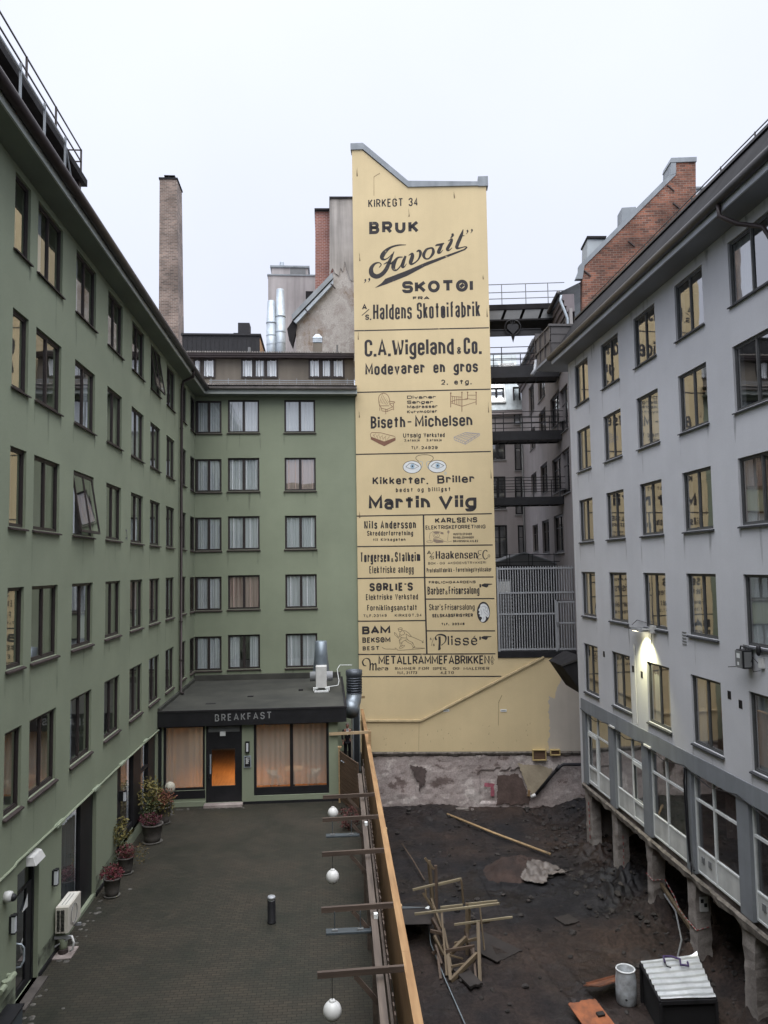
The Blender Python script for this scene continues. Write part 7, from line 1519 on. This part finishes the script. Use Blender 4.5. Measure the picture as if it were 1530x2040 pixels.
def board(name, x, y, w, l, rot, lab, m, cat='board', z=None, tilt=0., th=.03, group=None, extra=None):
    z = z if z is not None else pit_z(x, y) + .04
    M = Matrix.Translation((x, y, z)) @ Matrix.Rotation(R(rot), 4, 'Z') @ Matrix.Rotation(R(tilt), 4, 'X')
    t = thing(name, lab, cat, group=group, M=M); b = MB(); n = 10; rr = random.Random(int(x * 100))
    jag = [rr.uniform(-.03, .03) for _ in range(n + 1)]
    pts = [(-w / 2 + w * i / n, -l / 2 + jag[i]) for i in range(n + 1)] + [(w / 2 - w * i / n, l / 2 + jag[n - i]) for i in range(n + 1)]
    k = len(pts); b.add([(p[0], p[1], 0) for p in pts] + [(p[0], p[1], th) for p in pts], [tuple(range(k, 2 * k)), tuple(reversed(range(k)))] + [(i, (i + 1) % k, (i + 1) % k + k, i + k) for i in range(k)])
    put('sheet', (b, m), t, M=M)
    if extra: put(extra[0], (extra[1], extra[2]), t, M=M)
DIRTB = mat('muddy_board', (.028, .023, .021), .8, .25, 2, .2, 10)
board('plank', 3.95, 22.9, .42, 1.05, 18, 'short wide plank lying before the foot of the trestle', DIRTB, 'plank', th=.07)
board('muddy_sheet', 5.0, 24.8, 1.1, 1.7, 35, 'large thin muddy sheet on the floor right of the trestle', DIRTB, 'sheet')
board('muddy_sheet', 4.2, 20.0, 1.6, 1.1, 4, 'flat muddy sheet at the bottom middle of the pit floor', DIRTB, 'sheet', th=.05)
board('muddy_sheet', 8.0, 26.4, .6, .6, 20, 'small thin dark sheet alone in the middle of the pit floor', DIRTB, 'sheet')
board('rusty_plate', 6.85, 20.55, .82, 1.2, 12, 'bright orange rusty plate lying flat on the pit floor', mat('orange_rust', (.30, .10, .04), .8, .3, 3, .2, 20, dark=(.12, .05, .03)), 'plate', z=-2.66, tilt=10, extra=('latch', MB().box((.12, -.05, .03), (.32, .08, .09)), DIRTB))
board('rusty_plate', 7.75, 21.9, 1.15, .75, 18, 'brown rusty plate leaning behind the orange one', RUST, 'plate', z=-2.5, tilt=-24, extra=('stiffener', MB().box((-.5, .3, .03), (.5, .34, .08)), RUST))
board('plank', 8.9, 21.2, .1, .9, 40, 'thin dark plank beside the barrel', DIRTB, 'plank', th=.05)
t = thing('plastic_barrel', 'scuffed pale grey plastic barrel standing open beside the corrugated lid', 'barrel', (8.05, 21.3, FL))
bx, by, bz = 8.06, 21.35, -2.78
put('body', (MB().lathe((bx, by, bz), [(.24, 0), (.27, .05), (.285, .35), (.28, .62), (.25, .86), (.245, .9), (.225, .9), (.235, .6), (.235, .3), (.05, .28)], 24), BARR), t, smooth=True)
put('rim', (MB().tube([(bx + .245 * math.cos(a), by + .245 * math.sin(a), bz + .9) for a in [i * math.pi / 12 for i in range(25)]], .022, 6), PALE), t, smooth=True); put('bung', (MB().ball((bx - .1, by - .26, bz + .22), .03), BLACKM), t)
# corrugated lid on a dark bin frame
t = thing('corrugated_lidded_bin', 'dark framed bin covered with a pale corrugated steel sheet', 'bin', (9.1, 20.5, FL))
cz = -1.72; A, B_, Cc, D = Vector((8.30, 19.65, cz - .06)), Vector((9.72, 19.6, cz - .06)), Vector((10.15, 21.45, cz + .06)), Vector((8.5, 21.35, cz + .02))
b = MB(); nu, nv_ = 12, 84
for j in range(nv_ + 1):
    s = j / nv_
    for i in range(nu + 1):
        q = i / nu; p = (A * (1 - q) + B_ * q) * (1 - s) + (D * (1 - q) + Cc * q) * s
        b.v.append((p.x, p.y, p.z + .045 * max(-.55, min(.55, math.sin(s * 7 * 2 * math.pi))) + .02 * noise.noise(p * 2.0) + (.10 * (q - .9) * 10 * (s - .9) * 10 if q > .9 and s > .9 else 0)))
for j in range(nv_):
    for i in range(nu): a = j * (nu + 1) + i; b.f.append([a, a + 1, a + nu + 2, a + nu + 1])
put('lid_sheet', (b, CORR), t, smooth=True)
b = MB()
for p, q in ((A, B_), (B_, Cc), (Cc, D), (D, A)): b.bar(p - Vector((0, 0, .09)), q - Vector((0, 0, .09)), .07, .09)
for p in (A, B_, Cc, D): b.bar(p - Vector((0, 0, .1)), (p.x, p.y, FL), .07)
put('frame', (b, DKMET), t)
b = MB(); dz_ = Vector((0, 0, .14))
for p, q in ((A, B_), (D, A), (B_, Cc)):
    i_ = Vector((9.1, 20.5, 0)); pp = p.lerp(Vector((i_.x, i_.y, p.z)), .05); qq = q.lerp(Vector((i_.x, i_.y, q.z)), .05); b.quad((pp.x, pp.y, FL), (qq.x, qq.y, FL), qq - dz_, pp - dz_)
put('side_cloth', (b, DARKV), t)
t = thing('purple_strap', 'tangled dark purple lifting strap lying on the corrugated lid', 'strap', (9.45, 21.1, cz + .08))
put('band', (MB().tube([(9.05, 21.05, cz + .10), (9.1, 21.25, cz + .16), (9.35, 21.28, cz + .13), (9.5, 21.1, cz + .14), (9.42, 20.9, cz + .10), (9.6, 20.82, cz + .1), (9.66, 21.0, cz + .1)], .03, 6), PURP), t, smooth=True); put('hook', (MB().tube([(9.05, 21.05, cz + .1), (9.02, 20.85, cz + .1), (9.1, 20.78, cz + .1)], .018, 6), BLACKM), t)
# heap with pale tarpaulin
b = MB(); n = 40
for j in range(n + 1):
    for i in range(n + 1):
        u, v = i / n * 2 - 1, j / n * 2 - 1; x, y = 7.4 + u * 1.5, 30.6 + v * 1.3; r2 = u * u + v * v
        b.v.append((x, y, pit_z(x, y) - .05 + .34 * max(0, 1 - r2) * (1 + .6 * noise.noise(Vector((x * 2, y * 2, 3))) + .3 * noise.noise(Vector((x * 6, y * 6, 3))))))
for j in range(n):
    for i in range(n): a = j * (n + 1) + i; b.f.append([a, a + 1, a + n + 2, a + n + 1])
o = struct('clay_heap', (b, CLAY), smooth=True)
o['kind'] = 'stuff'; o['label'] = 'low heap of reddish clay on the pit floor'; o['category'] = 'heap'
t = thing('pale_tarpaulin', 'crumpled pale plastic tarpaulin lying on the reddish clay heap', 'tarpaulin', (8.2, 29.8, -2.5))
b = MB(); n = 44
def tz(x, y): return pit_z(x, y) + .10 + .09 * abs(noise.noise(Vector((x * 2.6, y * 2.6, 8)))) + .05 * abs(noise.noise(Vector((x * 6.5, y * 6.5, 2)))) + .18 * math.exp(-((x - 7.8) ** 2 + (y - 30.4) ** 2) / .6)
keep = {}
for j in range(n + 1):
    for i in range(n + 1):
        x, y = 7.0 + 2.1 * i / n, 29.0 + 1.9 * j / n; f1 = (x - 8.25) / .85; f2 = (y - 30.0) / .5; f3 = (x - 7.75) / .55; f4 = (y - 29.45) / .42
        if min((f1 + f2 * .25) ** 2 + (f2 - f1 * .3) ** 2, f3 ** 2 + f4 ** 2) + .55 * noise.noise(Vector((x * 2.2, y * 2.2, 1))) < 1: keep[(i, j)] = len(b.v); b.v.append((x, y, tz(x, y)))
for j in range(n):
    for i in range(n):
        q = [(i, j), (i + 1, j), (i + 1, j + 1), (i, j + 1)]
        if all(k in keep for k in q): b.f.append([keep[k] for k in q])
put('sheet', (b, TARP), t, smooth=True); put('tie_cord', (MB().tube([(8.6, 29.9, tz(8.6, 29.9) + .02), (8.8, 30.0, tz(8.8, 30) + .03), (9.0, 30.15, tz(9, 30.1) + .02)], .02, 5), DIRTB), t)
b = MB(); rr = random.Random(21)                                                # loose rubble, broken bits, mud clods
for _ in range(1150):
    x = rr.choice([rr.uniform(1.9, 10.8), rr.uniform(9.0, 12.5), rr.uniform(9.8, 12.5)]); y = rr.uniform(13, 38.6); r_ = abs(rr.gauss(0, .05)) + .018
    s = len(b.v); b.ball((x, y, pit_z(x, y) + r_ * .3), r_, 6, 4, (1, rr.uniform(.6, 1.3), rr.uniform(.4, .8)))
    for i in range(s, len(b.v)): b.v[i] = tuple(Vector(b.v[i]) + noise.noise_vector(Vector(b.v[i]) * 9) * r_ * .5)
o = struct('rubble', (b, mat('rubble_stone', (.038, .033, .030), .9, .45, .8, dark=(.010, .009, .009)))); o['kind'] = 'stuff'; o['label'] = 'scattered rubble stones over the pit floor'; o['category'] = 'rubble'
def stick(pts, r_, name, lab, m, cat, parts=None):
    t = thing(name, lab, cat, pts[0]); put('length', (MB().tube(pts, r_, 6), m), t, smooth=True)
stick([(3.1, 33.6, -2.6), (3.35, 31.6, -2.55), (3.6, 29.9, -2.68)], .03, 'thin_rod', 'thin dark rod lying by the hoarding side of the pit', TRD, 'rod')
stick([(3.2, 26.3, -2.2), (3.15, 24.8, -2.6), (3.3, 23, -2.7), (3.5, 20.6, -2.72)], .018, 'loose_cable', 'thin pale blue cable trailing left of the trestle', mat('pale_cable', (.16, .19, .21), .6), 'cable')
stick([(10.9, 25.2, -1.6), (11.0, 24.6, -1.9), (10.7, 23.6, -2.3), (10.2, 22.9, -2.55)], .03, 'loose_hose', 'grey hose hanging down the bank between the columns', MIDG, 'hose')
t = thing('tin_sheets', 'jumbled dark sheets and timber leaning behind the trestle by the hoarding', 'scrap', (2.6, 26.2, FL))
rr = random.Random(6)
for k in range(5):
    M = Matrix.Translation((2.5 + .12 * k, 26.6 - .35 * k, -2.35 + .1 * k)) @ Matrix.Rotation(R(rr.uniform(-12, 12)), 4, 'Z') @ Matrix.Rotation(R(rr.uniform(8, 24)), 4, 'X')
    put('sheet', (MB().box((-.65, -.3, 0), (.65, .3, .02)), [DKMET, DIRTB, HEATER][k % 3]), t, M=M)
put('bundle', (MB().tube([(3.15, 25.9, -2.0), (3.25, 25.7, -2.15), (3.2, 25.5, -2.35)], [.12, .1, .05], 8).rough(.04, 5), PALE), t, smooth=True)
# things on the yellow wall foot
for x0, y0, x1, y1, lab in ((1061, 1493, 1088, 1515, 'larger shallow wooden box fixed at the top of the bare foundation wall'), (1096, 1493, 1116, 1505, 'smaller shallow wooden box fixed at the top of the bare foundation wall')):
    a, c = onW(x0, y1, -.1), onW(x1, y0, -.1); t = thing('wooden_box', lab, 'box', MW @ Vector(((a[0] + c[0]) / 2, -.1, a[1])), group='wooden boxes on the foundation')
    b = MB()
    for s in ((a[0], a[1], c[0], a[1] + .05), (a[0], c[1] - .05, c[0], c[1]), (a[0], a[1] + .05, a[0] + .05, c[1] - .05), (c[0] - .05, a[1] + .05, c[0], c[1] - .05)): b.box((s[0], -.16, s[1]), (s[2], -.0, s[3]))
    put('frame', (b, mat('box_frame', (.46, .35, .16), .8, .15, 4)), t, M=MW); put('back', (MB().box((a[0] + .05, -.08, a[1] + .05), (c[0] - .05, -.05, c[1] - .05)), GATEW), t, M=MW)
pw3 = lambda x, y, v: Vector((onW(x, y, v)[0], v, onW(x, y, v)[1]))
t = thing('black_drain_pipe', 'black drain pipe running slantwise down the bare foundation wall', 'pipe', MW @ pw3(1060, 1588, -.15))
put('tube', (MB().tube([pw3(1175, 1523, -.14), pw3(1122, 1523, -.14), pw3(1112, 1530, -.14), pw3(1066, 1584, -.14)], .075, 10), BLACKM), t, M=MW, smooth=True); put('joint', (MB().tube([pw3(1116, 1525, -.14), pw3(1108, 1535, -.14)], .095, 10), BLACKM), t, M=MW, smooth=True)
put('end_cap', (MB().tube([pw3(1067, 1583, -.14), pw3(1058, 1588, -.16)], .08, 10), PLAST), t, M=MW, smooth=True); put('clip', (MB().bar(pw3(1053, 1586, -.1), pw3(1054, 1574, -.1), .12, .08), mat('clip_tan', (.25, .16, .08), .8)), t, M=MW)
a = onW(1058, 1617, -.3); t = thing('stone_block', 'flat pale block lying at the foot of the foundation wall', 'block', MW @ Vector((5.1, -.3, -2.7))); put('block', (MB().box((4.7, -.5, -2.78), (5.35, -.3, -2.66)).rough(.02, 4), CONC), t, M=MW, bev=.01); put('chip', (MB().box((5.45, -.5, -2.78), (5.6, -.38, -2.7)).rough(.02, 6), CONC), t, M=MW)
# on and between the columns
for pts, lab in (([(10.78, 32.05, -.7), (10.76, 31.95, -1.4), (10.78, 31.98, -2.3)], 'red and white tape hanging down the farthest column'), ([(11.0, 28.9, -1.0), (10.98, 28.85, -1.7), (10.95, 28.8, -2.35)], 'red and white tape hanging down the second farthest column')):
    t = thing('barrier_tape', lab, 'tape', pts[0], group='barrier tapes on the columns')
    P_ = [Vector(pts[0]).lerp(Vector(pts[1]), k / 6) for k in range(6)] + [Vector(pts[1]).lerp(Vector(pts[2]), k / 6) for k in range(7)]
    for m, o_ in ((TAPE_R, 0), (PALET, 1)):
        b = MB()
        for k in range(o_, 12, 2): b.bar(P_[k], P_[k + 1], .03, .012)
        put('red_stripes' if o_ == 0 else 'white_stripes', (b, m), t)
P_ = [(10.79, 26.3, -1.35), (10.8, 25.84, -1.42), (11.2, 25.8, -1.38), (11.1, 24.9, -1.55), (10.95, 24.2, -1.7), (10.79, 23.28, -1.6), (10.79, 22.78, -1.65), (11.25, 22.77, -1.55)]
t = thing('barrier_tape', 'red and white tape strung between the third and fourth columns', 'tape', P_[0], group='barrier tapes on the columns')
for m, o_ in ((TAPE_R, 0), (PALET, 1)):
    b = MB(); Q = []
    for p, q in zip(P_[:-1], P_[1:]): Q += [Vector(p).lerp(Vector(q), k / 6) for k in range(6)]
    for k in range(o_, len(Q) - 1, 2): b.bar(Q[k], Q[k + 1], .03, .012)
    put('red_stripes' if o_ == 0 else 'white_stripes', (b, m), t)
t = thing('survey_target', 'white survey target card with two black squares on a column', 'sign', (11.05, 22.78, -.9))
put('card', (MB().box((10.92, 22.76, -1.12), (11.18, 22.785, -.7)), PLAST), t); put('black_squares', (MB().box((10.95, 22.755, -.87), (11.04, 22.7595, -.76)).box((11.05, 22.755, -.99), (11.14, 22.7595, -.88)), BLACKM), t)
for p, q, w, lab in (((11.1, 25.9, -1.55), (11.0, 23.25, -2.05), .10, 'timber strut running between the third and fourth columns'), ((12.3, 25.7, -.5), (11.6, 23.2, -1.7), .09, 'dark diagonal strut behind the third column'), ((12.6, 25.6, -1.6), (12.2, 22.7, -1.5), .08, 'dark level strut under the slab behind the columns'), ((12.6, 28.7, -1.1), (12.3, 26.2, -1.15), .08, 'dark level strut between the second and third columns')):
    t = thing('shoring_strut', lab, 'strut', p, group='shoring struts under the slab'); put('bar', (MB().bar(p, q, w), TRM if 'timber' in lab else TRD), t); put('wedge', (MB().box((q[0] - .1, q[1] - .1, q[2] - .12), (q[0] + .1, q[1] + .05, q[2] - .02)), TRD), t)
